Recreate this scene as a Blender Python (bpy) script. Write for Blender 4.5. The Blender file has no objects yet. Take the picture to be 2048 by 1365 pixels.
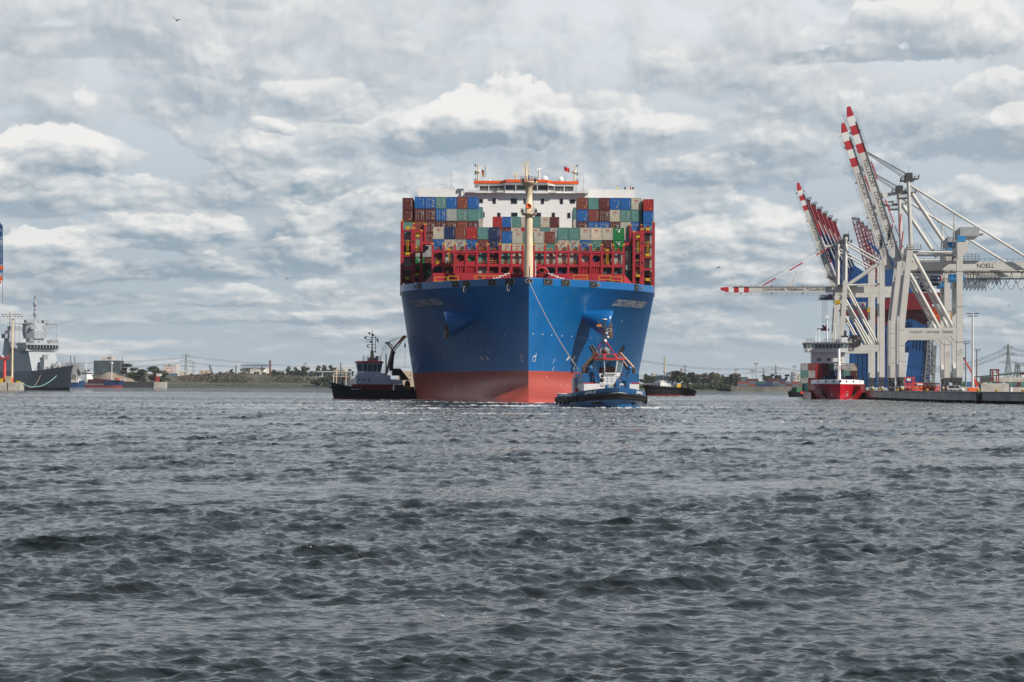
import bpy, bmesh, math, random
import numpy as np
from mathutils import Vector, Matrix
from mathutils.bvhtree import BVHTree
rnd = random.Random(7)
PI = math.pi
scene = bpy.context.scene
COL = scene.collection

# ------------------------------------------------------------------ camera
F = 4000.0            # focal length in pixels of the 2048 px wide photograph
CAM = Vector((0.0, 0.0, 3.37))
PITCH = math.atan(92.0 / F)
ROLL = 0.0055
cam_d = bpy.data.cameras.new('camera')
cam_o = bpy.data.objects.new('camera', cam_d)
COL.objects.link(cam_o)
cam_d.sensor_width = 36.0
cam_d.lens = F / 2048.0 * 36.0
cam_d.clip_start = 0.5
cam_d.clip_end = 30000.0
CROT = Matrix.Rotation(PI / 2 + PITCH, 3, 'X') @ Matrix.Rotation(ROLL, 3, 'Z')
cam_o.matrix_world = Matrix.Translation(CAM) @ CROT.to_4x4()
scene.camera = cam_o

def ray(px, py):
    return CROT @ Vector(((px - 1024.0) / F, (682.5 - py) / F, -1.0))
def P(px, py, d):
    """world point seen at photo pixel (px, py) at depth Y = d"""
    r = ray(px, py)
    return CAM + r * (d / r.y)
def X(px, d, py=760):
    return P(px, py, d).x
def Z(py, d, px=1024):
    return P(px, py, d).z
def on_plane(px, py, p0, n):
    r = ray(px, py); n = Vector(n)
    return CAM + r * ((Vector(p0) - CAM).dot(n) / r.dot(n))

# ------------------------------------------------------------------ light
scene.cycles.sample_clamp_direct = 6.0
scene.cycles.sample_clamp_indirect = 4.0
scene.view_settings.view_transform = 'Standard'
scene.view_settings.look = 'None'
scene.view_settings.gamma = 1.0
scene.view_settings.exposure = 0.0
scene.view_settings.use_curve_mapping = False
TO_SUN = Vector((0.635, -0.505, 0.585)).normalized()
SUN_EL = math.asin(TO_SUN.z)
SUN_AZ = math.atan2(TO_SUN.x, TO_SUN.y)
sun_d = bpy.data.lights.new('sun', 'SUN')
sun_d.energy = 5.0
sun_d.angle = math.radians(0.5)
sun_d.color = (1.0, 0.93, 0.83)
sun_o = bpy.data.objects.new('sun', sun_d)
COL.objects.link(sun_o)
sun_o.rotation_euler = (-TO_SUN).to_track_quat('-Z', 'Y').to_euler()

class NT:
    """short helpers to write node trees"""
    def __init__(s, tree):
        s.t = tree; s.t.nodes.clear()
    def n(s, kind, **kw):
        nd = s.t.nodes.new(kind)
        for k, v in kw.items():
            if k.startswith('i_'):
                key = k[2:].replace('_', ' ')
                s.put(nd.inputs[int(key) if key.isdigit() else key], v)
            else:
                setattr(nd, k, v)
        return nd
    def put(s, sock, v):
        if isinstance(v, bpy.types.NodeSocket): s.t.links.new(v, sock)
        elif v is not None:
            if hasattr(sock.default_value, '__len__') and not hasattr(v, '__len__'): v = (v,) * len(sock.default_value)
            if hasattr(v, '__len__') and len(v) == 3 and len(sock.default_value) == 4: v = (*v, 1.0)
            sock.default_value = v
    def m(s, op, a, b=None, c=None, clamp=False):
        nd = s.t.nodes.new('ShaderNodeMath'); nd.operation = op; nd.use_clamp = clamp
        for i, v in enumerate((a, b, c)):
            if v is not None: s.put(nd.inputs[i], v)
        return nd.outputs[0]
    def v(s, op, a, b=None):
        nd = s.t.nodes.new('ShaderNodeVectorMath'); nd.operation = op
        s.put(nd.inputs[0], a)
        if op == 'SCALE': s.put(nd.inputs['Scale'], b)
        elif b is not None: s.put(nd.inputs[1], b)
        return nd.outputs['Value'] if op in ('DOT_PRODUCT', 'LENGTH') else nd.outputs[0]
    def xyz(s, x=0.0, y=0.0, z=0.0):
        nd = s.t.nodes.new('ShaderNodeCombineXYZ')
        for i, k in enumerate((x, y, z)): s.put(nd.inputs[i], k)
        return nd.outputs[0]
    def sep(s, v):
        nd = s.t.nodes.new('ShaderNodeSeparateXYZ'); s.put(nd.inputs[0], v); return nd.outputs
    def noise(s, vec, scale, detail=4.0, rough=0.5, dist=0.0, lac=2.0, typ='FBM', col=False):
        nd = s.t.nodes.new('ShaderNodeTexNoise'); nd.noise_type = typ
        s.put(nd.inputs['Vector'], vec); s.put(nd.inputs['Scale'], scale); s.put(nd.inputs['Detail'], detail)
        s.put(nd.inputs['Roughness'], rough); s.put(nd.inputs['Distortion'], dist); s.put(nd.inputs['Lacunarity'], lac)
        return nd.outputs['Color'] if col else nd.outputs[0]
    def smooth(s, v, a, b, lo=0.0, hi=1.0):
        nd = s.t.nodes.new('ShaderNodeMapRange'); nd.interpolation_type = 'SMOOTHSTEP'
        for k, q in zip(('Value', 'From Min', 'From Max', 'To Min', 'To Max'), (v, a, b, lo, hi)): s.put(nd.inputs[k], q)
        return nd.outputs[0]
    def lin(s, v, a, b, lo=0.0, hi=1.0):
        nd = s.t.nodes.new('ShaderNodeMapRange')
        for k, q in zip(('Value', 'From Min', 'From Max', 'To Min', 'To Max'), (v, a, b, lo, hi)): s.put(nd.inputs[k], q)
        return nd.outputs[0]
    def mix(s, f, a, b, blend='MIX'):
        nd = s.t.nodes.new('ShaderNodeMix'); nd.data_type = 'RGBA'; nd.blend_type = blend
        s.put(nd.inputs[0], f); s.put(nd.inputs[6], a); s.put(nd.inputs[7], b)
        return nd.outputs[2]
    def ramp(s, f, stops, interp='LINEAR'):
        nd = s.t.nodes.new('ShaderNodeValToRGB'); r = nd.color_ramp; r.interpolation = interp
        while len(r.elements) < len(stops): r.elements.new(0.5)
        for e, (p, c) in zip(r.elements, stops):
            e.position = p; e.color = (*c, 1.0) if len(c) == 3 else c
        s.put(nd.inputs[0], f); return nd.outputs[0]

def srgb(r, g, b):
    f = lambda c: c / 12.92 if c <= 0.04045 else ((c + 0.055) / 1.055) ** 2.4
    return tuple(f(q / 255.0) for q in (r, g, b))

world = bpy.data.worlds.new('World'); scene.world = world; world.use_nodes = True
def build_sky():
    world.cycles.sampling_method = 'MANUAL'; world.cycles.sample_map_resolution = 256
    t = NT(world.node_tree)
    out = t.n('ShaderNodeOutputWorld'); bg = t.n('ShaderNodeBackground')
    t.put(bg.inputs['Strength'], 0.1)
    nis = t.n('ShaderNodeTexSky', sky_type='NISHITA', sun_disc=False, sun_elevation=SUN_EL, sun_rotation=SUN_AZ,
              altitude=0.0, air_density=1.0, dust_density=2.0, ozone_density=1.5)
    dx, dy, dz = t.sep(t.n('ShaderNodeTexCoord').outputs['Generated'])
    u = t.m('MULTIPLY', t.m('ARCTAN2', dx, dy), 4.0)   # 1 unit = a quarter radian
    v = t.m('MAXIMUM', t.m('MULTIPLY', t.m('ARCSINE', dz), 4.0), 0.0)
    # a cloud layer seen from below: rows get thinner towards the horizon
    vp = t.m('MULTIPLY', t.m('LOGARITHM', t.m('ADD', v, 0.22), math.e), 0.78)
    p = t.xyz(u, vp, 0.0)
    def n2(vec, scale, detail, rough, off=0.0, col=False):
        nd = t.n('ShaderNodeTexNoise', noise_dimensions='2D')
        t.put(nd.inputs['Vector'], t.v('ADD', vec, (off, off * 1.7, 0.0))); t.put(nd.inputs['Scale'], scale)
        t.put(nd.inputs['Detail'], detail); t.put(nd.inputs['Roughness'], rough)
        return nd.outputs['Color'] if col else nd.outputs[0]
    wa = t.v('SUBTRACT', n2(p, 2.6, 4, 0.5, 3.1, True), (0.5, 0.5, 0.5))
    pw = t.v('ADD', p, t.v('MULTIPLY', wa, (0.16, 0.12, 0.0)))
    def density(q):
        a = n2(t.v('MULTIPLY', q, (1.0, 1.8, 1.0)), 2.1, 10, 0.55)
        vo = t.n('ShaderNodeTexVoronoi', feature='F1', distance='EUCLIDEAN', voronoi_dimensions='2D')
        vo.normalize = True
        t.put(vo.inputs['Vector'], t.v('MULTIPLY', q, (1.0, 1.6, 1.0))); t.put(vo.inputs['Scale'], 6.5)
        t.put(vo.inputs['Detail'], 3.0); t.put(vo.inputs['Roughness'], 0.6)
        return t.m('ADD', t.m('MULTIPLY', a, 0.76), t.m('MULTIPLY', t.m('SUBTRACT', 0.6, vo.outputs['Distance']), 0.34))
    d0 = density(pw)
    d1 = density(t.v('ADD', pw, (0.022, 0.034, 0.0)))
    rel = t.m('SUBTRACT', d0, d1)                      # > 0 on sides turned to the sun
    pf = t.v('ADD', p, t.v('MULTIPLY', wa, (0.05, 0.05, 0.0)))
    def billow(q):
        vo = t.n('ShaderNodeTexVoronoi', feature='F1', voronoi_dimensions='2D'); vo.normalize = True
        t.put(vo.inputs['Vector'], t.v('MULTIPLY', q, (1.0, 1.35, 1.0))); t.put(vo.inputs['Scale'], 7.0)
        t.put(vo.inputs['Detail'], 3.5); t.put(vo.inputs['Roughness'], 0.62)
        return t.m('SUBTRACT', 0.42, vo.outputs['Distance'])
    bl = billow(pf); bl1 = billow(t.v('ADD', pf, (0.010, 0.014, 0.0)))
    relb = t.m('SUBTRACT', bl, bl1)
    fine = t.m('SUBTRACT', n2(pf, 11.0, 8, 0.62, 7.7), 0.5)
    dn = t.m('SUBTRACT', d0, 0.45)
    edge = t.m('MULTIPLY_ADD', dn, 3.4, t.m('MULTIPLY_ADD', bl, 1.7, t.m('MULTIPLY', fine, 1.1)))
    rel = t.m('MULTIPLY_ADD', relb, 0.42, rel)
    top = t.ramp(t.m('DIVIDE', v, 1.2), SKY_BASE)
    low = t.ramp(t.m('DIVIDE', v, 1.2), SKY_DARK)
    white = srgb(246, 244, 241)
    # thin background layer of cloud
    body = t.smooth(t.m('MULTIPLY_ADD', edge, 0.06, d0), 0.40, 0.58)
    lit = t.m('ADD', t.m('MULTIPLY', rel, 2.6), 0.36, clamp=True)
    c = t.mix(t.m('MULTIPLY', body, t.smooth(v, 0.0, 0.3, 0.55, 0.85)), top, t.mix(lit, low, white))
    wx = t.sep(wa)
    uu = t.m('ADD', u, t.m('MULTIPLY', wx[0], 0.15)); vv = t.m('ADD', v, t.m('MULTIPLY', wx[1], 0.05))
    # single clouds, far to near: azimuth, elevation, half width, half height, cover, tone (0 grey .. 1 white), crispness
    for (a, b, w, h, k, tone, cr) in CLOUDS:
        x = t.m('MULTIPLY', t.m('SUBTRACT', uu, a), 1.0 / w); y = t.m('MULTIPLY', t.m('SUBTRACT', vv, b), 1.0 / h)
        r = t.m('SUBTRACT', 1.0, t.m('ADD', t.m('MULTIPLY', x, x), t.m('MULTIPLY', y, y)))
        e = t.smooth(t.m('ADD', edge, r), 0.2, 1.25 - cr)
        sh = t.m('MULTIPLY_ADD', rel, 3.3, t.m('MULTIPLY_ADD', y, 0.62 * min(tone + .15, 1), tone * 0.72), clamp=True)
        sh = t.m('MULTIPLY_ADD', edge, 0.16, sh, clamp=True)
        c = t.mix(t.m('MULTIPLY', e, k), c, t.mix(sh, low, white))
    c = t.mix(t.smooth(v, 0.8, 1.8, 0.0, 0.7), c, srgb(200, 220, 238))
    # unseen sky behind and beside the camera, darkened to cut fill light
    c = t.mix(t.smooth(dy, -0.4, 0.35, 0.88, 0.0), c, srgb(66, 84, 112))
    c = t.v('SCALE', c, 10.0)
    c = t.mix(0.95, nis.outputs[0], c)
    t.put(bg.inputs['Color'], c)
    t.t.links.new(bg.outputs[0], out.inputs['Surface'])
def cloud(px, py, w, h, k, tone, cr=0.5): return ((px - 1024) / 1000.0, (774.5 - py) / 1000.0, w / 1000.0, h / 1000.0, k, tone, cr)
CLOUDS = [
    cloud(240, 690, 260, 16, .45, .6, .4), cloud(560, 672, 190, 18, .45, .62, .5), cloud(1480, 680, 260, 18, .45, .6, .4), cloud(1850, 672, 240, 22, .45, .6, .5), cloud(1390, 640, 90, 20, .5, .7, .6), cloud(100, 652, 140, 20, .5, .65, .5),
    cloud(1650, 570, 220, 40, .5, .35), cloud(1850, 605, 170, 26, .5, .5, .6), cloud(450, 600, 170, 24, .6, .65, .6), cloud(700, 640, 170, 20, .5, .6, .5), cloud(1420, 612, 160, 24, .55, .6, .5), cloud(1760, 250, 150, 60, .6, .5, .6), cloud(480, 300, 150, 42, .6, .55, .6),
    cloud(300, 640, 420, 22, .55, .55), cloud(1350, 650, 200, 22, .4, .6), cloud(1900, 640, 240, 40, .5, .1), cloud(640, 575, 60, 26, .7, .7), cloud(150, 600, 260, 16, .6, .15),
    cloud(1500, 350, 330, 60, .5, .3), cloud(1750, 420, 300, 70, .45, .35), cloud(1300, 420, 240, 60, .5, .45), cloud(1850, 520, 260, 50, .5, .4), cloud(1420, 560, 240, 70, .5, .15), cloud(850, 560, 240, 60, .45, .4), cloud(300, 552, 340, 26, .8, .1), cloud(680, 480, 230, 60, .75, .1), cloud(1950, 480, 120, 50, .4, .5),
    cloud(1150, 300, 420, 130, .5, .55), cloud(700, 330, 320, 110, .6, .6), cloud(1540, 430, 130, 60, .8, .85), cloud(1350, 480, 110, 40, .5, .6), cloud(1330, 540, 160, 36, .5, .3),
    cloud(90, 505, 90, 40, .8, .9, .8), cloud(330, 470, 190, 52, .8, .75, .7), cloud(90, 430, 160, 26, .6, .25), cloud(680, 420, 150, 50, .75, .8),
    cloud(200, 400, 230, 44, .8, .7, .7), cloud(110, 340, 170, 64, .95, .9, .8), cloud(230, 330, 90, 40, .7, .9, .8), cloud(620, 370, 90, 36, .75, .2, .6), cloud(430, 380, 90, 50, .6, .3),
    cloud(1000, 235, 150, 80, .95, .9, .8), cloud(900, 250, 90, 55, .7, .85, .7), cloud(860, 290, 150, 34, .8, .1), cloud(650, 200, 110, 44, .7, .75, .6), cloud(330, 215, 170, 40, .5, .6), cloud(555, 250, 34, 16, .85, .95, .6), cloud(585, 256, 24, 12, .7, .9, .6),
    cloud(1230, 250, 140, 70, .6, .8), cloud(1500, 300, 150, 60, .4, .6), cloud(1900, 290, 170, 60, .7, .2), cloud(1990, 190, 120, 46, .7, .8, .7), cloud(2010, 240, 40, 34, .7, 1., .8), cloud(2020, 400, 70, 46, .6, .7),
    cloud(200, 115, 210, 34, .5, .2, .6), cloud(420, 145, 110, 40, .4, .3, .5), cloud(20, 110, 80, 30, .4, .2), cloud(1160, 200, 110, 22, .4, .3), cloud(1110, 52, 60, 22, .3, .2, .4), cloud(1370, 103, 62, 16, .6, .15, .7), cloud(470, 15, 80, 18, .45, .2, .7),
    cloud(1450, 470, 150, 42, .7, .68, .65), cloud(1190, 480, 150, 46, .65, .6, .6), cloud(560, 520, 170, 40, .7, .42, .65), cloud(1930, 400, 120, 42, .6, .6, .6), cloud(1690, 350, 150, 50, .6, .55, .6), cloud(1380, 350, 150, 46, .55, .6, .6),
    cloud(1860, 70, 200, 66, .85, .75, .7), cloud(1640, 75, 60, 28, .6, .75, .7), cloud(1700, 118, 180, 22, .8, .1, .7), cloud(1560, 118, 46, 16, .6, .05, .7)]
SKY_BASE = [(0.0, srgb(178, 192, 203)), (0.12, srgb(176, 191, 202)), (0.3, srgb(186, 198, 208)), (0.45, srgb(206, 214, 221)), (0.60, srgb(226, 231, 235)), (1.0, srgb(222, 227, 233))]
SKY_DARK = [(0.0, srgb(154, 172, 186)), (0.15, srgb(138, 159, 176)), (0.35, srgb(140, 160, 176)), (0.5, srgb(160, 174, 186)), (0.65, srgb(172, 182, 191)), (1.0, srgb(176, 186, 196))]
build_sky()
# ------------------------------------------------------------------ helpers
class MB:
    """collects shapes, builds ONE mesh object"""
    def __init__(s, mat=None):
        s.v = []; s.f = []; s.mi = []; s.mats = []; s.smooth = []; s.cur = 0; s.sm = False
        if mat is not None: s.use(mat)
    def use(s, mat):
        if mat not in s.mats: s.mats.append(mat)
        s.cur = s.mats.index(mat); return s
    def add(s, vs, fs):
        o = len(s.v); s.v.extend([tuple(q) for q in vs])
        for f in fs:
            s.f.append(tuple(i + o for i in f)); s.mi.append(s.cur); s.smooth.append(s.sm)
    def quad(s, a, b, c, d): s.add([a, b, c, d], [(0, 1, 2, 3)])
    def poly(s, pts): s.add(pts, [tuple(range(len(pts)))])
    def box(s, x0, x1, y0, y1, z0, z1):
        s.add([(x, y, z) for z in (z0, z1) for y in (y0, y1) for x in (x0, x1)],
              [(0, 2, 3, 1), (4, 5, 7, 6), (0, 1, 5, 4), (2, 6, 7, 3), (0, 4, 6, 2), (1, 3, 7, 5)])
    def cbox(s, c, sx, sy, sz): s.box(c[0] - sx / 2, c[0] + sx / 2, c[1] - sy / 2, c[1] + sy / 2, c[2] - sz / 2, c[2] + sz / 2)
    def frame(s, p0, p1, up=(0, 0, 1)):
        d = (Vector(p1) - Vector(p0)).normalized(); up = Vector(up)
        if abs(d.dot(up)) > 0.98: up = Vector((0, 1, 0))
        a = d.cross(up).normalized(); b = a.cross(d).normalized()
        return d, a, b
    def beam(s, p0, p1, w, h=None, up=(0, 0, 1), w1=None, h1=None):
        """rectangular bar: w sideways, h along 'up'"""
        h = w if h is None else h; w1 = w if w1 is None else w1; h1 = h if h1 is None else h1
        p0 = Vector(p0); p1 = Vector(p1); d, a, b = s.frame(p0, p1, up)
        vs = []
        for p, ww, hh in ((p0, w, h), (p1, w1, h1)):
            vs += [p - a * ww / 2 - b * hh / 2, p + a * ww / 2 - b * hh / 2, p + a * ww / 2 + b * hh / 2, p - a * ww / 2 + b * hh / 2]
        s.add(vs, [(3, 2, 1, 0), (4, 5, 6, 7), (0, 1, 5, 4), (1, 2, 6, 5), (2, 3, 7, 6), (3, 0, 4, 7)])
    def tube(s, p0, p1, r0, r1=None, n=8, caps=True):
        r1 = r0 if r1 is None else r1
        p0 = Vector(p0); p1 = Vector(p1); d, a, b = s.frame(p0, p1)
        vs = []
        for p, r in ((p0, r0), (p1, r1)):
            vs += [p + (a * math.cos(2 * PI * i / n) + b * math.sin(2 * PI * i / n)) * r for i in range(n)]
        fs = [(i, (i + 1) % n, n + (i + 1) % n, n + i) for i in range(n)]
        sm = s.sm; s.sm = n > 5; s.add(vs, fs); s.sm = sm
        if caps: s.add(vs, [tuple(range(n - 1, -1, -1)), tuple(range(n, 2 * n))])
    def path(s, pts, r, n=6):
        for a, b in zip(pts, pts[1:]): s.tube(a, b, r, r, n)
    def lathe(s, prof, c=(0, 0, 0), n=12, axis=(0, 0, 1)):
        """prof: list of (radius, height along axis)"""
        ax = Vector(axis).normalized(); t = Vector((1, 0, 0)) if abs(ax.x) < 0.9 else Vector((0, 1, 0))
        a = ax.cross(t).normalized(); b = ax.cross(a); c = Vector(c)
        vs = []
        for r, h in prof: vs += [c + ax * h + (a * math.cos(2 * PI * i / n) + b * math.sin(2 * PI * i / n)) * max(r, 1e-4) for i in range(n)]
        fs = []
        for k in range(len(prof) - 1):
            fs += [(k * n + i, k * n + (i + 1) % n, (k + 1) * n + (i + 1) % n, (k + 1) * n + i) for i in range(n)]
        sm = s.sm; s.sm = True; s.add(vs, fs); s.sm = sm
    def ball(s, c, r, n=10, k=6, sz=1.0):
        s.lathe([(r * math.sin(PI * i / k), -r * sz * math.cos(PI * i / k)) for i in range(k + 1)], c, n)
    def loft(s, rows, matf=None, close=False, smooth=True):
        """rows of equally many points; matf(point) -> material"""
        n = len(rows[0]); base = len(s.v)
        for r in rows: s.v.extend([tuple(q) for q in r])
        for i in range(len(rows) - 1):
            for j in range(n if close else n - 1):
                j2 = (j + 1) % n
                ids = (base + i * n + j, base + i * n + j2, base + (i + 1) * n + j2, base + (i + 1) * n + j)
                if matf is not None:
                    c = [sum(s.v[q][k] for q in ids) / 4 for k in range(3)]
                    s.use(matf(c))
                s.f.append(ids); s.mi.append(s.cur); s.smooth.append(smooth)
    def prism(s, pts, off):
        """extrude a polygon (3-D points) by the vector off"""
        n = len(pts); off = Vector(off); a = [Vector(q) for q in pts]
        s.add(a + [q + off for q in a], [tuple(range(n - 1, -1, -1)), tuple(range(n, 2 * n))] + [(i, (i + 1) % n, n + (i + 1) % n, n + i) for i in range(n)])
    def rail(s, pts, h=1.1, r=0.04, step=2.0, bars=2):
        """railing: posts and bars along a polyline of foot points"""
        for a, b in zip(pts, pts[1:]):
            a = Vector(a); b = Vector(b); k = max(1, int((b - a).length / step))
            for i in range(k + 1):
                p = a.lerp(b, i / k); s.beam(p, p + Vector((0, 0, h)), r * 2)
            for j in range(bars):
                o = Vector((0, 0, h * (j + 1) / bars)); s.beam(a + o, b + o, r * 1.7)
    def lattice(s, p0, p1, w0, w1, r, n, up=(0, 0, 1), tri=False):
        """lattice girder with four (or three) chords and zigzag braces"""
        p0 = Vector(p0); p1 = Vector(p1); d, a, b = s.frame(p0, p1, up)
        cs = [(-1, -1), (1, -1), (1, 1), (-1, 1)] if not tri else [(-1, -1), (1, -1), (0, 1)]
        pt = lambda i, c: p0.lerp(p1, i / n) + (a * c[0] + b * c[1]) * ((w0 + (w1 - w0) * i / n) / 2)
        m = len(cs)
        for c in cs: s.beam(pt(0, c), pt(n, c), r * 2)
        for i in range(n):
            for k in range(m):
                c0, c1 = cs[k], cs[(k + 1) % m]
                s.beam(pt(i, c0 if i % 2 else c1), pt(i + 1, c1 if i % 2 else c0), r * 1.2)
                s.beam(pt(i, c0), pt(i, c1), r)
    def mesh(s, name):
        me = bpy.data.meshes.new(name)
        me.from_pydata(s.v, [], s.f)
        for m in s.mats: me.materials.append(m)
        me.polygons.foreach_set('material_index', s.mi)
        me.polygons.foreach_set('use_smooth', s.smooth)
        me.update(); return me

def obj(name, mb, parent=None, loc=None, label=None):
    me = mb.mesh(name) if isinstance(mb, MB) else mb
    o = bpy.data.objects.new(name, me); COL.objects.link(o)
    if parent is not None: o.parent = parent
    if loc is not None: o.location = loc
    if label: o['label'] = label
    return o
def tag(o, label, cat, group=None):
    o['label'] = label; o['category'] = cat
    if group: o['group'] = group
    return o
def thing(name, label, cat, loc=(0, 0, 0), rz=0.0, group=None):
    o = bpy.data.objects.new(name, None); COL.objects.link(o); o.empty_display_size = 0.1
    o.location = loc; o.rotation_euler = (0, 0, rz)
    return tag(o, label, cat, group)
def struct(name, mb, kind='structure', label=None):
    o = obj(name, mb); o['kind'] = kind
    if label: o['label'] = label
    return o
def dup(o, loc, rz=None, label=None, group=None):
    """a copy of a thing with copies of its parts and sub-parts (mesh data shared)"""
    def cp(a, par):
        c = a.copy(); COL.objects.link(c)
        if par is not None: c.parent = par
        for ch in kids.get(a.name, []): cp(ch, c)
        return c
    kids = {}
    for a in list(COL.objects):
        if a.parent is not None: kids.setdefault(a.parent.name, []).append(a)
    r = cp(o, None); r.location = loc
    if rz is not None: r.rotation_euler = (0, 0, rz)
    if label: r['label'] = label
    if group: r['group'] = group
    return r

MATS = {}
def mat(name, col, rough=0.5, metal=0.0, spec=0.4, var=0.10, scale=0.6, streak=0.0, bump=0.0, bscale=20.0, rust=0.0, spread=None, coat=0.0):
    """painted / plain surface with uneven wear: broad patches, fine grain, rain streaks, rust"""
    if name in MATS: return MATS[name]
    m = bpy.data.materials.new(name); m.use_nodes = True; t = NT(m.node_tree)
    out = t.n('ShaderNodeOutputMaterial'); b = t.n('ShaderNodeBsdfPrincipled')
    pos = t.n('ShaderNodeTexCoord').outputs['Object']
    n1 = t.noise(pos, scale, 5, 0.6)
    c = t.mix(t.smooth(n1, 0.3, 0.7), [q * (1 - var) for q in col], [min(1, q * (1 + var)) for q in col])
    if streak:
        sv = t.v('MULTIPLY', pos, (1.0, 1.0, 0.12))
        st = t.smooth(t.noise(sv, 1.3, 5, 0.65), 0.5, 0.8)
        c = t.mix(t.m('MULTIPLY', st, streak), c, [q * 0.55 + 0.03 for q in col])
    if rust:
        rs = t.smooth(t.noise(t.v('MULTIPLY', pos, (1.0, 1.0, 0.35)), 0.9, 7, 0.7), 0.62, 0.75)
        c = t.mix(t.m('MULTIPLY', rs, rust), c, srgb(112, 66, 40))
    if spread:   # leaf to leaf differences
        nn = t.noise(pos, spread, 3, 0.6)
        c = t.mix(nn, [q * 0.55 for q in col], [q * 1.5 for q in col])
    t.put(b.inputs['Base Color'], c)
    t.put(b.inputs['Roughness'], t.m('ADD', rough - 0.08, t.m('MULTIPLY', t.noise(pos, 2.5, 4, 0.6), 0.16), clamp=True))
    b.inputs['Metallic'].default_value = metal; b.inputs['Specular IOR Level'].default_value = spec
    if coat: b.inputs['Coat Weight'].default_value = coat; b.inputs['Coat Roughness'].default_value = 0.15
    if bump:
        bp = t.n('ShaderNodeBump'); bp.inputs['Strength'].default_value = bump; bp.inputs['Distance'].default_value = 0.1
        t.put(bp.inputs['Height'], t.noise(pos, bscale, 5, 0.6)); t.put(b.inputs['Normal'], bp.outputs[0])
    t.t.links.new(b.outputs[0], out.inputs[0]); MATS[name] = m
    return m
M = lambda n: MATS[n]
mat('white_paint', (.78, .78, .77), .4, streak=.12, var=.03)
mat('off_white', (.62, .62, .60), .5, streak=.2)
mat('cream_paint', (.70, .58, .40), .45, streak=.15)
mat('mast_tan', (.42, .34, .22), .5)
mat('dark_glass', (.015, .02, .025), .08, spec=.8, var=.05)
mat('green_glass', (.09, .16, .17), .06, spec=.9)
mat('black_paint', (.012, .013, .016), .45, streak=.3)
mat('rubber', (.012, .012, .012), .75, spec=.2)
mat('steel_grey', (.22, .23, .24), .5, streak=.2)
mat('dark_steel', (.06, .06, .065), .55)
mat('rust_steel', (.10, .055, .035), .75, var=.3)
mat('yellow_paint', (.56, .34, .02), .5)
mat('orange_paint', (.75, .11, .02), .45)
mat('signal_red', (.52, .03, .025), .45)
mat('crane_red', (.20, .018, .024), .5, streak=.2)
mat('lash_red', (.36, .022, .035), .55, streak=.15, var=.12)
mat('wire', (.10, .10, .11), .6)
mat('rope', (.42, .36, .29), .85, var=.25, scale=4)
mat('rope_green', (.20, .42, .36), .8)
mat('text_white', (.62, .62, .60), .6, var=.05)
mat('text_dark', (.03, .032, .04), .6, var=.05)
mat('sign_blue', (.012, .035, .16), .5)
mat('skin', (.45, .26, .18), .6)
mat('cloth_dark', (.03, .035, .05), .9)
mat('cloth_orange', (.7, .16, .03), .8)
mat('cloth_yellow', (.65, .6, .05), .8)

def clear_glass():
    m = bpy.data.materials.new('clear_glass'); m.use_nodes = True; t = NT(m.node_tree); out = t.n('ShaderNodeOutputMaterial')
    a = t.n('ShaderNodeBsdfTransparent'); a.inputs[0].default_value = (.62, .70, .70, 1); g = t.n('ShaderNodeBsdfGlossy'); g.inputs['Roughness'].default_value = .04
    f = t.n('ShaderNodeFresnel'); f.inputs['IOR'].default_value = 1.5; mx = t.n('ShaderNodeMixShader')
    t.put(mx.inputs[0], f.outputs[0]); t.t.links.new(a.outputs[0], mx.inputs[1]); t.t.links.new(g.outputs[0], mx.inputs[2]); t.t.links.new(mx.outputs[0], out.inputs[0]); MATS['clear_glass'] = m
clear_glass()
def text_mesh(body, size, mat_, depth=0.02, bold=0.0, width=None):
    """lettering as a flat mesh, centred on its origin, lying in the XZ plane and facing -Y"""
    cu = bpy.data.curves.new('lettering', 'FONT'); cu.body = body; cu.size = size
    cu.align_x = 'CENTER'; cu.align_y = 'CENTER'; cu.offset = bold; cu.resolution_u = 3
    tmp = bpy.data.objects.new('lettering', cu); COL.objects.link(tmp)
    dg = bpy.context.evaluated_depsgraph_get(); dg.update()
    me = bpy.data.meshes.new_from_object(tmp.evaluated_get(dg))
    bpy.data.objects.remove(tmp); bpy.data.curves.remove(cu)
    n = len(me.vertices); co = np.empty(n * 3); me.vertices.foreach_get('co', co); co = co.reshape(-1, 3)
    if width is not None and n: co[:, 0] *= width / (co[:, 0].max() - co[:, 0].min())
    co = np.stack([co[:, 0], np.full(n, -depth), co[:, 1]], 1)
    me.vertices.foreach_set('co', co.ravel()); me.materials.clear(); me.materials.append(mat_); me.update()
    return me
def map_mesh(me, fn):
    for v in me.vertices: v.co = fn(v.co)
    me.update(); return me
def text_on(body, parent, o, ux, uz, size, mat_, width=None, name='lettering', bold=0.0, off=0.02):
    """lettering on a flat face: o centre, ux reading direction, uz up (in the parent's space)"""
    me = text_mesh(body, size, mat_, 0.0, bold, width)
    o, ux, uz = Vector(o), Vector(ux).normalized(), Vector(uz).normalized(); nn = ux.cross(uz)
    map_mesh(me, lambda c: o + ux * c.x + uz * c.z + nn * off)
    return obj(name, me, parent)
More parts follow.
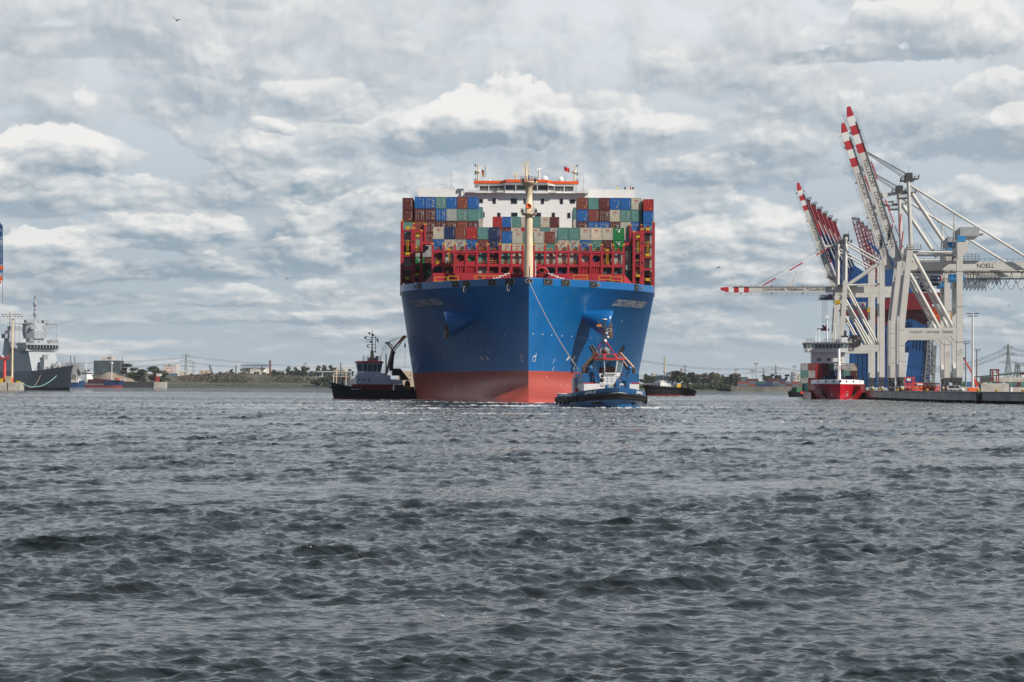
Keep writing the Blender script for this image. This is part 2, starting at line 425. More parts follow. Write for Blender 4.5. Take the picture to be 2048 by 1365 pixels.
# ------------------------------------------------------------------ water
def wave_tile(N, L, kp, wind, lo, hi, seed, spread=2, fall=3.6):
    g = np.random.default_rng(seed)
    k1 = np.fft.fftfreq(N, 1.0 / N) * 2 * PI / L
    kx, ky = np.meshgrid(k1, k1, indexing='ij'); k = np.hypot(kx, ky); k[0, 0] = 1e9
    cosd = (kx * wind[0] + ky * wind[1]) / k
    S = np.exp(-1.25 * (kp / k) ** 2) / k ** fall * (0.05 + np.abs(cosd) ** spread) * ((k > lo) & (k < hi))
    a = np.sqrt(S) * (g.normal(size=(N, N)) + 1j * g.normal(size=(N, N)))
    h = np.fft.ifft2(a).real
    dx = np.fft.ifft2(1j * kx / k * a).real; dy = np.fft.ifft2(1j * ky / k * a).real
    s = h.std(); return h / s, dx / s, dy / s
def sample(tile, L, x, y, ang=0.0):
    c, s = math.cos(ang), math.sin(ang)
    X_ = (x * c + y * s) / L; Y_ = (-x * s + y * c) / L
    h, dx, dy = tile; N = h.shape[0]
    fx = (X_ % 1.0) * N; fy = (Y_ % 1.0) * N
    i = fx.astype(int) % N; j = fy.astype(int) % N; u = fx - np.floor(fx); w = fy - np.floor(fy)
    i2 = (i + 1) % N; j2 = (j + 1) % N
    bl = lambda q: (q[i, j] * (1 - u) + q[i2, j] * u) * (1 - w) + (q[i, j2] * (1 - u) + q[i2, j2] * u) * w
    a, b, d = bl(h), bl(dx), bl(dy)
    return a, b * c - d * s, b * s + d * c
def build_water():
    wind = Vector((0.35, -1.0)).normalized()
    A = wave_tile(512, 83.0, 2 * PI / 2.0, wind, 2 * PI / 9.0, 2 * PI / 0.5, 3, 7, 3.3)
    B = wave_tile(512, 31.0, 2 * PI / 0.62, wind, 2 * PI / 1.3, 2 * PI / 0.12, 5, 4, 3.0)
    ds = [12.0]
    while ds[-1] < 9000.0:
        D = ds[-1]
        ds.append(D + (0.055 + max(0, D - 22) * 0.0024 if D < 900 else (D - 900) * 0.06 + 2.2))
    ds = np.array(ds)
    fine = np.linspace(-0.30, 0.30, 441)
    side = np.concatenate([np.linspace(0.34, 1.0, 14), [1.15, 1.3, 1.45]])
    an = np.concatenate([-side[::-1], fine, side])
    Dm, Am = np.meshgrid(ds, np.tan(an), indexing='ij')
    x = Dm * Am; y = Dm.copy()
    C = wave_tile(128, 131.0, 2 * PI / 11.0, wind, 2 * PI / 60.0, 2 * PI / 5.0, 9, 1)
    C2 = wave_tile(256, 640.0, 2 * PI / 70.0, wind, 2 * PI / 500.0, 2 * PI / 14.0, 21, 1)
    env = np.clip(.82 + .24 * sample(C, 131.0, x, y, 0.3)[0], .45, 1.22)          # waves come in groups
    ha, xa, ya = sample(A, 83.0, x, y, 0.12); hb, xb, yb = sample(B, 31.0, x, y, -0.25)
    # gustier and calmer patches of river
    pn = sample(C2, 640.0, x, y * 1.6, .15)[0]; patch = np.clip(1.0 + .30 * pn + .12 * np.sin(x / 31.0 + 1.3 * np.sin(y / 47.0)), .5, 1.28)
    fade = np.clip(1.25 - Dm / 1400.0, 0.0, 1.0) * np.where(np.abs(Am) > 0.32, 0.15, 1.0) * patch
    sm_ = np.clip((Dm - 45) / 220.0, 0, 1); fade = fade * (1 + .85 * sm_ * sm_ * (3 - 2 * sm_))       # rougher out in the fairway
    z = (0.043 * ha * env + 0.0175 * hb) * fade
    z = np.where(z > .11 * (1 + sm_), .11 * (1 + sm_) + (z - .11 * (1 + sm_)) * .45, z)
    z += 0.35 * np.maximum(0, z) ** 2 / 0.12 * 0.35
    x2 = x + (0.043 * xa * env + 0.011 * xb) * fade; y2 = y + (0.043 * ya * env + 0.011 * yb) * fade
    n, mcol = x.shape
    co = np.stack([x2, y2, z], -1).reshape(-1, 3)
    me = bpy.data.meshes.new('water')
    nq = (n - 1) * (mcol - 1)
    ii, jj = np.meshgrid(np.arange(n - 1), np.arange(mcol - 1), indexing='ij')
    q = (ii * mcol + jj).ravel()
    idx = np.stack([q, q + 1, q + mcol + 1, q + mcol], 1).astype(np.int32)
    me.vertices.add(len(co)); me.vertices.foreach_set('co', co.ravel().astype(np.float32))
    me.loops.add(nq * 4); me.loops.foreach_set('vertex_index', idx.ravel())
    me.polygons.add(nq); me.polygons.foreach_set('loop_start', np.arange(0, nq * 4, 4, dtype=np.int32))
    me.polygons.foreach_set('use_smooth', np.ones(nq, bool))
    me.update(calc_edges=True)
    fo = np.zeros(x.shape)
    for (fx, fy, fw, fh, k) in FOAM: fo = np.maximum(fo, k * np.clip(1 - ((x - fx) / fw) ** 2 - ((y - fy) / fh) ** 2, 0, 1))
    def along(pts, w, k):
        nonlocal fo
        near = (y > 300) & (y < 700) & (np.abs(Am) < .31); xx, yy = x[near], y[near]; best = np.full(xx.shape, 1e9)
        for (ax, ay), (bx, by) in zip(pts, pts[1:]):
            dx, dy = bx - ax, by - ay; tt = np.clip(((xx - ax) * dx + (yy - ay) * dy) / (dx * dx + dy * dy + 1e-9), 0, 1)
            best = np.minimum(best, np.hypot(xx - ax - tt * dx, yy - ay - tt * dy))
        fo[near] = np.maximum(fo[near], k * np.clip(1 - best / w, 0, 1))
    bow = [(29.3 * (1 - (1 - q) ** 1.55) + 1.5, 419 + 113 * q) for q in np.linspace(0, 1, 16)]
    for sg in (-1, 1): along([(3.55 + sg * a_, b_) for a_, b_ in bow], 5.0, 1.0)
    along([(11, 329), (14, 326.5), (17.6, 326), (21, 326.5), (24.4, 330), (23, 345)], 3.5, 1.0); along([(11, 330), (8, 350), (4, 362)], 6, .9)
    along([(-46, 519), (-34, 517), (-23, 516)], 4.5, .9); along([(98, 640), (104, 632), (111, 640)], 3, .7); along([(58, 850), (70, 845), (80, 850)], 5, .8)
    at = me.attributes.new('foam', 'FLOAT', 'POINT'); at.data.foreach_set('value', fo.ravel().astype(np.float32))
    m = bpy.data.materials.new('river_water'); m.use_nodes = True; t = NT(m.node_tree)
    out = t.n('ShaderNodeOutputMaterial'); b = t.n('ShaderNodeBsdfPrincipled')
    pos = t.n('ShaderNodeNewGeometry').outputs['Position']
    px_, py_, pz_ = t.sep(pos)
    big = t.noise(t.v('MULTIPLY', pos, (0.004, 0.011, 0.0)), 1.0, 5, 0.6)
    slick = t.smooth(big, 0.40, 0.62)
    murk = t.noise(t.v('MULTIPLY', pos, (1, 1, 0)), 0.12, 3, 0.5)
    t.put(b.inputs['Base Color'], t.mix(murk, (.004, .008, .010), (.014, .016, .015)))
    b.inputs['IOR'].default_value = 1.44
    t.put(b.inputs['Roughness'], t.lin(slick, 0.0, 1.0, 0.05, 0.02))
    rip = t.noise(t.v('MULTIPLY', pos, (0.8, 1.9, 0.0)), 4.0, 2, 0.4, 0.5)
    wav = t.noise(t.v('MULTIPLY', pos, (0.7, 1.4, 0.0)), 0.9, 3, 0.5, 0.4)
    dist = t.v('LENGTH', pos)
    far = t.smooth(dist, 50.0, 600.0)
    h = t.m('ADD', t.m('MULTIPLY', rip, t.m('SUBTRACT', 0.030, t.m('MULTIPLY', far, 0.02))), t.m('MULTIPLY', wav, t.m('MULTIPLY', far, 0.80)))
    bp = t.n('ShaderNodeBump'); bp.inputs['Distance'].default_value = 1.0
    t.put(bp.inputs['Strength'], t.lin(slick, 0.0, 1.0, 1.3, 0.4)); t.put(bp.inputs['Height'], h)
    t.put(b.inputs['Normal'], bp.outputs[0])
    # broken foam where hulls push through the water and propellers churn it
    fm = t.n('ShaderNodeAttribute', attribute_name='foam').outputs['Fac']
    fn = t.noise(t.v('MULTIPLY', pos, (0.5, 0.9, 0.0)), 1.1, 7, 0.68, 0.8)
    foam = t.smooth(t.m('ADD', fn, t.m('MULTIPLY', fm, 0.34)), 0.58, 0.74)
    foam = t.m('MULTIPLY', foam, t.m('GREATER_THAN', fm, 0.001))
    d = t.n('ShaderNodeBsdfDiffuse'); d.inputs['Color'].default_value = (.62, .63, .62, 1)
    mx = t.n('ShaderNodeMixShader'); t.put(mx.inputs[0], t.m('MULTIPLY', foam, 0.9))
    t.t.links.new(b.outputs[0], mx.inputs[1]); t.t.links.new(d.outputs[0], mx.inputs[2])
    t.t.links.new(mx.outputs[0], out.inputs[0])
    me.materials.append(m)
    o = bpy.data.objects.new('water', me); COL.objects.link(o); o['kind'] = 'structure'
FOAM = [(17.0, 321.0, 15, 6, .85), (4.0, 352.0, 16, 12, .8), (3.7, 417.0, 22, 7, .8), (-24.0, 300.0, 40, 8, .45), (-10.0, 250.0, 45, 7, .42),
        (-31.0, 430.0, 24, 10, .6), (-40.0, 345.0, 60, 8, .4), (32.0, 345.0, 10, 12, .5), (45.0, 560.0, 14, 10, .6), (12.0, 200.0, 30, 6, .3), (60.0, 300.0, 40, 6, .3), (104.0, 622.0, 9, 6, .5)]
build_water()
# ------------------------------------------------------------------ containers (shared by the ship, the feeder and the yard)
CCOL = {'maroon': (.105, .028, .026), 'brown': (.20, .055, .042), 'red': (.34, .028, .032), 'blue': (.016, .115, .36), 'navy': (.012, .03, .095),
        'teal': (.10, .235, .22), 'green': (.010, .19, .055), 'beige': (.46, .43, .36), 'grey': (.36, .38, .37), 'cream': (.58, .50, .40), 'dark teal': (.035, .10, .10), 'orange': (.50, .09, .03), 'slate': (.10, .13, .16)}
for k_, c_ in CCOL.items(): mat('container ' + k_, c_, .55, streak=.35, var=.16, scale=.9, rust=.35)
mat('locking_bar', (.33, .34, .34), .5)
mat('placard_yellow', (.72, .40, .03), .6)
mat('logo_red', (.50, .03, .03), .6)
CM = {}
def container_mesh(colour, doors, length, logo=0):
    key = (colour, doors, length, logo)
    if key in CM: return CM[key]
    b = MB(M('container ' + colour)); w, h, L = 1.22, 2.74, length
    for x in (-w, w - .12):
        for y in (0, L - .12): b.box(x, x + .12, y, y + .12, 0, h)
    for z in (0, h - .13):
        for y in (.004, L - .104): b.box(-w + .12, w - .12, y, y + .1, z, z + .13)
        for x in (-w + .004, w - .104): b.box(x, x + .1, .12, L - .12, z, z + .13)
    b.box(-w + .05, w - .05, .09, L - .06, .06, h - .04)
    nr = 9
    if not doors:
        st = (2 * w - .28) / nr
        for i in range(nr):
            x = -w + .14 + i * st
            b.prism([(x, .095, .14), (x + st * .28, .035, .14), (x + st * .62, .035, .14), (x + st * .9, .095, .14)], (0, 0, h - .28))
    else:
        for s in (-1, 1):
            b.box(min(s * .03, s * 1.08), max(s * .03, s * 1.08), .05, .085, .15, h - .15)
            for z in (.55, 1.1, 1.65, 2.2): b.box(min(s * .06, s * 1.05), max(s * .06, s * 1.05), .028, .048, z, z + .12)
        b.use(M('locking_bar'))
        for x in (-.85, -.35, .35, .85):
            b.tube((x, .015, .12), (x, .015, h - .12), .028, n=5)
            for z in (.5, 1.0, 2.0): b.box(x - .09, x + .09, -.002, .012, z, z + .1)
        b.box(.45, .98, .012, .026, 1.75, 1.95); b.box(.5, .9, .012, .026, 1.35, 1.5)
    nl = max(4, int(L / 1.1)); st = (L - .3) / nl
    b.use(M('container ' + colour))
    for s in (-1, 1):
        for i in range(nl):
            y = .15 + i * st
            b.prism([(s * (w - .055), y, .14), (s * (w - .01), y + st * .25, .14), (s * (w - .01), y + st * .6, .14), (s * (w - .055), y + st * .85, .14)], (0, 0, h - .28))
    b.use(M('placard_yellow'))
    if logo % 3 != 2: b.box(-.08, .08, .015, .032, 2.02, 2.2)
    if logo % 3 == 1: b.box(.38, .62, .015, .032, .42, .66)
    if colour in ('beige', 'cream', 'grey') and not doors:
        b.use(M('logo_red')); b.box(-.42, .42, .012, .03, 2.02, 2.2)
    elif colour == 'green':
        b.use(M('text_white')); b.lathe([(.10, 0), (.30, 0), (.30, .02), (.10, .02)], (0, .01, 1.9), 14, (0, -1, 0))
        b.box(-.7, -.28, .012, .03, 2.35, 2.47); b.box(.0, .55, .012, .03, 2.35, 2.47)
    elif colour in ('blue', 'maroon', 'brown', 'navy') and not doors:
        b.use(M('text_white'))
        for i in range(9): b.box(.86, .93, .012, .03, .75 + i * .17, .75 + i * .17 + .11)
    CM[key] = b.mesh('container'); return CM[key]
NCONT = [0]
def container(loc, colour, doors, label, group, length=12.19, rz=0.0, sc=(1, 1, 1)):
    NCONT[0] += 1
    o = bpy.data.objects.new('container', container_mesh(colour, doors, length, NCONT[0] % 3)); COL.objects.link(o)
    o.location = loc; o.rotation_euler = (0, 0, rz); o.scale = sc
    return tag(o, label, 'container', group)

# ------------------------------------------------------------------ the big container ship
SX, SY = 3.55, 424.0
def S(px, py, d):
    p = P(px, py, d); return Vector((p.x - SX, d - SY, p.z))
ZD, ZK, ZT, ZB = 25.0, 25.15, 26.7, 6.85      # deck, knuckle, bulwark top, boot top
def hull_L(z): return 113.0 - 3.0 * max(min(z, ZK), -2)
def hull_n(z): return 1.55
def hull_bulb(z): return max(0.0, min(1.0, (5.2 - z) / 5.2)) ** 1.6
def hull_ys(z): k = hull_bulb(z); return (0.0 if z > 24 else (24 - z) * 0.12) * (1 - k) - 5.5 * k
def hull_hb(y, z):
    z = min(z, ZK); a = y - hull_ys(z); s = a / hull_L(z)
    if s <= 0: return 0.0
    h = 29.3 * (1 - max(0.0, 1 - s) ** hull_n(z)); k = hull_bulb(z)      # the bulb swells out of the stem near the water
    if k > 0: h += k * 4.6 * math.sqrt(min(1.0, a / 8.0)) * max(0.0, 1 - max(0.0, a - 8.0) / 24.0)
    return min(h, 29.3)
def hull_pt(side, y, z, off=0.0):
    e = 0.05
    p = Vector((side * hull_hb(y, z), y, z))
    if off:
        py_ = Vector((side * hull_hb(y + e, z), y + e, z)) - p; pz_ = Vector((side * hull_hb(y, z + e), y, z + e)) - p
        n = pz_.cross(py_) if side > 0 else py_.cross(pz_)
        n.normalize()
        if n.x * side < 0: n = -n
        p = p + n * off
    return p
def hull_hit(px, py):
    """(side, y, z) where the line of sight through a photo pixel meets the hull"""
    r = ray(px, py); side = 1 if (CAM + r * (SY / r.y)).x > SX else -1
    lo, hi = SY + 0.02, SY + 130.0
    f = lambda d: hull_hb(d - SY, (CAM + r * (d / r.y)).z) - side * ((CAM + r * (d / r.y)).x - SX)
    for _ in range(60):
        m_ = (lo + hi) / 2
        if f(m_) > 0: hi = m_
        else: lo = m_
    return side, hi - SY, (CAM + r * (hi / r.y)).z
mat('hull_blue', (.0008, .115, .345), .30, streak=.28, var=.09, scale=.12, coat=.2, rust=.10)
mat('hull_red', (.36, .060, .040), .45, streak=.3, var=.10, scale=.15)
mat('fairlead_black', (.01, .01, .012), .6)
def seam_bump(m, sc):
    """plating: weld seams in rows and slightly buckled plates"""
    t = NT.__new__(NT); t.t = m.node_tree
    b = [n for n in m.node_tree.nodes if n.type == 'BSDF_PRINCIPLED'][0]
    pos = t.n('ShaderNodeTexCoord').outputs['Object']; x, y, z = t.sep(pos)
    zz = t.m('FRACT', t.m('DIVIDE', z, 2.4)); yy = t.m('FRACT', t.m('ADD', t.m('DIVIDE', y, 9.0), t.m('MULTIPLY', t.m('FLOOR', t.m('DIVIDE', z, 2.4)), .37)))
    s1 = t.m('MAXIMUM', t.m('LESS_THAN', zz, .03), t.m('LESS_THAN', yy, .012))
    h = t.m('ADD', t.m('MULTIPLY', s1, .02), t.m('MULTIPLY', t.noise(pos, .35, 2, .5), .07))
    bp = t.n('ShaderNodeBump'); bp.inputs['Strength'].default_value = 1.0; bp.inputs['Distance'].default_value = sc
    t.put(bp.inputs['Height'], h); t.put(b.inputs['Normal'], bp.outputs[0])
    # rubbed, salted paint: pale scratches slanting down the flare
    src = b.inputs['Base Color'].links[0].from_socket
    sv = t.v('MULTIPLY', t.xyz(t.m('ADD', y, t.m('MULTIPLY', z, 1.1)), 0.0, t.m('MULTIPLY', z, .06)), (1.6, 1, 1))
    w = t.m('MULTIPLY', t.smooth(t.noise(sv, 1.0, 6, .7), .55, .78), t.smooth(y, 22.0, 50.0, 0.0, 0.5))
    w2 = t.m('MULTIPLY', t.smooth(t.noise(t.v('MULTIPLY', pos, (.5, .5, .09)), .8, 6, .66), .58, .8), .22)
    t.put(b.inputs['Base Color'], t.mix(t.m('MAXIMUM', w, w2), src, (.20, .25, .30)))
seam_bump(M('hull_blue'), .5); seam_bump(M('hull_red'), .5)

ship = thing('container_ship', 'huge blue and red container ship seen bow-on with white bridge and cream foremast', 'ship', (SX, SY, 0))
def build_ship():
    hb_ = MB()
    us = [(i / 30.0) ** 1.5 for i in range(31)]
    def row(side, z):
        ys, L = hull_ys(z), hull_L(z); r = []
        for u in us: r.append((side * hull_hb(ys + L * u, z), ys + L * u, z))
        for y in (150, 220, 300, 370, 395): r.append((side * 29.3, float(y), z))
        return r
    zs = [-2.0, 0, 1.2, 2.4, 3.6, 4.8, 5.8, ZB, 8.2, 9.6, 11, 12.4, 13.8, 15.2, 16.6, 18, 19.4, 20.8, 22.2, 23.6, ZK]
    zsel = lambda c: M('hull_red') if c[2] < ZB else M('hull_blue')
    for side in (-1, 1):
        rows = [row(side, z) for z in zs]
        hb_.loft(rows if side > 0 else rows[::-1], zsel)
        top = [row(side, ZK), [(x, y, ZT) for x, y, z in row(side, ZK)]]
        hb_.loft(top if side > 0 else top[::-1], zsel)
        inn = [[(side * max(0, hull_hb(p[1], ZK) - .35) if p[1] > .6 else 0.0, p[1] + .3, z) for p in row(side, ZK)] for z in (ZT, ZD)]
        hb_.loft(inn if side > 0 else inn[::-1], zsel)
        cap = [[(x, y, ZT) for x, y, z in row(side, ZK)], inn[0]]
        hb_.loft(cap if side > 0 else cap[::-1], zsel, smooth=False)
    hull = obj('hull', hb_, ship)
    # deck
    mat('deck_red', (.22, .03, .03), .7)
    d = MB(M('deck_red')); edge = [p for p in row(1, ZK)]
    e2 = [(max(0, x - .3), y + .2, ZD) for x, y, z in edge]
    for a, b in zip(e2, e2[1:]): d.quad((-a[0], a[1], ZD), (a[0], a[1], ZD), (b[0], b[1], ZD), (-b[0], b[1], ZD))
    obj('deck', d, ship)
    # ship's name on both bows
    def arc(z, y0, n=400):
        ys = [hull_ys(z) + 60.0 * i / n for i in range(n + 1)]; a = [0.0]
        for p, q in zip(ys, ys[1:]): a.append(a[-1] + math.hypot(q - p, hull_hb(q, z) - hull_hb(p, z)))
        return ys, a
    def at_arc(tab, s):
        ys, a = tab; i = int(np.searchsorted(a, s)); i = max(1, min(len(a) - 1, i))
        return ys[i - 1] + (ys[i] - ys[i - 1]) * (s - a[i - 1]) / (a[i] - a[i - 1])
    for side, p0, p1 in ((1, (1229, 605), (1288, 612)), (-1, (884, 604), (824, 609))):
        h0 = hull_hit(*p0); h1 = hull_hit(*p1); zc = 22.35; tab = arc(zc, 0)
        s0 = float(np.interp(h0[1], *tab)); s1 = float(np.interp(h1[1], *tab)); mid = (s0 + s1) / 2
        me = text_mesh('COSCO SHIPPING NEBULA', 2.4, M('text_white'), 0, .045, s1 - s0)
        map_mesh(me, lambda c: hull_pt(side, at_arc(tab, mid + side * c.x), zc + c.z * .82, .05))
        obj('ship_name', me, ship)
    # fairleads, mooring pipes and roller openings in the bulwark
    fl = [(911, 568, 1.25, 0), (985, 562, 1.35, 0), (1020, 562, 1.45, 0), (1057, 561, .95, 1), (1096, 562, 1.45, 0), (1131, 562, 1.45, 0), (1186, 566, 1.25, 0), (1197, 567, .62, 1),
          (917, 568, .62, 1), (933, 566, 1.25, 0), (838, 573, 1.0, 0), (829, 574, .5, 1), (810, 576, .9, 0), (803, 578, .8, 0), (1273, 571, 1.0, 0), (1284, 573, .5, 1), (1300, 577, .9, 0), (1307, 579, .8, 0)]
    for px, py, hs, rnd_ in fl[:8] + fl[9:]:
        s_, y_, z_ = hull_hit(px, py); z_ = min(z_, 25.95); c = hull_pt(s_, y_, 25.9); c.z = 25.9
        t_ = (hull_pt(s_, y_ + .1, 24) - hull_pt(s_, y_ - .1, 24)) if y_ > .3 else Vector((1, 0, 0))
        t_.z = 0; t_.normalize(); nn = Vector((t_.y, -t_.x, 0)); nn = nn if nn.y < 0.2 and nn.x * s_ > -0.01 else -nn
        if y_ <= .3 or px == 1057: c = Vector((0, -.02, 25.9)); nn = Vector((0, -1, 0)); t_ = Vector((1, 0, 0))
        b = MB(M('fairlead_black')); m_ = 14 if rnd_ else 4
        hh = .58 if not rnd_ else .5 * hs
        pts = [(math.cos(2 * PI * (i + .5) / m_), math.sin(2 * PI * (i + .5) / m_)) for i in range(m_)]
        k_ = 1.0 if rnd_ else 1.42
        outer = [c + nn * .02 + t_ * (p * hs * .9 * k_) + Vector((0, 0, q * (hh + .1) * k_)) for p, q in pts]
        inner = [c + nn * .05 + t_ * (p * hs * .68 * k_) + Vector((0, 0, q * (hh - .08) * k_)) for p, q in pts]
        back = [p - nn * .02 for p in inner]
        b.use(M('steel_grey') if rnd_ else M('dark_steel')); b.prism([p + nn * .0 for p in outer], nn * .12)
        b.use(M('fairlead_black')); b.prism([p + nn * .10 for p in inner], nn * .03)
        b.use(M('rope')); b.tube(c + nn * .16 - t_ * hs * .3 + Vector((0, 0, -.25)), c + nn * .16 + t_ * hs * .25 + Vector((0, 0, .2)), .05, n=6)
        f_ = obj('fairlead', b, ship)
    for px, py in ((931, 570), (1018, 568)):
        s_, y_, z_ = hull_hit(px, py); c = hull_pt(s_, y_, 25.3, .2); b = MB(M('rope')); b.sm = True
        b.path([c + Vector((.3 * math.sin(a), -.1, -.65 + .75 * math.cos(a))) for a in np.linspace(0, 2 * PI, 12)], .07, 5)
        obj('rope_loop', b, ship)
    # anchor bolsters with the anchors hanging at their mouths
    for side, p in ((-1, (938, 637)), (1, (1176, 635))):
        s_, y_, z_ = hull_hit(*p); base = hull_pt(side, max(.5, y_ - 1.2), z_ + .3, .3)
        ax = Vector((side * .95, .02, -.30)).normalized()
        b = MB(M('hull_blue')); n = 24; rows = []
        u = ax.cross(Vector((0, 0, 1))).normalized(); w = u.cross(ax)
        for r, h in ((.7, -1.8), (1.3, .0), (2.0, 1.6), (2.55, 3.0), (2.95, 4.4), (3.05, 5.1), (2.8, 5.3), (1.3, 4.9)):
            rows.append([base + ax * h + (u * math.cos(2 * PI * j / n) + w * math.sin(2 * PI * j / n)) * r for j in range(n)])
        b.loft(rows, None, True); bo = obj('anchor_bolster', b, ship)
        m_ = base + ax * 5.35; a = MB(M('rust_steel'))
        f = Vector((side * .97, -.22, 0)).normalized(); sd = f.cross(Vector((0, 0, 1)))
        q = lambda x, z, d=0: m_ + sd * x + Vector((0, 0, z)) + ax * d
        a.beam(q(0, 2.1), q(0, -2.0), .55, .5); a.prism([q(-1.0, -1.2), q(-1.25, -2.9), q(1.25, -2.9), q(1.0, -1.2)], ax * .55)
        for s2 in (-1, 1):
            a.prism([q(s2 * .75, -2.8, -.1), q(s2 * 1.45, -2.6, -.1), q(s2 * 1.15, .1, -.1), q(s2 * .8, -.6, -.1)], ax * .5)
        a.lathe([(.2, -.2), (.5, -.2), (.5, .2), (.2, .2)], q(0, 2.2), 10, ax)
        obj('anchor', a, ship)
    # painted marks on the bows
    mk = MB(M('text_white'))
    def dab(px, py, w, h, sl=0.0):
        s_, y_, z_ = hull_hit(px, py); c = hull_pt(s_, y_, z_, .05)
        ty = (hull_pt(s_, y_ + .3, z_, .05) - hull_pt(s_, y_ - .3, z_, .05)).normalized(); tz = (hull_pt(s_, y_, z_ + .3, .05) - hull_pt(s_, y_, z_ - .3, .05)).normalized()
        mk.poly([c - ty * w + tz * (-h) - ty * sl, c + ty * w + tz * (-h) - ty * sl, c + ty * w + tz * h + ty * sl, c - ty * w + tz * h + ty * sl])
    for i, (px, py) in enumerate([(1066, 668), (1085, 669), (1103, 671), (1124, 672), (1143, 673), (1159, 675), (1168, 676), (1182, 676), (1195, 677), (1211, 679), (1231, 682), (1245, 684), (1259, 686), (1272, 688), (1282, 690),
                                  (1046, 668), (1028, 669), (1010, 671), (989, 672), (971, 673), (952, 675), (944, 675), (926, 676)]): dab(px, py, .32 if i in (5, 6, 20, 21) else .17, .12)
    for px, py in ((1108, 770), (1122, 771), (1135, 771), (1097, 768), (1150, 772), (985, 769), (998, 769), (1010, 769), (935, 770), (950, 770), (962, 769), (974, 769), (1022, 769)): dab(px, py, .2, .13)
    for px, py in ((1096, 769), (912, 771), (960, 769), (1013, 767)): dab(px, py, .16, .42); dab(px + 2, py - 3, .3, .1)
    for px, py in ((1092, 757), (1087, 767), (1107, 723), (1106, 738), (887, 711), (977, 702)): dab(px, py, .1, .5, .25)
    for px, py in ((1136, 717), (1147, 717), (964, 717), (975, 717)):
        for r in (-.8, 0, .8): dab(px + r * 1.5, py - r * 2.2 if px > 1057 else py + r * 2.2, .42, .28, .15)
    for sgn, px in ((1, 1068), (-1, 1045)):
        for dx, dz, w, h in ((-2.6, 2, .08, .55), (2.6, 2, .08, .55), (0, -2.5, .33, .08), (0, 7, .33, .08), (2, -4, .3, .08), (4, -6, .08, .4)): dab(px + sgn * dx, 716 + dz, w, h)
    obj('hull_marking', mk, ship)
    # breakwater, forecastle gear, foremast
    br = MB(M('lash_red'))
    dB = 449.0; p = [S(866, 548.5, dB), S(1248, 548.5, dB)]; zt_ = p[1].z
    br.box(p[0].x, p[1].x, dB - SY, dB - SY + .5, ZD, zt_)
    for sg, q in ((-1, p[0]), (1, p[1])): br.prism([(q.x, dB - SY + .02, ZD), (q.x, dB - SY + .02, zt_), (q.x + sg * 4.4, dB - SY + 8.5, ZD)], (-sg * .3, .4, 0))
    obj('breakwater', br, ship)
    for a, b_ in (((870, 557), (895, 556)), ((897, 555), (917, 554)), ((1147, 552), (1175, 553)), ((1198, 554), (1221, 556)), ((1222, 556), (1244, 560)), ((950, 553), (1005, 551))):
        yr = MB(M('yellow_paint')); dr = SY + 3.0 + next(y for y in np.linspace(0, 40, 400) if hull_hb(y, 25) > max(abs(X(a[0], 445) - SX), abs(X(b_[0], 445) - SX))); dr = min(dr, 448.4)
        q0, q1 = S(*a, dr), S(*b_, dr); q1.z = q0.z; h_ = .55 if a[0] in (1147, 950) else 1.0
        yr.rail([q0 - Vector((0, 0, 1.5)), q1 - Vector((0, 0, 1.5))], 1.5 + h_ * .25, .06, 1.6, 2); obj('railing', yr, ship)
    for px in (1031.5, 1083):
        w = MB(M('lash_red')); c = S(px, 550, 437); w.sm = False
        w.lathe([(1.3, -.5), (1.75, -.5), (1.75, -.2), (1.4, -.2), (1.4, .2), (1.75, .2), (1.75, .5), (1.3, .5), (1.3, -.5)], c, 24, (0, -1, 0))
        for i in range(6):
            a = PI * i / 3; w.beam(c, c + Vector((1.4 * math.cos(a), 0, 1.4 * math.sin(a))), .22)
        w.box(c.x - 1.5, c.x + 1.5, c.y + .6, c.y + 2.2, ZD, c.z + .3); wi = obj('windlass', w, ship)
        ch = MB(M('off_white')); sg = -1 if px < 1057 else 1
        for i in range(7):
            a = c + Vector((sg * (1.6 + i * .62), -.7, .2 - i * .24)); ch.lathe([(.13, -.08), (.3, -.08), (.3, .08), (.13, .08), (.13, -.08)], a, 8, (0, -1, .3) if i % 2 else (.2, -.3, 1))
        obj('anchor_chain', ch, ship)
    fm = MB(M('cream_paint')); c = S(1057, 555, 435); c.z = ZD; top = Z(367, 435) ; cz = lambda q: Z(q, 435, 1057)
    x0 = Vector((c.x, c.y, 0)); fm.sm = True
    fm.lathe([(1.0, ZD), (.97, cz(520)), (.84, cz(440)), (.8, cz(432)), (1.5, cz(431)), (1.7, cz(428)), (1.7, cz(427)), (.8, cz(426.5)), (.72, cz(374)), (1.3, cz(370)), (1.9, cz(366)), (1.9, cz(364)), (0, cz(363.9))], x0, 20)
    fo = obj('foremast', fm, ship)
    b = MB(M('dark_steel'))
    ring = lambda r, z, n=10: [x0 + Vector((r * math.cos(2 * PI * i / n), r * math.sin(2 * PI * i / n), z)) for i in range(n + 1)]
    b.rail(ring(1.75, cz(427)), 1.0, .03, 1.2); b.rail(ring(1.85, cz(364)), 1.0, .03, 1.2)
    for dx, q in ((-1.3, 362), (1.3, 362), (-1.4, 424), (1.5, 424)): b.box(x0.x + dx - .3, x0.x + dx + .3, x0.y - 1.6, x0.y - 1.1, cz(q) - .3, cz(q) + .35)
    b.tube(x0 + Vector((0, 0, cz(364))), x0 + Vector((0, 0, cz(350))), .18, .1); b.tube(x0 + Vector((.9, 0, cz(550))), x0 + Vector((.9, 0, cz(374))), .05, n=4)
    obj('mast_gear', b, fo)
    hn = MB(M('orange_paint')); hc = x0 + Vector((-.05, -1.2, cz(414.5))); hn.lathe([(.1, -.4), (.25, .0), (.5, .35), (.62, .5), (.5, .45), (.15, .1)], hc, 16, (0, -1, 0)); obj('foghorn', hn, fo)
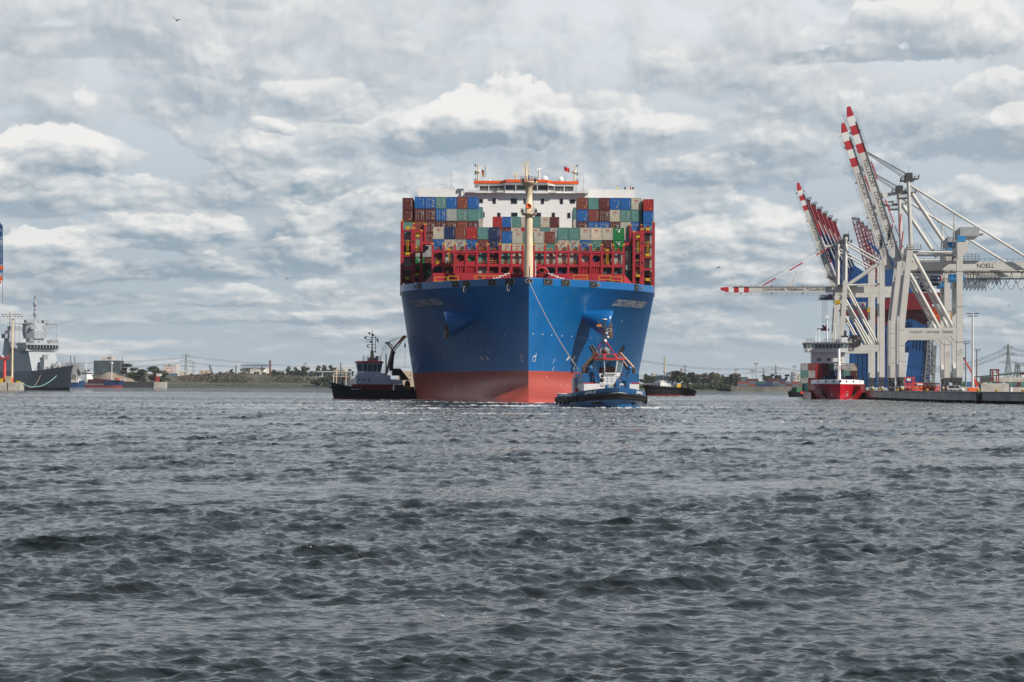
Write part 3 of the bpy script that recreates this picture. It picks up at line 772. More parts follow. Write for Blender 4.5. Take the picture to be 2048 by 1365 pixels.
    pl = MB(M('off_white')); q = S(1071, 553, 433); pl.tube(q, q + Vector((0, 0, 3.4)), .09); obj('jackstaff', pl, ship)
build_ship()

def arch_panel(b, x0, x1, z0, z1, y, th, inner):
    """plate in the XZ plane with one opening (inner: loop of (x, z))"""
    cx = sum(p[0] for p in inner) / len(inner); cz = sum(p[1] for p in inner) / len(inner)
    out = []
    for x, z in inner:
        dx, dz = x - cx, z - cz
        k = min([(x1 - cx) / dx if dx > 1e-6 else ((x0 - cx) / dx if dx < -1e-6 else 1e9), (z1 - cz) / dz if dz > 1e-6 else ((z0 - cz) / dz if dz < -1e-6 else 1e9)])
        out.append([cx + dx * k, cz + dz * k])
    for cxr, czr in ((x0, z0), (x1, z0), (x1, z1), (x0, z1)):
        i = min(range(len(out)), key=lambda i: (out[i][0] - cxr) ** 2 + (out[i][1] - czr) ** 2); out[i] = [cxr, czr]
    n = len(inner)
    vs = [(p[0], y, p[1]) for p in out] + [(p[0], y, p[1]) for p in inner] + [(p[0], y + th, p[1]) for p in inner]
    b.add(vs, [(i, (i + 1) % n, n + (i + 1) % n, n + i) for i in range(n)] + [(n + i, n + (i + 1) % n, 2 * n + (i + 1) % n, 2 * n + i) for i in range(n)])
def arch_loop(x0, x1, z0, z1, r, n=5):
    """opening with rounded upper corners and small lower ones"""
    pts = []
    for cx, cz, a0, rr in ((x1 - r, z1 - r, 0, r), (x0 + r, z1 - r, 90, r)):
        pts += [(cx + rr * math.cos(math.radians(a0 + 90 * i / n)), cz + rr * math.sin(math.radians(a0 + 90 * i / n))) for i in range(n + 1)]
    q = .25
    pts += [(x0, z0 + q), (x0 + q, z0), ((x0 + x1) / 2, z0), (x1 - q, z0), (x1, z0 + q)]
    return pts
def circle_loop(cx, cz, r, n=20): return [(cx + r * math.cos(2 * PI * (i + .5) / n), cz + r * math.sin(2 * PI * (i + .5) / n)) for i in range(n)]

def build_lashing():
    d = 451.0; y = d - SY; R = M('lash_red'); zc = lambda py: Z(py, d, 1057)
    cols = [866, 887.3, 909.7, 931.8, 953.9, 976.4, 999.7, 1023, 1045.2, 1067.5, 1090.0, 1113.0, 1136.5, 1159.2, 1181.5, 1203.8, 1226.2, 1248.4]
    xs = [X(c, d, 520) - SX for c in cols]
    xs = [(a - b) / 2 for a, b in zip(xs, xs[::-1])]
    z0, z1, z2, z3 = ZD, zc(531.5), zc(504), zc(490.5)
    br = MB(R)
    for i, x in enumerate(xs): br.box(x - .22, x + .22, y - .12, y + .2, ZD, z3)
    br.box(xs[0] + .22, xs[-1] - .22, y - .06, y + .12, zc(506.5), zc(502.5)); br.box(xs[0] + .22, xs[-1] - .22, y - .03, y + .12, zc(534), zc(529))
    for i in range(17):
        a, b_ = xs[i] + .22, xs[i + 1] - .22
        solid = i in (2, 3, 13, 14)
        if solid:
            arch_panel(br, a, b_, zc(529), zc(506.5), y + .1, .3, circle_loop((a + b_) / 2, zc(517), .86))
            for k in range(5):
                x = a + (b_ - a) * (k + .1) / 5; br.prism([(x, y + .3, ZD), (x + .12, y + .12, ZD), (x + .28, y + .12, ZD), (x + .4, y + .3, ZD)], (0, 0, zc(534.5) - ZD))
            br.box(a, b_, y + .3, y + .36, ZD, zc(534.2))
        else:
            arch_panel(br, a, b_, zc(529), zc(506.5), y + .1, .15, arch_loop(a + .06, b_ - .06, zc(528.7), zc(507.2), .5))
            arch_panel(br, a, b_, zc(549), zc(534), y + .1, .15, arch_loop(a + .06, b_ - .06, zc(548.8), zc(534.5), .3))
            for k in (.33, .66):
                x = a + (b_ - a) * k; br.box(x - .08, x + .08, y + .12, y + .24, zc(529.01), zc(523))
        x = (a + b_) / 2
        if i not in (2, 3, 13, 14): br.box(x - .1, x + .1, y - .02, y + .2, zc(502.4), zc(496))
    lb = obj('lashing_bridge', br, ship)
    ye = MB(M('yellow_paint'))
    for x in xs: ye.box(x - .3, x + .3, y - .15, y + .24, z3 + .005, z3 + .3)
    for i in range(17):
        a, b_ = xs[i] + .3, xs[i + 1] - .3
        for q in (497, 500): ye.beam((a, y + .35, zc(q)), (b_, y + .35, zc(q)), .06)
        if i not in (2, 3, 13, 14):
            for q in (522, 526): ye.beam((a, y + .3, zc(q)), (b_, y + .3, zc(q)), .06)
    for i in (1, 15):   # ladders and gear boxes
        ld = ye; ye = MB(M('yellow_paint'))
        x = (xs[i] + xs[i + 1]) / 2
        for s in (-.2, .2): ye.beam((x + s, y - .1, zc(529)), (x + s, y - .1, zc(507)), .06)
        for k in range(14): z = zc(529) + (zc(507) - zc(529)) * k / 13; ye.beam((x - .2, y - .1, z), (x + .2, y - .1, z), .05)
        ye.box(x - .4, x + .4, y - .15, y, zc(502), zc(498.5)); obj('ladder', ye, lb); ye = ld
    ye.box(xs[0] + .8, xs[0] + 1.5, y - .1, y + .1, zc(529), zc(524.5))
    obj('railing', ye, lb)
    ro = MB(M('wire'))
    for i in range(17):
        if 6 <= i <= 10: continue
        a, b_ = xs[i] + .3, xs[i + 1] - .3; za, zb = zc(500), zc(480)
        ro.tube((a, y + .3, za), (b_ - .2, y + .7, zb), .035, n=4, caps=False); ro.tube((b_, y + .3, za), (a + .2, y + .7, zb), .035, n=4, caps=False)
    obj('lashing_rods', ro, lb)
    # taller towers at both sides, a bay further aft
    for sg in (-1, 1):
        d2 = 468.0; y2 = d2 - SY; t = MB(R); g = MB(M('yellow_paint'))
        f = lambda px: sg * abs(X(px, d2, 520) - SX); c2 = lambda py: Z(py, d2, 1057)
        posts = [(803.5, 444.5, .55), (826.5, 459, .9), (842.5, 464, .55)]
        for px, py, w in posts:
            x = f(px); t.box(x - w / 2 * 1.15, x + w / 2 * 1.15, y2 - .2, y2 + .4, ZD - .4, c2(py)); g.box(x - w / 2, x + w / 2, y2 - .2, y2 + .35, c2(py) + .004, c2(py) + .32)
        for px, py in ((826, 449), (849, 450)):
            x = f(px); t.box(x - .25, x + .25, y2 + 1.4, y2 + 2.2, c2(490), c2(py)); g.box(x - .27, x + .27, y2 + 1.4, y2 + 2.2, c2(py) + .004, c2(py) + .3)
        t.beam((f(826), y2 + 1.8, c2(463)), (f(849), y2 + 1.8, c2(463)), .6, .5); t.beam((f(843.5), y2 + .8, c2(487)), (f(865), y2 + .8, c2(487)), .8, .7)
        for lv in (463, 491, 514, 538):
            a, b_ = sorted((f(803.5), f(826.5))); t.box(a + .25, b_ - .4, y2 - .08, y2 + .3, c2(lv + 1.6), c2(lv - 1.6))
        for lv in (478, 506, 531, 550):
            a, b_ = sorted((f(826.5), f(842.5))); t.box(a + .45, b_ - .28, y2 - .06, y2 + .3, c2(lv + 1.5), c2(lv - 1.5))
        for lo, hi in ((489, 464.6), (512.4, 492.6), (536.4, 515.6)):
            a, b_ = sorted((f(803.5), f(826.5))); arch_panel(t, a + .3, b_ - .45, c2(lo), c2(hi), y2 + .1, .25, arch_loop(a + .42, b_ - .57, c2(lo) + .1, c2(hi) - .1, .4))
        for k in range(6): g.box(f(826.5) - .2, f(826.5) + .2, y2 - .26, y2 - .21, c2(480 + k * 15), c2(476 + k * 15)) if False else None
        t.use(M('fairlead_black'))
        for k in range(4): t.box(f(826.5) - .16, f(826.5) + .16, y2 - .22, y2 - .19, c2(488 + k * 20), c2(482 + k * 20))
        for px, a, b_ in ((815, 460, 456), (815, 512, 508), (815, 561, 557), (834, 475, 471), (834, 553, 549)): g.box(f(px) - .5, f(px) + .5, y2 - .2, y2 - .05, c2(a), c2(a) + .55) 
        for lv in (454.5, 484, 507, 556):
            g.beam((f(805), y2 - .1, c2(lv)), (f(824), y2 - .1, c2(lv)), .08); g.beam((f(829), y2 - .1, c2(lv + 13)), (f(841), y2 - .1, c2(lv + 13)), .08)
        for px in (815, 834.5):
            for s in (-.22, .22): g.beam((f(px) + s, y2 - .15, c2(504)), (f(px) + s, y2 - .15, c2(482)), .07)
            for k in range(12): z = c2(504) + (c2(482) - c2(504)) * k / 11; g.beam((f(px) - .22, y2 - .15, z), (f(px) + .22, y2 - .15, z), .05)
        g.box(*sorted((f(800.5), f(824))), y2 - .3, y2 - .2, c2(568.5), c2(566.5)) if False else None
        tw = obj('lashing_tower', t, ship); obj('railing', g, tw)
build_lashing()

def build_deckhouse():
    d = 540.0; y = d - SY; zc = lambda py, dd=540.0: Z(py, dd, 1053)
    fx = lambda px, dd=540.0: X(px, dd, 400) - SX
    W = MB(M('white_paint')); G = MB(M('dark_glass'))
    W.box(fx(928.6), fx(1176.5), y, y + 13, ZD, zc(387.2))
    hs = obj('deckhouse', W, ship)
    for a_, b_ in ((836, 928), (1177, 1270)):
        w2 = MB(M('white_paint')); w2.box(fx(a_, 546), fx(b_, 546), y + 6, y + 9, zc(397, 546), zc(378.5, 546)); obj('bridge_wing', w2, ship)
    for px, py, w, h in ((961, 403, 1.3, 1.0), (988.5, 403, .75, 1.35), (1028, 403, 1.6, 1.3), (1051, 403, .9, 1.35), (1085, 403, .75, 1.35), (1123, 403, .75, 1.35), (1145, 403, 1.3, 1.0),
                         (966.5, 430.5, .7, 1.3), (998, 430.5, .8, 1.0), (1029, 430, 1.6, 1.0), (1076, 430, 1.6, 1.0), (1107, 431, .75, 1.35), (1138, 431, .75, 1.35)):
        f = MB(M('dark_glass')); x, z = fx(px), zc(py); f.box(x - w / 2, x + w / 2, y - .03, y + .05, z - h / 2, z + h / 2)
        wn = obj('window', f, hs)
        r = MB(M('steel_grey'))
        for a, b_, c_, e_ in ((-w / 2 - .08, w / 2 + .08, h / 2, h / 2 + .1), (-w / 2 - .08, w / 2 + .08, -h / 2 - .1, -h / 2), (-w / 2 - .08, -w / 2, -h / 2, h / 2), (w / 2, w / 2 + .08, -h / 2, h / 2)): r.box(x + a, x + b_, y - .06, y + .03, z + c_, z + e_)
        obj('window_frame', r, wn)
    # wheelhouse: three faces in front, leaning outwards at the top
    wh = MB(M('white_paint')); gl = MB(M('dark_glass')); mu = MB(M('white_paint'))
    pl = [(958, 1.4), (997, 1.2), (1010, -1.6), (1096, -1.6), (1109, 1.2), (1148, 1.4)]
    pts = [Vector((fx(px), y + dy, 0)) for px, dy in pl]
    lv = [zc(388), zc(382.2), zc(381.2), zc(372.6), zc(371.6), zc(369)]
    ln = lambda k: .35 * k
    for a, b_ in zip(pts, pts[1:]):
        for k in range(5):
            o0, o1 = Vector((0, -.22 * max(0, k - 1), lv[k])), Vector((0, -.22 * max(0, k), lv[k + 1])); m_ = gl if k == 2 else wh
            m_.quad(a + o0, b_ + o0, b_ + o1, a + o1)
        nseg = max(1, round((b_ - a).length / 2.6)) if abs((b_ - a).x) > 3 else 1
        for i in range(nseg + 1):
            p = a.lerp(b_, i / nseg); mu.beam(p + Vector((0, -.28, lv[2])), p + Vector((0, -.5, lv[3])), .22)
    wh.box(pts[0].x, pts[-1].x, y + 1.5, y + 10, lv[0], lv[-1])
    for px in (947.5, 1157):     # end frames of the wing shelters
        mu.beam((fx(px), y + 1, zc(390)), (fx(px), y + 1, zc(369)), .25)
    who = obj('wheelhouse', wh, ship); obj('bridge_window', gl, who); obj('mullions', mu, who)
    rf = MB(M('white_paint')); roof = [(947, 1.2), (1004, .9), (1012, -2.4), (1094, -2.4), (1102, .9), (1157.5, 1.2)]
    rp = [Vector((fx(px), y + dy, zc(369) + .01)) for px, dy in roof] ; rf.prism(rp + [Vector((rp[-1].x, y + 10, rp[0].z)), Vector((rp[0].x, y + 10, rp[0].z))], (0, 0, .25))
    ro = obj('wheelhouse_roof', rf, ship)
    ob = MB(M('orange_paint'))
    for a, b_ in zip(rp, rp[1:]): ob.beam(a + Vector((0, -.1, .62)), b_ + Vector((0, -.1, .62)), .2, .75)
    obj('roof_edge', ob, ro)
    dk = MB(M('off_white'))
    dk.box(fx(928.8), fx(1176.3), y - 1.4, y - .01, zc(387.4), zc(386.6))
    dk.rail([(fx(929), y - 1.4, zc(386.5)), (fx(1176), y - 1.4, zc(386.5))], 1.1, .03, 1.8, 3)
    dk.rail([(fx(948), y + 1.5, zc(366)), (fx(1157), y + 1.5, zc(366))], 1.3, .025, 2.2, 3)
    for k in range(13):
        x = fx(935) + (fx(1170) - fx(935)) * k / 12; dk.beam((x, y - .02, zc(391)), (x + .1, y - 1.6, zc(388)), .1)
    for px in (942, 1000, 1106, 1163): dk.box(fx(px) - .9, fx(px) + .9, y - 1.9, y - 1.41, zc(387), zc(383.5))
    obj('bridge_front_gallery', dk, ship)
    # masts, radomes and radars on the roof
    zr = zc(368)
    ms = MB(M('mast_tan')); ms.use(M('cream_paint'))
    x = fx(1052.5); ms.tube((x, y + 4, zr), (x, y + 4, zc(338)), .38, .3); ms.tube((x, y + 4, zc(338)), (x, y + 4, zc(320)), .26, .14)
    ms.beam((fx(1020), y + 4, zc(358.5)), (fx(1086), y + 4, zc(358.5)), .7, .5)
    for px in (1025, 1033, 1078, 1083): ms.beam((fx(px), y + 4, zr), (fx(px), y + 4, zc(358.5)), .3)
    for py, w in ((327.5, 7), (334.5, 7), (341, 6), (322, 4)):
        ms.beam((fx(1052 - w), y + 4, zc(py)), (fx(1052 + w), y + 4, zc(py)), .14)
        for s in (-1, 1): ms.box(fx(1052 + s * w) - .12, fx(1052 + s * w) + .12, y + 3.8, y + 4.2, zc(py) - .35, zc(py) + .5)
    ms.tube((x + .7, y + 4.5, zc(358)), (x + .7, y + 4.5, zc(337)), .2, .12); ms.rail([(fx(1020), y + 3.6, zc(357.5)), (fx(1086), y + 3.6, zc(357.5))], 1.1, .025, 1.6)
    mo = obj('radar_mast', ms, ship)
    rd = MB(M('cream_paint')); rd.tube((fx(1032), y + 4, zc(358)), (fx(1032), y + 4, zc(346)), .3, .25); rd.beam((fx(1022), y + 4, zc(344.8)), (fx(1042), y + 4, zc(344.8)), .3, .28); obj('radar_scanner', rd, mo)
    rd = MB(M('off_white')); rd.tube((fx(1078.5), y + 4, zc(358)), (fx(1078.5), y + 4, zc(338)), .32, .25); rd.beam((fx(1072), y + 4, zc(337)), (fx(1084), y + 4.8, zc(333)), .4, .4); obj('radar_scanner', rd, mo)
    for px, r, py in ((1090, .95, 357), (1122, .85, 358), (1135.5, .5, 362.3), (978.5, .5, 361.8), (993, .42, 363)):
        b = MB(M('white_paint')); b.ball((fx(px), y + 3, zc(py)), r, 14, 8, 1.12); b.tube((fx(px), y + 3, zr), (fx(px), y + 3, zc(py) - r * .8), r * .35, r * .5); obj('radome', b, ship)
    for px, sg in ((955.5, 1), (1149, -1)):
        b = MB(M('cream_paint')); x = fx(px); b.tube((x, y + 2, zr), (x, y + 2, zc(327)), .3, .12)
        b.lathe([(.3, 0), (.75, .1), (.75, .5), (.3, .6)], (x, y + 2, zc(345)), 10)
        b.beam((x, y + 2, zc(329.5)), (x + sg * 1.95, y + 2, zc(329.5)), .1)
        b.use(M('dark_steel'))
        for py in (330, 344, 347, 359): b.box(x - sg * .75 - .15, x - sg * .75 + .15, y + 1.8, y + 2.2, zc(py) - .3, zc(py) + .3); b.beam((x, y + 2, zc(py)), (x - sg * .7, y + 2, zc(py)), .08)
        obj('signal_mast', b, ship)
    b = MB(M('wire'))
    for r, py in ((.3, 334), (.3, 342), (.3, 349.5)):
        c = Vector((fx(969.5), y + 2, zc(py))); b.path([c + Vector((.32 * math.cos(a), 0, .42 * math.sin(a))) for a in np.linspace(0, 2 * PI, 9)], .05, 4)
    b.path([(fx(969.5), y + 2, zc(329.5)), (fx(969.5), y + 2, zc(352))], .03, 4)
    obj('day_shapes', b, ship)
    an = MB(M('wire'))
    for px, py0, py1, dd in ((900.5, 378, 343, 6), (1168, 378, 347, 6), (1130, 366, 345, 3), (1010, 366, 352, 3), (965, 366, 350, 3)): an.tube((fx(px), y + dd, zc(py0)), (fx(px), y + dd, zc(py1)), .06, .03, 5)
    an.path([(fx(901), y + 6, zc(366)), (fx(906), y + 6, zc(373)), (fx(907.5), y + 6, zc(378))], .05, 4)
    obj('whip_aerial', an, ship)
    # flags
    f = MB(mat('flag_black', (.02, .02, .02), .8)); x, zt = fx(965), zc(335)
    def flag(b, x, z0, z1, w, m, yy):
        b.use(m); n = 5
        for i in range(n): 
            a, c = x + w * i / n, x + w * (i + 1) / n; ya, yc = yy + .12 * math.sin(i * 1.9), yy + .12 * math.sin((i + 1) * 1.9); dz = -.12 * i; dz2 = -.12 * (i + 1)
            b.add([(a, ya, z0 + dz), (c, yc, z0 + dz2), (c, yc, z1 + dz2), (a, ya, z1 + dz)] + [(a, ya + .03, z0 + dz), (c, yc + .03, z0 + dz2), (c, yc + .03, z1 + dz2), (a, ya + .03, z1 + dz)], [(0, 1, 2, 3), (7, 6, 5, 4), (3, 2, 6, 7), (0, 4, 5, 1), (1, 5, 6, 2), (0, 3, 7, 4)])
    y_ = y + 2.0
    for k, m_ in ((0, M('flag_black')), (1, M('signal_red')), (2, M('yellow_paint'))): flag(f, x - .3 + k * .01, zt - .62 * (k + 1) - .2, zt - .62 * k - .2, .55, m_, y_)
    o = obj('flag', f, None, (SX, SY, 0)); tag(o, 'black red and gold flag hanging limp from the left signal mast', 'flag')
    f = MB(M('signal_red')); flag(f, fx(1128), zc(339.5), zc(331), 1.5, M('signal_red'), y_)
    o = obj('flag', f, None, (SX, SY, 0)); tag(o, 'plain red flag flying from the right signal mast', 'flag')
    mp = MB(M('wire')); mp.path([(fx(1138), y_, zc(329.5)), (fx(1129), y_, zc(331)), (fx(1129), y_, zc(340))], .04, 4); obj('halyard', mp, ship)
build_deckhouse()

ORD = ['', 'first', 'second', 'third', 'fourth', 'fifth', 'sixth', 'seventh', 'eighth', 'ninth', 'tenth', 'eleventh', 'twelfth']
TIERN = {1: 'lowest', 2: 'second', 3: 'third', 4: 'fourth', 5: 'fifth', 6: 'sixth', 7: 'top', 8: 'top'}
def build_cargo():
    short = {'m': 'maroon', 'w': 'brown', 'r': 'red', 'b': 'blue', 'n': 'navy', 't': 'teal', 'g': 'green', 'e': 'beige', 'y': 'grey', 'c': 'cream', 'k': 'dark teal', 's': 'slate'}
    TZ = 2.85
    def stack(px0, pitch, d, base, tiers, where, cnt, first, rev=False):
        """tiers: {tier number: string of colour letters, capital = door end}"""
        for tn, row in tiers.items():
            for i, ch in enumerate(row):
                if ch in '. ': continue
                doors = ch.isupper(); colour = short[ch.lower()]
                x = X(px0 + pitch * (i + .5), d, 500)
                pos = ORD[i + first]
                lab = f"{colour} container, {'doors' if doors else 'ribbed end'} forward, tier {tn}, {ORD[i + first]} column {where}"
                container((x, d, base + (tn - 1) * TZ), colour, doors, lab, 'containers stacked on the big ship')
    b0 = 28.2
    stack(866, 22.15, 451.75, b0, {4: 'enwrtn', 3: 'beybwn', 2: 'mymgtm', 1: 'nmmmym'}, 'in front row left of mast', 6, 1)
    stack(1115.4, 22.15, 451.75, b0, {4: 'ttecеg'.replace('е', 'e'), 3: 'eyBtmg', 2: 'eyynmy', 1: 'nmmmkk'}, 'in front row right of mast', 6, 1)
    stack(999.8, 23.0, 452.0, b0, {2: 'teyty', 1: 'mktkk'}, 'low down behind the foremast', 5, 1)
    stack(1003.2, 21.4, 470, 28.7, {4: 'betew', 3: 'eeeEt'}, 'in middle row behind foremast', 5, 1)
    stack(828.3, 21.35, 470, b0, {7: 'bBTbwb', 6: 'MMBYTt', 5: 'wMMMwM', 4: 'tMyyww'}, 'of high block left of bridge', 6, 1)
    stack(828.3, 21.35, 470, b0, {3: 'yY', 2: 'gm', 1: 'mg'}, 'behind left lashing tower', 2, 1)
    stack(804.3, 20.8, 469.2, b0 - .35, {7: 'm', 6: 'm', 5: 't', 4: 'y', 3: 'm', 2: 'y', 1: 'm'}, 'of the outermost left stack', 1, 1)
    stack(1154.6, 21.45, 470, b0, {7: 'wtmbbe', 6: 'bwMeTt', 5: 'MBBMEB', 4: 'wwyyyn'}, 'of high block right of bridge', 6, 1)
    stack(1240.4, 21.45, 470, b0, {3: 'yn', 2: 'ym', 1: 'km'}, 'behind right lashing tower', 2, 1)
    stack(1286.3, 20.8, 469.2, b0 - .35, {7: 'r', 6: 'b', 5: 'B', 4: 'y', 3: 'y', 2: 'e', 1: 'm'}, 'of the outermost right stack', 1, 1)
    stack(944.5, 20.4, 488, b0 - .7, {7: 't', 6: 'e', 5: 'y'}, 'peeping behind left high block', 1, 1)
    stack(1146.2, 20.4, 488, b0 - .7, {7: 't', 6: 'e', 5: 'm'}, 'peeping behind right high block', 1, 1)
    stack(984.6, 19.15, 524, b0, {7: 'rbteeer'.replace('eeer', 'etem')[:7], 6: 'wmerety'[:7], 5: 'wwewtwt'[:7]}, 'in row just before bridge', 7, 1)
build_cargo()
# ------------------------------------------------------------------ tugs
mat('tug_blue', (.016, .098, .25), .38, streak=.18, var=.08, coat=.2)
mat('tug_white', (.66, .66, .66), .45, streak=.22)
mat('tug_grey', (.72, .73, .77), .5, streak=.2)
mat('tug_black', (.014, .015, .02), .4, streak=.25)
mat('tug_red', (.30, .022, .022), .5, streak=.2)
mat('roof_red', (.50, .018, .03), .42)
mat('pipe_brown', (.17, .105, .08), .38, metal=.6, var=.3)
mat('deck_green', (.03, .14, .06), .6)
def tug_hull(t, L, B, zb, zm, zs, body, boot, fend=None, flare=.80, tyres=0, inner=None, belt_drop=1.0, bow=2.3):
    """hull part with bulwark; bow at -y (y = 0), stern at y = L; returns sheer and half breadth"""
    sheer = lambda u: zm + (zb - zm) * max(0, 1 - u / .55) ** 1.7 + (zs - zm) * max(0, (u - .6) / .4) ** 2
    def hb(u):
        a = (1 - max(0, 1 - u / .42) ** bow) ** (1 / 1.45) if u < .42 else 1.0
        e = (1 - max(0, (u - .86) / .14) ** 2.5) ** .5 if u > .86 else 1.0
        return B / 2 * max(0.0, a) * (.12 * max(0, 1 - e) + e if e > 0 else .1)
    us = [0, .006, .02, .04, .07, .11, .16, .22, .3, .4, .5, .6, .7, .8, .86, .91, .95, .98, .995, 1.0]
    b = MB(body); lv = [(-.9, .0), (0, .12), (.35, .2), (None, .55), (None, .85), (None, 1.0)]
    def pt(u, k, s):
        z, f = lv[k]; zt = sheer(u)
        if z is None: z = .35 + (zt - .35) * {3: .45, 4: .8, 5: 1.0}[k]
        fl = flare + (1 - flare) * f ** .8 if u < .75 else .92 + .08 * f
        return (s * hb(u) * fl, u * L + (1 - f) * L * .045 * max(0, 1 - u / .3), z)
    ms = lambda c: boot if c[2] < .3 else body
    for s in (-1, 1):
        rows = [[pt(u, k, s) for u in us] for k in range(6)]
        b.loft(rows if s > 0 else rows[::-1], ms)
        top = rows[5]; ins = [(x * .95, y * .985 + .25, z) for x, y, z in top]; low = [(x, y, z - .9) for x, y, z in ins]
        rr = [top, ins, low]; q = (lambda c: inner) if inner else ms
        b.loft(rr if s > 0 else rr[::-1], q)
    hull = obj('hull', b, t)
    d = MB(M('dark_steel'))
    for u0, u1 in zip(us, us[1:]): d.quad((-hb(u0) * .95, u0 * L + .25, sheer(u0) - .88), (hb(u0) * .95, u0 * L + .25, sheer(u0) - .88), (hb(u1) * .95, u1 * L + .25, sheer(u1) - .88), (-hb(u1) * .95, u1 * L + .25, sheer(u1) - .88))
    obj('deck', d, t)
    if fend:
        f = MB(M('rubber')); f.sm = True
        for dz, r in fend:
            pts = [Vector((s * (hb(u) * 1.0 + .1), u * L - (.15 if u < .05 else 0), sheer(u) - dz * (1 - .25 * min(1, u / .4)))) for s in (-1, 1) for u in (us[::-1] if s < 0 else us)]
            f.path(pts, r, 8)
        obj('rubber_fender', f, t)
    for k in range(tyres):
        for s in (-1, 1):
            u = .25 + .7 * k / max(1, tyres - 1) if tyres < 8 else .02 + .5 * k / tyres
            a = MB(M('rubber')); c = Vector((s * (hb(u) + .18), u * L, sheer(u) - belt_drop)); ax = (s, -.6 if u < .1 else 0, 0)
            a.lathe([(.25, -.15), (.6, -.15), (.68, 0), (.6, .15), (.25, .15), (.25, -.15)], c, 12, ax); obj('tyre', a, t)
    return sheer, hb
def wheelhouse(t, pts, z0, z1, z2, z3, wall, lean=.35, roof=None, over=.35, glass=None, gap=.14, interior=None):
    """house with raked windows all round: pts is the plan (x, y) at the sill, counter-clockwise seen from above"""
    w = MB(wall); g = MB(glass or M('green_glass')); n = len(pts)
    c = Vector((sum(p[0] for p in pts) / n, sum(p[1] for p in pts) / n, 0))
    def ring(z, k): return [Vector((p[0], p[1], z)) + (Vector((p[0], p[1], 0)) - c).normalized() * k for p in pts]
    r0, r1, r2, r3 = ring(z0, 0), ring(z1, 0), ring(z2, lean), ring(z3, lean)
    for a, b in ((r0, r1), (r2, r3)):
        for i in range(n): w.quad(a[i], a[(i + 1) % n], b[(i + 1) % n], b[i])
    w.poly(r3)
    for i in range(n):
        j = (i + 1) % n; k = max(1, round((r1[j] - r1[i]).length / 1.3))
        for m_ in range(k):
            f0, f1 = (m_ + gap / 2) / k, (m_ + 1 - gap / 2) / k
            P4 = [r1[i].lerp(r1[j], f0), r1[i].lerp(r1[j], f1), r2[i].lerp(r2[j], f1), r2[i].lerp(r2[j], f0)]
            nn = (P4[1] - P4[0]).cross(P4[3] - P4[0]).normalized()
            g.poly([q - nn * .05 for q in P4])
            e0, e1 = m_ / k, (m_ + 1) / k
            w.quad(r1[i].lerp(r1[j], e0), r1[i].lerp(r1[j], f0), r2[i].lerp(r2[j], f0), r2[i].lerp(r2[j], e0))
            w.quad(r1[i].lerp(r1[j], f1), r1[i].lerp(r1[j], e1), r2[i].lerp(r2[j], e1), r2[i].lerp(r2[j], f1))
    o = obj('wheelhouse', w, t); obj('window', g, o)
    if roof:
        r = MB(roof); a, b, d = ring(z3, lean + over), ring(z3 + .28, lean + over), ring(z3 + .62, lean - .25)
        for p, q in ((a, b), (b, d)):
            for i in range(n): r.quad(p[i], p[(i + 1) % n], q[(i + 1) % n], q[i])
        r.poly(d); r.poly(a[::-1]); obj('roof', r, t)
    return o
def box_part(t, name, m, *bx, bev=0):
    b = MB(m)
    for q in bx: b.box(*q)
    return obj(name, b, t)

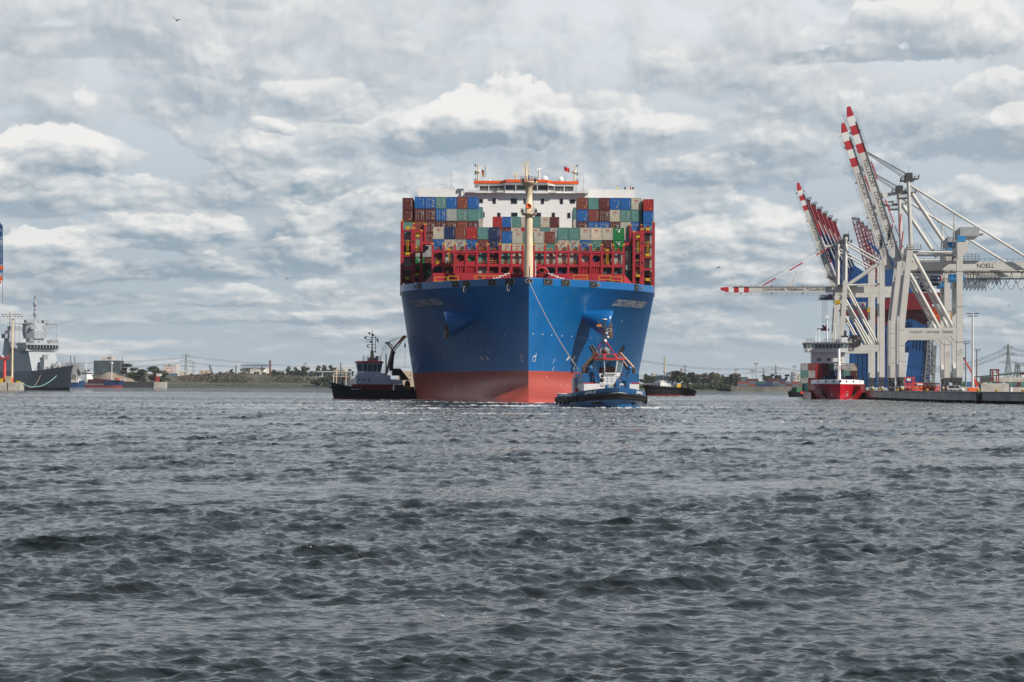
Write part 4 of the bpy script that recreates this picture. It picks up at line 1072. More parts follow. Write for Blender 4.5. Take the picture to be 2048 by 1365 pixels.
def blue_tug():
    rz = math.radians(8); t = thing('tugboat', 'blue tugboat with red roofed white wheelhouse towing in front of the big bow', 'tug', (17.6, 327.5, 0), rz)
    B, L = 13.0, 27.5
    sheer, hb = tug_hull(t, L, B, 3.4, 2.25, 2.3, M('tug_blue'), M('tug_blue'), [(1.2, .26), (1.68, .27)], .84, 6, M('off_white'), 1.2, 2.0)
    # hull pockets
    for x in (-3.2, 3.6):
        b = MB(M('fairlead_black')); sp = lambda x_: next(u * L for u in np.linspace(.0005, .4, 800) if hb(u) * .88 >= abs(x_)) + .35
        b.prism([(x - .7, sp(x - .7) - .06, .55), (x + .7, sp(x + .7) - .06, .55), (x + .7, sp(x + .7) - .16, 1.0), (x - .7, sp(x - .7) - .16, 1.0)], (0, .15, 0)); obj('hull_recess', b, t)
    me = text_mesh('JANUS', .62, M('text_white'), 0, .02)
    for s in (-1, 1):
        def on(c, s=s):
            u = .13 + s * c.x / L * 1.25
            u = max(.01, u); z = sheer(u) - .45 + c.z
            return Vector((s * (hb(u) + .035), u * L - .02, z))
        m2 = me.copy(); map_mesh(m2, on); obj('ship_name', m2, t)
    # deckhouse, exhaust casings
    dh = box_part(t, 'deckhouse', M('tug_white'), (-4.6, 4.75, 7.0, 19, 1.6, 4.05))
    text_on('ROTTERDAM', dh, (0, 6.99, 3.62), (1, 0, 0), (0, 0, 1), .62, M('text_dark'))
    for x0, x1 in ((-4.75, -3.0), (2.95, 4.85)): box_part(t, 'exhaust_casing', M('tug_blue'), (x0, x1, 7.6, 15, 4.05, 5.75))
    tr = MB(M('roof_red'))
    for x0, x1 in ((-4.8, -2.6), (3.4, 4.95)): tr.box(x0, x1, 6.9, 7.05, 4.06, 4.2)
    obj('red_trim', tr, t)
    bb = MB(M('tug_blue')); bb.rail([(-2.3, 7.1, 4.05), (2.6, 7.1, 4.05)], 1.15, .04, .8, 3)
    for x in (1.05, 2.75): bb.box(x - .3, x + .3, 6.6, 6.95, 2.2, 4.6)
    obj('railing', bb, t)
    box_part(t, 'wheelhouse_base', M('tug_white'), (-1.75, 1.75, 8.3, 13, 4.05, 5.7))
    pts = [(-2.05, 9.0), (-.95, 7.9), (.95, 7.9), (2.05, 9.0), (2.05, 12.5), (-2.05, 12.5)]
    wheelhouse(t, pts, 5.7, 5.85, 7.85, 8.05, M('tug_white'), .42, None, gap=.1, glass=M('clear_glass'))
    c = MB(M('roof_red')); c.box(-1.5, 1.4, 9.4, 10.2, 5.72, 6.75); c.box(.2, .9, 10.6, 11.4, 5.72, 6.9); c.use(M('cream_paint')); c.box(-1.2, -.6, 9.2, 9.39, 5.9, 6.6); c.use(M('dark_steel')); c.beam((.3, 9.3, 6.75), (.3, 9.3, 8.0), .1); obj('console', c, t)
    rf = MB(M('roof_red'))
    c = Vector((0, 10.3, 0)); ring = lambda z, k: [Vector((p[0] * k, 10.3 + (p[1] - 10.3) * k, z)) for p in pts]
    a, b_, d = ring(8.06, 1.30), ring(8.16, 1.30), ring(9.05, .86)
    for p, q in ((a, b_), (b_, d)):
        for i in range(6): rf.quad(p[i], p[(i + 1) % 6], q[(i + 1) % 6], q[i])
    rf.poly(d); rf.poly(a[::-1]); ro = obj('roof', rf, t)
    g = MB(M('dark_glass'))
    for i in (0, 1, 2):
        q = [b_[i], b_[i + 1], d[i + 1], d[i]]; nn = (q[1] - q[0]).cross(q[3] - q[0]).normalized(); cc = sum(q, Vector()) / 4
        g.poly([cc + (v - cc) * .78 + nn * .03 for v in q])
    obj('skylight', g, ro)
    # twin funnels of bent pipes on each side
    for s in (-1, 1):
        for pts_ in ([(4.3, 9.6, 5.7), (4.3, 9.6, 6.75), (2.0, 9.8, 9.25), (2.75, 9.9, 10.45)], [(3.6, 10.6, 5.7), (3.55, 10.6, 6.5), (2.45, 10.7, 8.2), (2.35, 10.8, 9.3), (3.0, 10.9, 10.4)]):
            b = MB(M('pipe_brown')); pp = [Vector((s * x, y, z)) for x, y, z in pts_]
            b.path(pp[:-1], .27, 10)
            for q in pp[1:-1]: b.ball(q, .275, 10, 6)
            b.use(M('black_paint')); b.tube(pp[-2], pp[-1], .26, .2, 10); b.use(M('steel_grey')); b.lathe([(.27, 0), (.31, 0), (.31, .1), (.27, .1)], pp[1].lerp(pp[2], .5), 10, pp[2] - pp[1])
            obj('exhaust_pipe', b, t)
        b = MB(M('tug_blue')); b.tube((s * 3.35, 8.0, 4.05), (s * 3.35, 8.0, 6.6), .42, .38, 12); b.ball((s * 3.35, 8.0, 6.6), .5, 12, 6)
        obj('ventilator', b, t)
    k = MB(M('tug_blue')); k.beam((-2.95, 7.3, 6.3), (-1.75, 7.0, 4.3), .6, .55); k.beam((-2.9, 7.4, 6.2), (-2.6, 6.9, 4.2), .35); k.box(-3.2, -2.3, 7.2, 7.55, 4.06, 5.0)
    k.use(M('black_paint')); k.ball((-1.6, 6.9, 4.6), .38, 8, 6); k.ball((-1.55, 6.9, 5.3), .28, 8, 6); obj('deck_crane', k, t)
    k = MB(M('tug_blue')); k.beam((2.0, 7.3, 5.1), (2.9, 7.2, 6.3), .35); k.beam((1.9, 7.3, 5.1), (2.5, 7.3, 4.6), .6); k.box(2.0, 2.8, 7.35, 7.7, 4.06, 4.9); obj('fire_monitor', k, t)
    # mast
    m = MB(M('dark_steel')); y = 13.2
    m.tube((0, y, 9.0), (0, y, 14.9), .2, .13); 
    for s in (-1, 1): m.use(M('roof_red')); m.tube((s * 1.7, y + .3, 9.3), (.0, y, 11.6), .1, n=6)
    m.use(M('dark_steel')); m.beam((-1.0, y, 11.75), (1.1, y, 11.75), .18); m.beam((-1.3, y, 13.7), (1.3, y, 13.7), .16); m.beam((-1.2, y, 10.1), (1.2, y, 10.1), .14)
    m.use(M('white_paint')); m.lathe([(.1, 0), (.42, .06), (.42, .2), (.1, .26)], (0, y, 14.85), 12); m.ball((.05, y - .3, 11.3), .3, 10, 6); m.ball((.55, y - .2, 11.95), .22, 8, 5); m.ball((.3, y - .2, 12.6), .2, 8, 5)
    m.use(M('steel_grey'))
    for x, z0, z1 in ((-1.0, 13.7, 14.9), (1.1, 13.7, 15.0), (-.6, 13.7, 14.4)): m.tube((x, y, z0), (x, y, z1), .035, n=5)
    for x in (-.5, .5): m.box(x - .35, x + .35, y - .5, y + .2, 9.1, 10.0)
    m.ball((0.1, y - .6, 9.7), .55, 10, 6)
    obj('mast', m, t)
    f = MB(M('flag_black'))
    for i, q in enumerate((M('flag_black'), M('signal_red'), M('yellow_paint'))):
        f.use(q); f.box(-1.35, -.5, y - .02, y + .02, 14.3 - .17 * (i + 1), 14.3 - .17 * i)
    obj('flag', f, t)
    f = MB(M('steel_grey')); f.box(.35, 1.25, y - .02, y + .02, 12.9, 13.5); f.use(M('text_dark')); f.box(.6, 1.0, y - .05, y - .021, 13.05, 13.35); obj('house_flag', f, t)
    w = MB(M('roof_red')); w.box(-5.4, -4.9, 11, 12.4, 1.5, 3.2); w.use(M('tug_white')); w.box(-5.2, -4.7, 14.2, 15.6, 1.5, 5.0); w.tube((-5.2, 13.4, 1.5), (-5.2, 13.4, 7.0), .07); obj('deck_gear', w, t)
    wn = MB(M('tug_blue')); wn.lathe([(.9, -1.4), (.9, -1.1), (.5, -1.1), (.5, 1.1), (.9, 1.1), (.9, 1.4)], (0, 4.2, 2.9), 14, (1, 0, 0)); obj('towing_winch', wn, t)
    return t
blue_tug()

def black_tug():
    D = 520.0; p = P(660, 797, D); p.z = 0; L, B = 25.6, 9.0
    t = thing('tugboat', 'black hulled tugboat with grey house and red roof left of the big ship', 'tug', (p.x, p.y, 0), math.radians(-82))
    sheer, hb = tug_hull(t, L, B, 4.75, 2.6, 2.45, M('tug_black'), M('tug_red'), [(1.5, .16)], .72, 0, M('tug_black'), bow=2.1)
    for s in (-1, 1):
        me = text_mesh('BUGSIER 7', .62, M('text_white'), 0, .015, 2.7)
        map_mesh(me, lambda c: Vector((s * (hb((7.0 - s * c.x * -1) / L) + .10), (7.0 + s * c.x), sheer(7.0 / L) - .5 + c.z)))
        obj('ship_name', me, t)
    box_part(t, 'deck_coaming', M('tug_red'), (-3.5, 3.5, 6.0, 17.2, 1.7, 4.15))
    box_part(t, 'deckhouse', M('tug_grey'), (-3.1, 3.1, 7.0, 12.2, 4.15, 6.65))
    dh = box_part(t, 'engine_casing', M('tug_grey'), (-3.0, 3.0, 12.2, 16.6, 4.15, 6.6), (-2.6, 2.6, 16.6, 20.0, 4.15, 5.4))
    b = MB(M('tug_grey')); b.prism([(-3.12, 12.2, 4.15), (-3.12, 14.6, 6.7), (-3.12, 16.6, 6.7), (-3.12, 16.6, 4.15)], (-.08, 0, 0)); b.prism([(3.12, 12.2, 4.15), (3.12, 14.6, 6.7), (3.12, 16.6, 6.7), (3.12, 16.6, 4.15)], (.08, 0, 0)); obj('side_plate', b, dh)
    q = MB(M('dark_glass'))
    for s in (-1, 1):
        for y, r in ((8.0, .2), (10.6, .2)): q.lathe([(.0, .06), (r, .05), (r + .06, 0)], (s * 3.1, y, 5.4), 10, (s, 0, 0))
        q.box(min(s * 3.1, s * 3.14), max(s * 3.1, s * 3.14), 8.7, 10.0, 5.35, 5.55)
    obj('porthole', q, t)
    pts = [(-2.4, 9.0), (-1.2, 7.6), (1.2, 7.6), (2.4, 9.0), (2.4, 14.0), (-2.4, 14.0)]
    box_part(t, 'bridge_deck', M('tug_grey'), (-2.7, 2.7, 7.4, 15.0, 6.65, 7.3))
    wheelhouse(t, pts, 7.3, 7.75, 9.75, 10.05, M('tug_grey'), .4, M('roof_red'), .4)
    r = MB(M('tug_grey'))
    r.rail([(-2.3, 9.2, 10.7), (-2.3, 14, 10.7), (2.3, 14, 10.7), (2.3, 9.2, 10.7), (-2.3, 9.2, 10.7)], 1.3, .03, 1.2, 3); r.rail([(-3.2, 7, 4.15), (-3.2, 12, 4.15)], 1.2, .03, 1.2, 3); r.rail([(-2.8, 14.8, 7.3), (-2.8, 18, 6.7)], 1.1, .03, 1.0, 3)
    for y0 in (5.6, 12.4):
        for dx in (0, .7): r.beam((-3.3, y0 + dx, 4.15), (-3.3, y0 + 2.2 + dx, 7.2), .12)
        for k in range(8): r.beam((-3.3, y0 + 2.2 * k / 8, 4.3 + 3 * k / 8), (-3.3, y0 + .7 + 2.2 * k / 8, 4.3 + 3 * k / 8), .06)
    obj('railing', r, t)
    m = MB(M('mast_tan')); y = 11.6
    m.tube((0, y, 10.6), (0, y, 13.6), .6, .42, 8); m.tube((0, y, 13.6), (0, y, 18.4), .2, .13); m.tube((0, y, 18.4), (0, y, 19.2), .1, .05); m.tube((0, y + .9, 13.6), (0, y + .9, 17.6), .1)
    m.box(-1.2, 1.2, y - 1.2, y + 1.0, 10.7, 11.6); m.box(-.6, .6, y + 1.0, y + 1.8, 10.7, 12.0)
    for z, a, b_ in ((15.2, -1.6, .9), (16.6, -2.0, 0), (17.2, -.9, 1.9), (14.3, -1.2, 1.4), (18.1, -.9, .5), (15.9, -1.9, 0)): m.beam((0, y + a, z), (0, y + b_, z), .13)
    m.use(M('dark_steel'))
    for a, z in ((-1.9, 17.1), (-1.2, 14.7), (-.8, 18.4), (.3, 17.8), (-.4, 16.0), (1.5, 16.5), (.9, 13.2)): m.box(-.2, .2, y + a - .25, y + a + .25, z - .2, z + .25)
    m.beam((0, y - 2.2, 17.4), (0, y - 1.0, 17.4), .14); m.beam((0, y + 1.3, 16.9), (0, y + 1.7, 15.8), .3)
    obj('mast', m, t)
    f = MB(M('black_paint')); f.box(-1.6, 1.6, 17.2, 19.4, 6.6, 8.6); f.tube((.2, 16.9, 8.0), (.2, 17.3, 12.4), .55, .5, 12); f.tube((.2, 17.3, 12.4), (.2, 17.8, 13.4), .5, .45, 12); f.tube((-.6, 15.6, 7.0), (-.6, 15.6, 12.6), .14)
    f.prism([(-1.6, 19.4, 5.4), (-1.6, 19.4, 8.6), (-1.6, 22.0, 5.4)], (3.2, 0, 0)); obj('funnel', f, t)
    c = MB(M('mast_tan')); c.tube((1.2, 15.4, 6.6), (1.2, 17.2, 13.8), .35, .4, 8); c.beam((1.2, 17.0, 13.5), (1.2, 19.0, 16.0), .45, .5); c.beam((1.2, 17.5, 13.2), (1.2, 19.6, 15.8), .25)
    c.use(M('orange_paint')); c.beam((1.2, 18.7, 15.6), (1.2, 20.4, 17.6), .5, .55); c.beam((1.2, 19.3, 15.5), (1.2, 20.7, 17.3), .3); c.box(.9, 1.5, 20.2, 21.1, 17.2, 17.8); c.beam((1.2, 17.2, 13.9), (1.2, 15.6, 15.6), .4); c.beam((1.2, 17.4, 14.6), (1.2, 16.2, 15.7), .25)
    c.use(M('wire')); c.box(.9, 1.5, 15.1, 16.5, 15.5, 15.9)
    for a, b_ in (((15.4, 15.7), (20.4, 17.6)), ((15.6, 15.9), (20.4, 17.8)), ((15.2, 15.5), (13.6, 10.8)), ((15.4, 15.3), (15.2, 7.0)), ((20.7, 17.2), (20.7, 9.0))): c.tube((1.2, *a), (1.2, *b_), .04, n=4)
    c.box(1.0, 1.4, 20.5, 20.9, 14.4, 15.6); obj('deck_crane', c, t)
    y_ = MB(M('yellow_paint')); y_.tube((-.5, 21.6, 2.0), (-.5, 21.6, 4.0), .8, .8, 14); y_.use(M('black_paint')); y_.lathe([(.8, 0), (.75, .6), (.4, 1.2), (.05, 1.35)], (-.5, 21.6, 4.0), 14); obj('tow_bollard', y_, t)
    w = MB(M('dark_steel')); w.box(-2.4, 2.4, 18.0, 20.4, 1.7, 4.1); w.use(M('steel_grey')); w.box(-1.4, 1.4, 20.2, 21, 1.8, 3.6)
    for k in range(5): w.box(-2.5, -2.41, 18.2 + k * .45, 18.45 + k * .45, 2.4 + (k % 2) * .4, 3.4)
    obj('towing_gear', w, t)
    t.scale = (.935,) * 3
    bl = MB(M('dark_steel')); bl.tube((0, 3.4, 3.4), (0, 3.4, 5.9), .16); bl.box(-.5, .5, 3.1, 3.7, 3.4, 4.6); bl.use(M('off_white')); bl.tube((0, 2.9, 4.2), (0, 2.9, 10.2), .12); bl.beam((0, 2.9, 9.0), (0, 4.6, 6.0), .1); bl.beam((0, 2.9, 7.2), (0, 6.6, 7.2), .16)
    obj('bow_post', bl, t)
    r2 = MB(M('signal_red')); r2.box(-.03, .03, 3.6, 4.2, 5.4, 6.0); obj('bow_flag', r2, t)
    return t
black_tug()

def small_tug(name_label, D, px, rz, L, B, hull_m, house_m, heights, mast_h, roof=None, tyres=0, extra=None, boot=None):
    p = P(px, 790, D); t = thing('tugboat', name_label, 'tug', (p.x, p.y, 0), math.radians(rz))
    zb, zm, zs = heights
    sheer, hb = tug_hull(t, L, B, zb, zm, zs, hull_m, boot or M('tug_red'), [(.35, .22)], .8, tyres, M('black_paint'), .3, 2.1)
    box_part(t, 'deckhouse', house_m, (-B * .33, B * .33, L * .24, L * .58, zm - .9, zm + 1.9))
    b = MB(house_m); b.box(-B * .25, B * .25, L * .27, L * .5, zm + 1.9, zm + 2.6); obj('bridge_deck', b, t)
    w = B * .22; y0, y1 = L * .29, L * .43
    wheelhouse(t, [(-w, y0 + .9), (-w * .5, y0), (w * .5, y0), (w, y0 + .9), (w, y1), (-w, y1)], zm + 2.6, zm + 2.9, zm + 4.5, zm + 4.75, M('tug_white'), .3, roof or M('tug_white'), .3, M('green_glass'), .34)
    m = MB(M('cream_paint')); y = L * .42; z = zm + 5.2
    m.tube((0, y, z - .4), (0, y, z + mast_h), .34, .12)
    for k, (f, wd) in enumerate(((.2, .8), (.42, 1.1), (.62, .8), (.78, .9), (.92, .5))):
        m.beam((-wd, y, z + mast_h * f), (wd, y, z + mast_h * f), .12)
        for s in (-1, 1): m.box(s * wd - .15, s * wd + .15, y - .15, y + .15, z + mast_h * f - .2, z + mast_h * f + .3)
    obj('mast', m, t)
    for s in (-1, 1):
        f = MB(M('black_paint')); f.tube((s * B * .22, L * .52, zm + 1.0), (s * B * .22, L * .54, zm + 6.2), .42, .4, 10); obj('funnel', f, t)
    r = MB(M('off_white')); r.rail([(-B * .3, L * .24, zm + 1.9), (B * .3, L * .24, zm + 1.9), (B * .3, L * .56, zm + 1.9)], 1.1, .04, 1.3); obj('railing', r, t)
    g = MB(M('yellow_paint')); g.box(-1.3, 1.3, L * .62, L * .72, zm - .8, zm + 1.4); g.use(M('dark_steel')); g.box(-1.8, 1.8, L * .74, L * .86, zm - .8, zm + .6); g.use(M('off_white')); g.beam((0, L * .68, zm + .8), (0, L * .8, zm + 2.6), .2); obj('towing_gear', g, t)
    return t, zm
tg, zm_ = small_tug('distant black tugboat with white house and yellow mast right of the big ship', 858, 1288, -55, 27.0, 9.5, M('tug_black'), M('tug_white'), (4.6, 3.6, 1.6), 8.0, M('tug_white'), 9)
tg, zm_ = small_tug('tugboat half hidden between the black tug and the big red hull', 690, 801, -75, 24.0, 9.0, M('tug_black'), M('tug_white'), (3.6, 2.6, 2.2), 7.5, M('tug_grey'))
def harbour_launch():
    D = 800.0; p = P(1575.5, 794, D); t = thing('harbour_launch', 'small launch with green house and red bulwark beside the red cargo ship', 'boat', (p.x, p.y, 0), math.radians(-62))
    sheer, hb = tug_hull(t, 14.0, 4.6, 2.2, 1.8, 2.0, M('tug_black'), M('tug_black'), None, .85)
    b = MB(M('signal_red'))
    for s in (-1, 1): b.box(min(s * 2.0, s * 2.4), max(s * 2.0, s * 2.4), 4.5, 13, 1.35, 2.3)
    obj('bulwark', b, t); box_part(t, 'deckhouse', M('deck_green'), (-1.6, 1.6, 3.2, 8.2, 1.0, 3.9))
    wheelhouse(t, [(-1.3, 8.6), (1.3, 8.6), (1.3, 11.4), (-1.3, 11.4)], 1.4, 3.9, 5.2, 5.5, M('tug_white'), .05, M('tug_white'), .2)
    m = MB(M('off_white')); m.tube((0, 9.5, 5.6), (0, 9.5, 7.6), .07); m.box(-.9, .9, 12, 12.6, 1.4, 2.6); obj('mast', m, t)
harbour_launch()

def rope_between(name, a, b, sag, r, m, label, cat, n=18):
    mb = MB(m); a, b = Vector(a), Vector(b)
    pts = [a.lerp(b, i / n) - Vector((0, 0, sag * 4 * (i / n) * (1 - i / n))) for i in range(n + 1)]
    mb.path(pts, r, 6); o = obj(name, mb); return tag(o, label, cat)
rope_between('tow_rope', (SX, SY - .25, 25.8), P(1163.5, 749, 337), 1.1, .085, M('rope'), 'long tow rope running from the bow fairlead down to the blue tugboat', 'rope')
# ------------------------------------------------------------------ terminal on the right: quay, cranes, cargo ship
QS = 0.12; QD = Vector((QS, 1, 0)).normalized(); QR = -math.atan(QS); ZQ = 2.75
mat('concrete', (.43, .41, .36), .85, streak=.5, var=.22, scale=.25, bump=.3, bscale=3)
mat('apron', (.20, .20, .19), .85, var=.2, scale=.08)
mat('crane_grey', (.585, .572, .53), .5, rust=.18, streak=.3, var=.05, scale=.25)
mat('crane_dark', (.24, .24, .24), .55, streak=.2)
mat('crane_blue', (.010, .075, .24), .5, streak=.15)
mat('crane_navy', (.008, .035, .16), .5, streak=.15)
mat('band_red', (.46, .035, .045), .5)
mat('box_blue', (.03, .24, .52), .5)
mat('clad_grey', (.42, .44, .45), .45, metal=.2)
mat('reel', (.07, .055, .06), .6)
mat('feeder_red', (.50, .008, .022), .32, streak=.10, var=.08, coat=.3)
def build_quay():
    edge = [(300, 2150), (114.5 + QS * 700, 1340), (114.5, 640), (110.5, 560), (109.0, 505), (111, 484), (119, 458), (200, 430), (420, 405)]
    g = MB(M('apron')); g.poly([(x, y, ZQ) for x, y in edge] + [(2200, 405, ZQ), (2200, 2150, ZQ)]); struct('terminal_ground', g)
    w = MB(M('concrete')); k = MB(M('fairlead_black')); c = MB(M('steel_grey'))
    for (x0, y0), (x1, y1) in zip(edge, edge[1:]):
        a, b = Vector((x0, y0, 0)), Vector((x1, y1, 0)); d = (b - a).normalized(); n = Vector((d.y, -d.x, 0)); n = n if n.x < 0 or n.y < 0 else -n
        w.prism([a + Vector((0, 0, .75)), b + Vector((0, 0, .75)), b + Vector((0, 0, ZQ - .012)), a + Vector((0, 0, ZQ - .012))], -n * 1.2)
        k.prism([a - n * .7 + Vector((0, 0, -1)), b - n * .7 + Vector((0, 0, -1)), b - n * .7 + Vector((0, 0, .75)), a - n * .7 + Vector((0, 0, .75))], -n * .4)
        c.prism([a + n * .06 + Vector((0, 0, ZQ - .22)), b + n * .06 + Vector((0, 0, ZQ - .22)), b + n * .06 + Vector((0, 0, ZQ + .12)), a + n * .06 + Vector((0, 0, ZQ + .12))], -n * .5)
        m_ = int((b - a).length / 6)
        for i in range(m_):
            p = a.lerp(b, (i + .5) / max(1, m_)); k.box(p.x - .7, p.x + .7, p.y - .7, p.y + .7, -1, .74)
    t = tag(obj('quay_wall', w), 'long concrete quay wall of the container terminal at the right', 'wall')
    obj('underside', k, t); obj('kerb', c, t)
    l = MB(M('fairlead_black')); q = P(1925, 796, 472); 
    for (x, y) in ((112.2, 481), ):
        l.box(x - .5, x + 1.2, y - 2, y + .5, .5, ZQ - .1)
    obj('ladder_recess', l, t)
    bol = MB(M('yellow_paint')); bol.lathe([(.28, 0), (.28, .35), (.45, .45), (.45, .6), (.1, .68)], (0, 0, 0), 10)
    me = bol.mesh('bollard')
    pts = [(112.4, 485), (114.5, 475), (118, 464), (121, 459), (132, 455), (145, 450), (158, 446), (111.4, 540), (113, 590), (115.5, 632)]
    for i, (x, y) in enumerate(pts):
        o = bpy.data.objects.new('bollard', me); COL.objects.link(o); o.location = (x + 1.0, y + 1.5, ZQ + .004); tag(o, 'small yellow mooring bollard on the edge of the terminal quay', 'bollard', 'bollards along the terminal quay')
build_quay()

class Plane:
    """local frame of a crane: x landwards, y along the quay away from us, z up"""
    def __init__(s, px, d, rz, z=ZQ):
        p = P(px, 780, d); s.o = Vector((p.x, d, z)); s.rz = rz
        s.ex = Vector((math.cos(rz), math.sin(rz), 0)); s.ey = Vector((-math.sin(rz), math.cos(rz), 0))
    def __call__(s, px, py, yl=0.0):
        w = on_plane(px, py, s.o + s.ey * yl, s.ey) - s.o
        return Vector((w.dot(s.ex), yl, w.z))
def bogies(t, m, x, y0, y1, ztop):
    b = MB(M('dark_steel'))
    for y in (y0, y1):
        b.beam((x, y - 4.2, ztop - .7), (x, y + 4.2, ztop - .7), 1.0, 1.3)
        for s in (-1, 1):
            b.beam((x, y + s * 2.3 - 1.8, ztop - 2.2), (x, y + s * 2.3 + 1.8, ztop - 2.2), .9, 1.0); b.box(x - .35, x + .35, y + s * 2.3 - .35, y + s * 2.3 + .35, ztop - 1.8, ztop - 1.3)
            for q in (-1.3, 0, 1.3): b.tube((x - .3, y + s * 2.3 + q, .45), (x + .3, y + s * 2.3 + q, .45), .45, n=10)
            b.box(x - .6, x + .6, y + s * 2.3 - 1.9, y + s * 2.3 + 1.9, .5, ztop - 2.7)
            b.use(M('off_white')); b.box(x - .66, x - .61, y + s * 2.3 - .8, y + s * 2.3 + .9, .9, 1.7); b.box(x - .5, x + .5, y + s * 2.3 - 1.96, y + s * 2.3 - 1.91, .7, 1.6); b.use(M('yellow_paint')); b.box(x - .3, x + .3, y + s * 4.25 - .1, y + s * 4.25 + .1, .4, 1.0); b.use(M('dark_steel'))
    return obj('bogie', b, t)
def banded_boom(t, name, a, b, w, h, m, red, bands, taper=True, letters=None, text=(0, 1), mat_text=None):
    """box girder from hinge a to tip b with red and white bands at the tip"""
    o = MB(m); d = (b - a); L = d.length; f = lambda s: a + d * (s / L)
    up = (0, 1, 0)
    last = 0.0
    o.beam(a, f(L - bands * 5 - (3.2 if taper else 0)), w, h, up=(0, 1, 0)) if False else None
    side = d.normalized().cross(Vector((0, 1, 0))); 
    def seg(s0, s1, mm, k0=1.0, k1=1.0):
        o.use(mm); vs = []
        for s, k in ((s0, k0), (s1, k1)):
            c = f(s) - side * (h / 2) * (1 - k) * .6
            vs += [c + Vector((0, -w / 2, 0)) - side * h / 2 * k, c + Vector((0, w / 2, 0)) - side * h / 2 * k, c + Vector((0, w / 2, 0)) + side * h / 2 * k, c + Vector((0, -w / 2, 0)) + side * h / 2 * k]
        o.add(vs, [(3, 2, 1, 0), (4, 5, 6, 7), (0, 1, 5, 4), (1, 2, 6, 5), (2, 3, 7, 6), (3, 0, 4, 7)])
    s1 = L - 3.4
    seg(s1, L, red, 1.0, .45)
    for i in range(4):
        seg(s1 - bands, s1, M('white_paint') if i % 2 == 0 else red); s1 -= bands
    seg(0, s1, m)
    bo = obj(name, o, t)
    r = MB(M('dark_steel')); n = int(L / 2.2)
    for sg in (-1, 1):
        for i in range(n + 1):
            p = f(L * .96 * i / n) + side * sg * h / 2 + Vector((0, -w / 2 * sg, 0)); r.beam(p, p + side * sg * 1.1, .06)
            if i % 6 == 3: r.cbox(p + side * sg * .4, .5, .5, .6)
        for k in (.55, 1.1):
            r.beam(f(0) + side * sg * (h / 2 + k) + Vector((0, -w / 2 * sg, 0)), f(L * .96) + side * sg * (h / 2 + k) + Vector((0, -w / 2 * sg, 0)), .06)
    r.use(M('crane_dark')); r.beam(f(0) - side * (h / 2 + .12) , f(L * .9) - side * (h / 2 + .12), w + .5, .18, up=side)
    obj('walkway', r, bo)
    if letters:
        dn = -d.normalized() if text[2] else d.normalized()
        uz = side if text[2] else side
        if uz.z < 0 and not text[2]: uz = -uz
        c = f(L * (text[0] + text[1]) / 2)
        ux = dn; uz = Vector((0, -1, 0)).cross(ux); 
        text_on(letters, bo, c + Vector((0, -w / 2, 0)), ux, uz, text[3], mat_text or M('text_dark'), L * (text[1] - text[0]), 'lettering', .015, .03)
    return bo
def ladder_platform(b, c, w, d, h=1.1):
    x, y, z = c; b.box(x - w / 2, x + w / 2, y - d / 2, y + d / 2, z - .12, z)
    b.rail([(x - w / 2, y - d / 2, z), (x + w / 2, y - d / 2, z), (x + w / 2, y + d / 2, z), (x - w / 2, y + d / 2, z), (x - w / 2, y - d / 2, z)], h, .045, 1.0, 2)

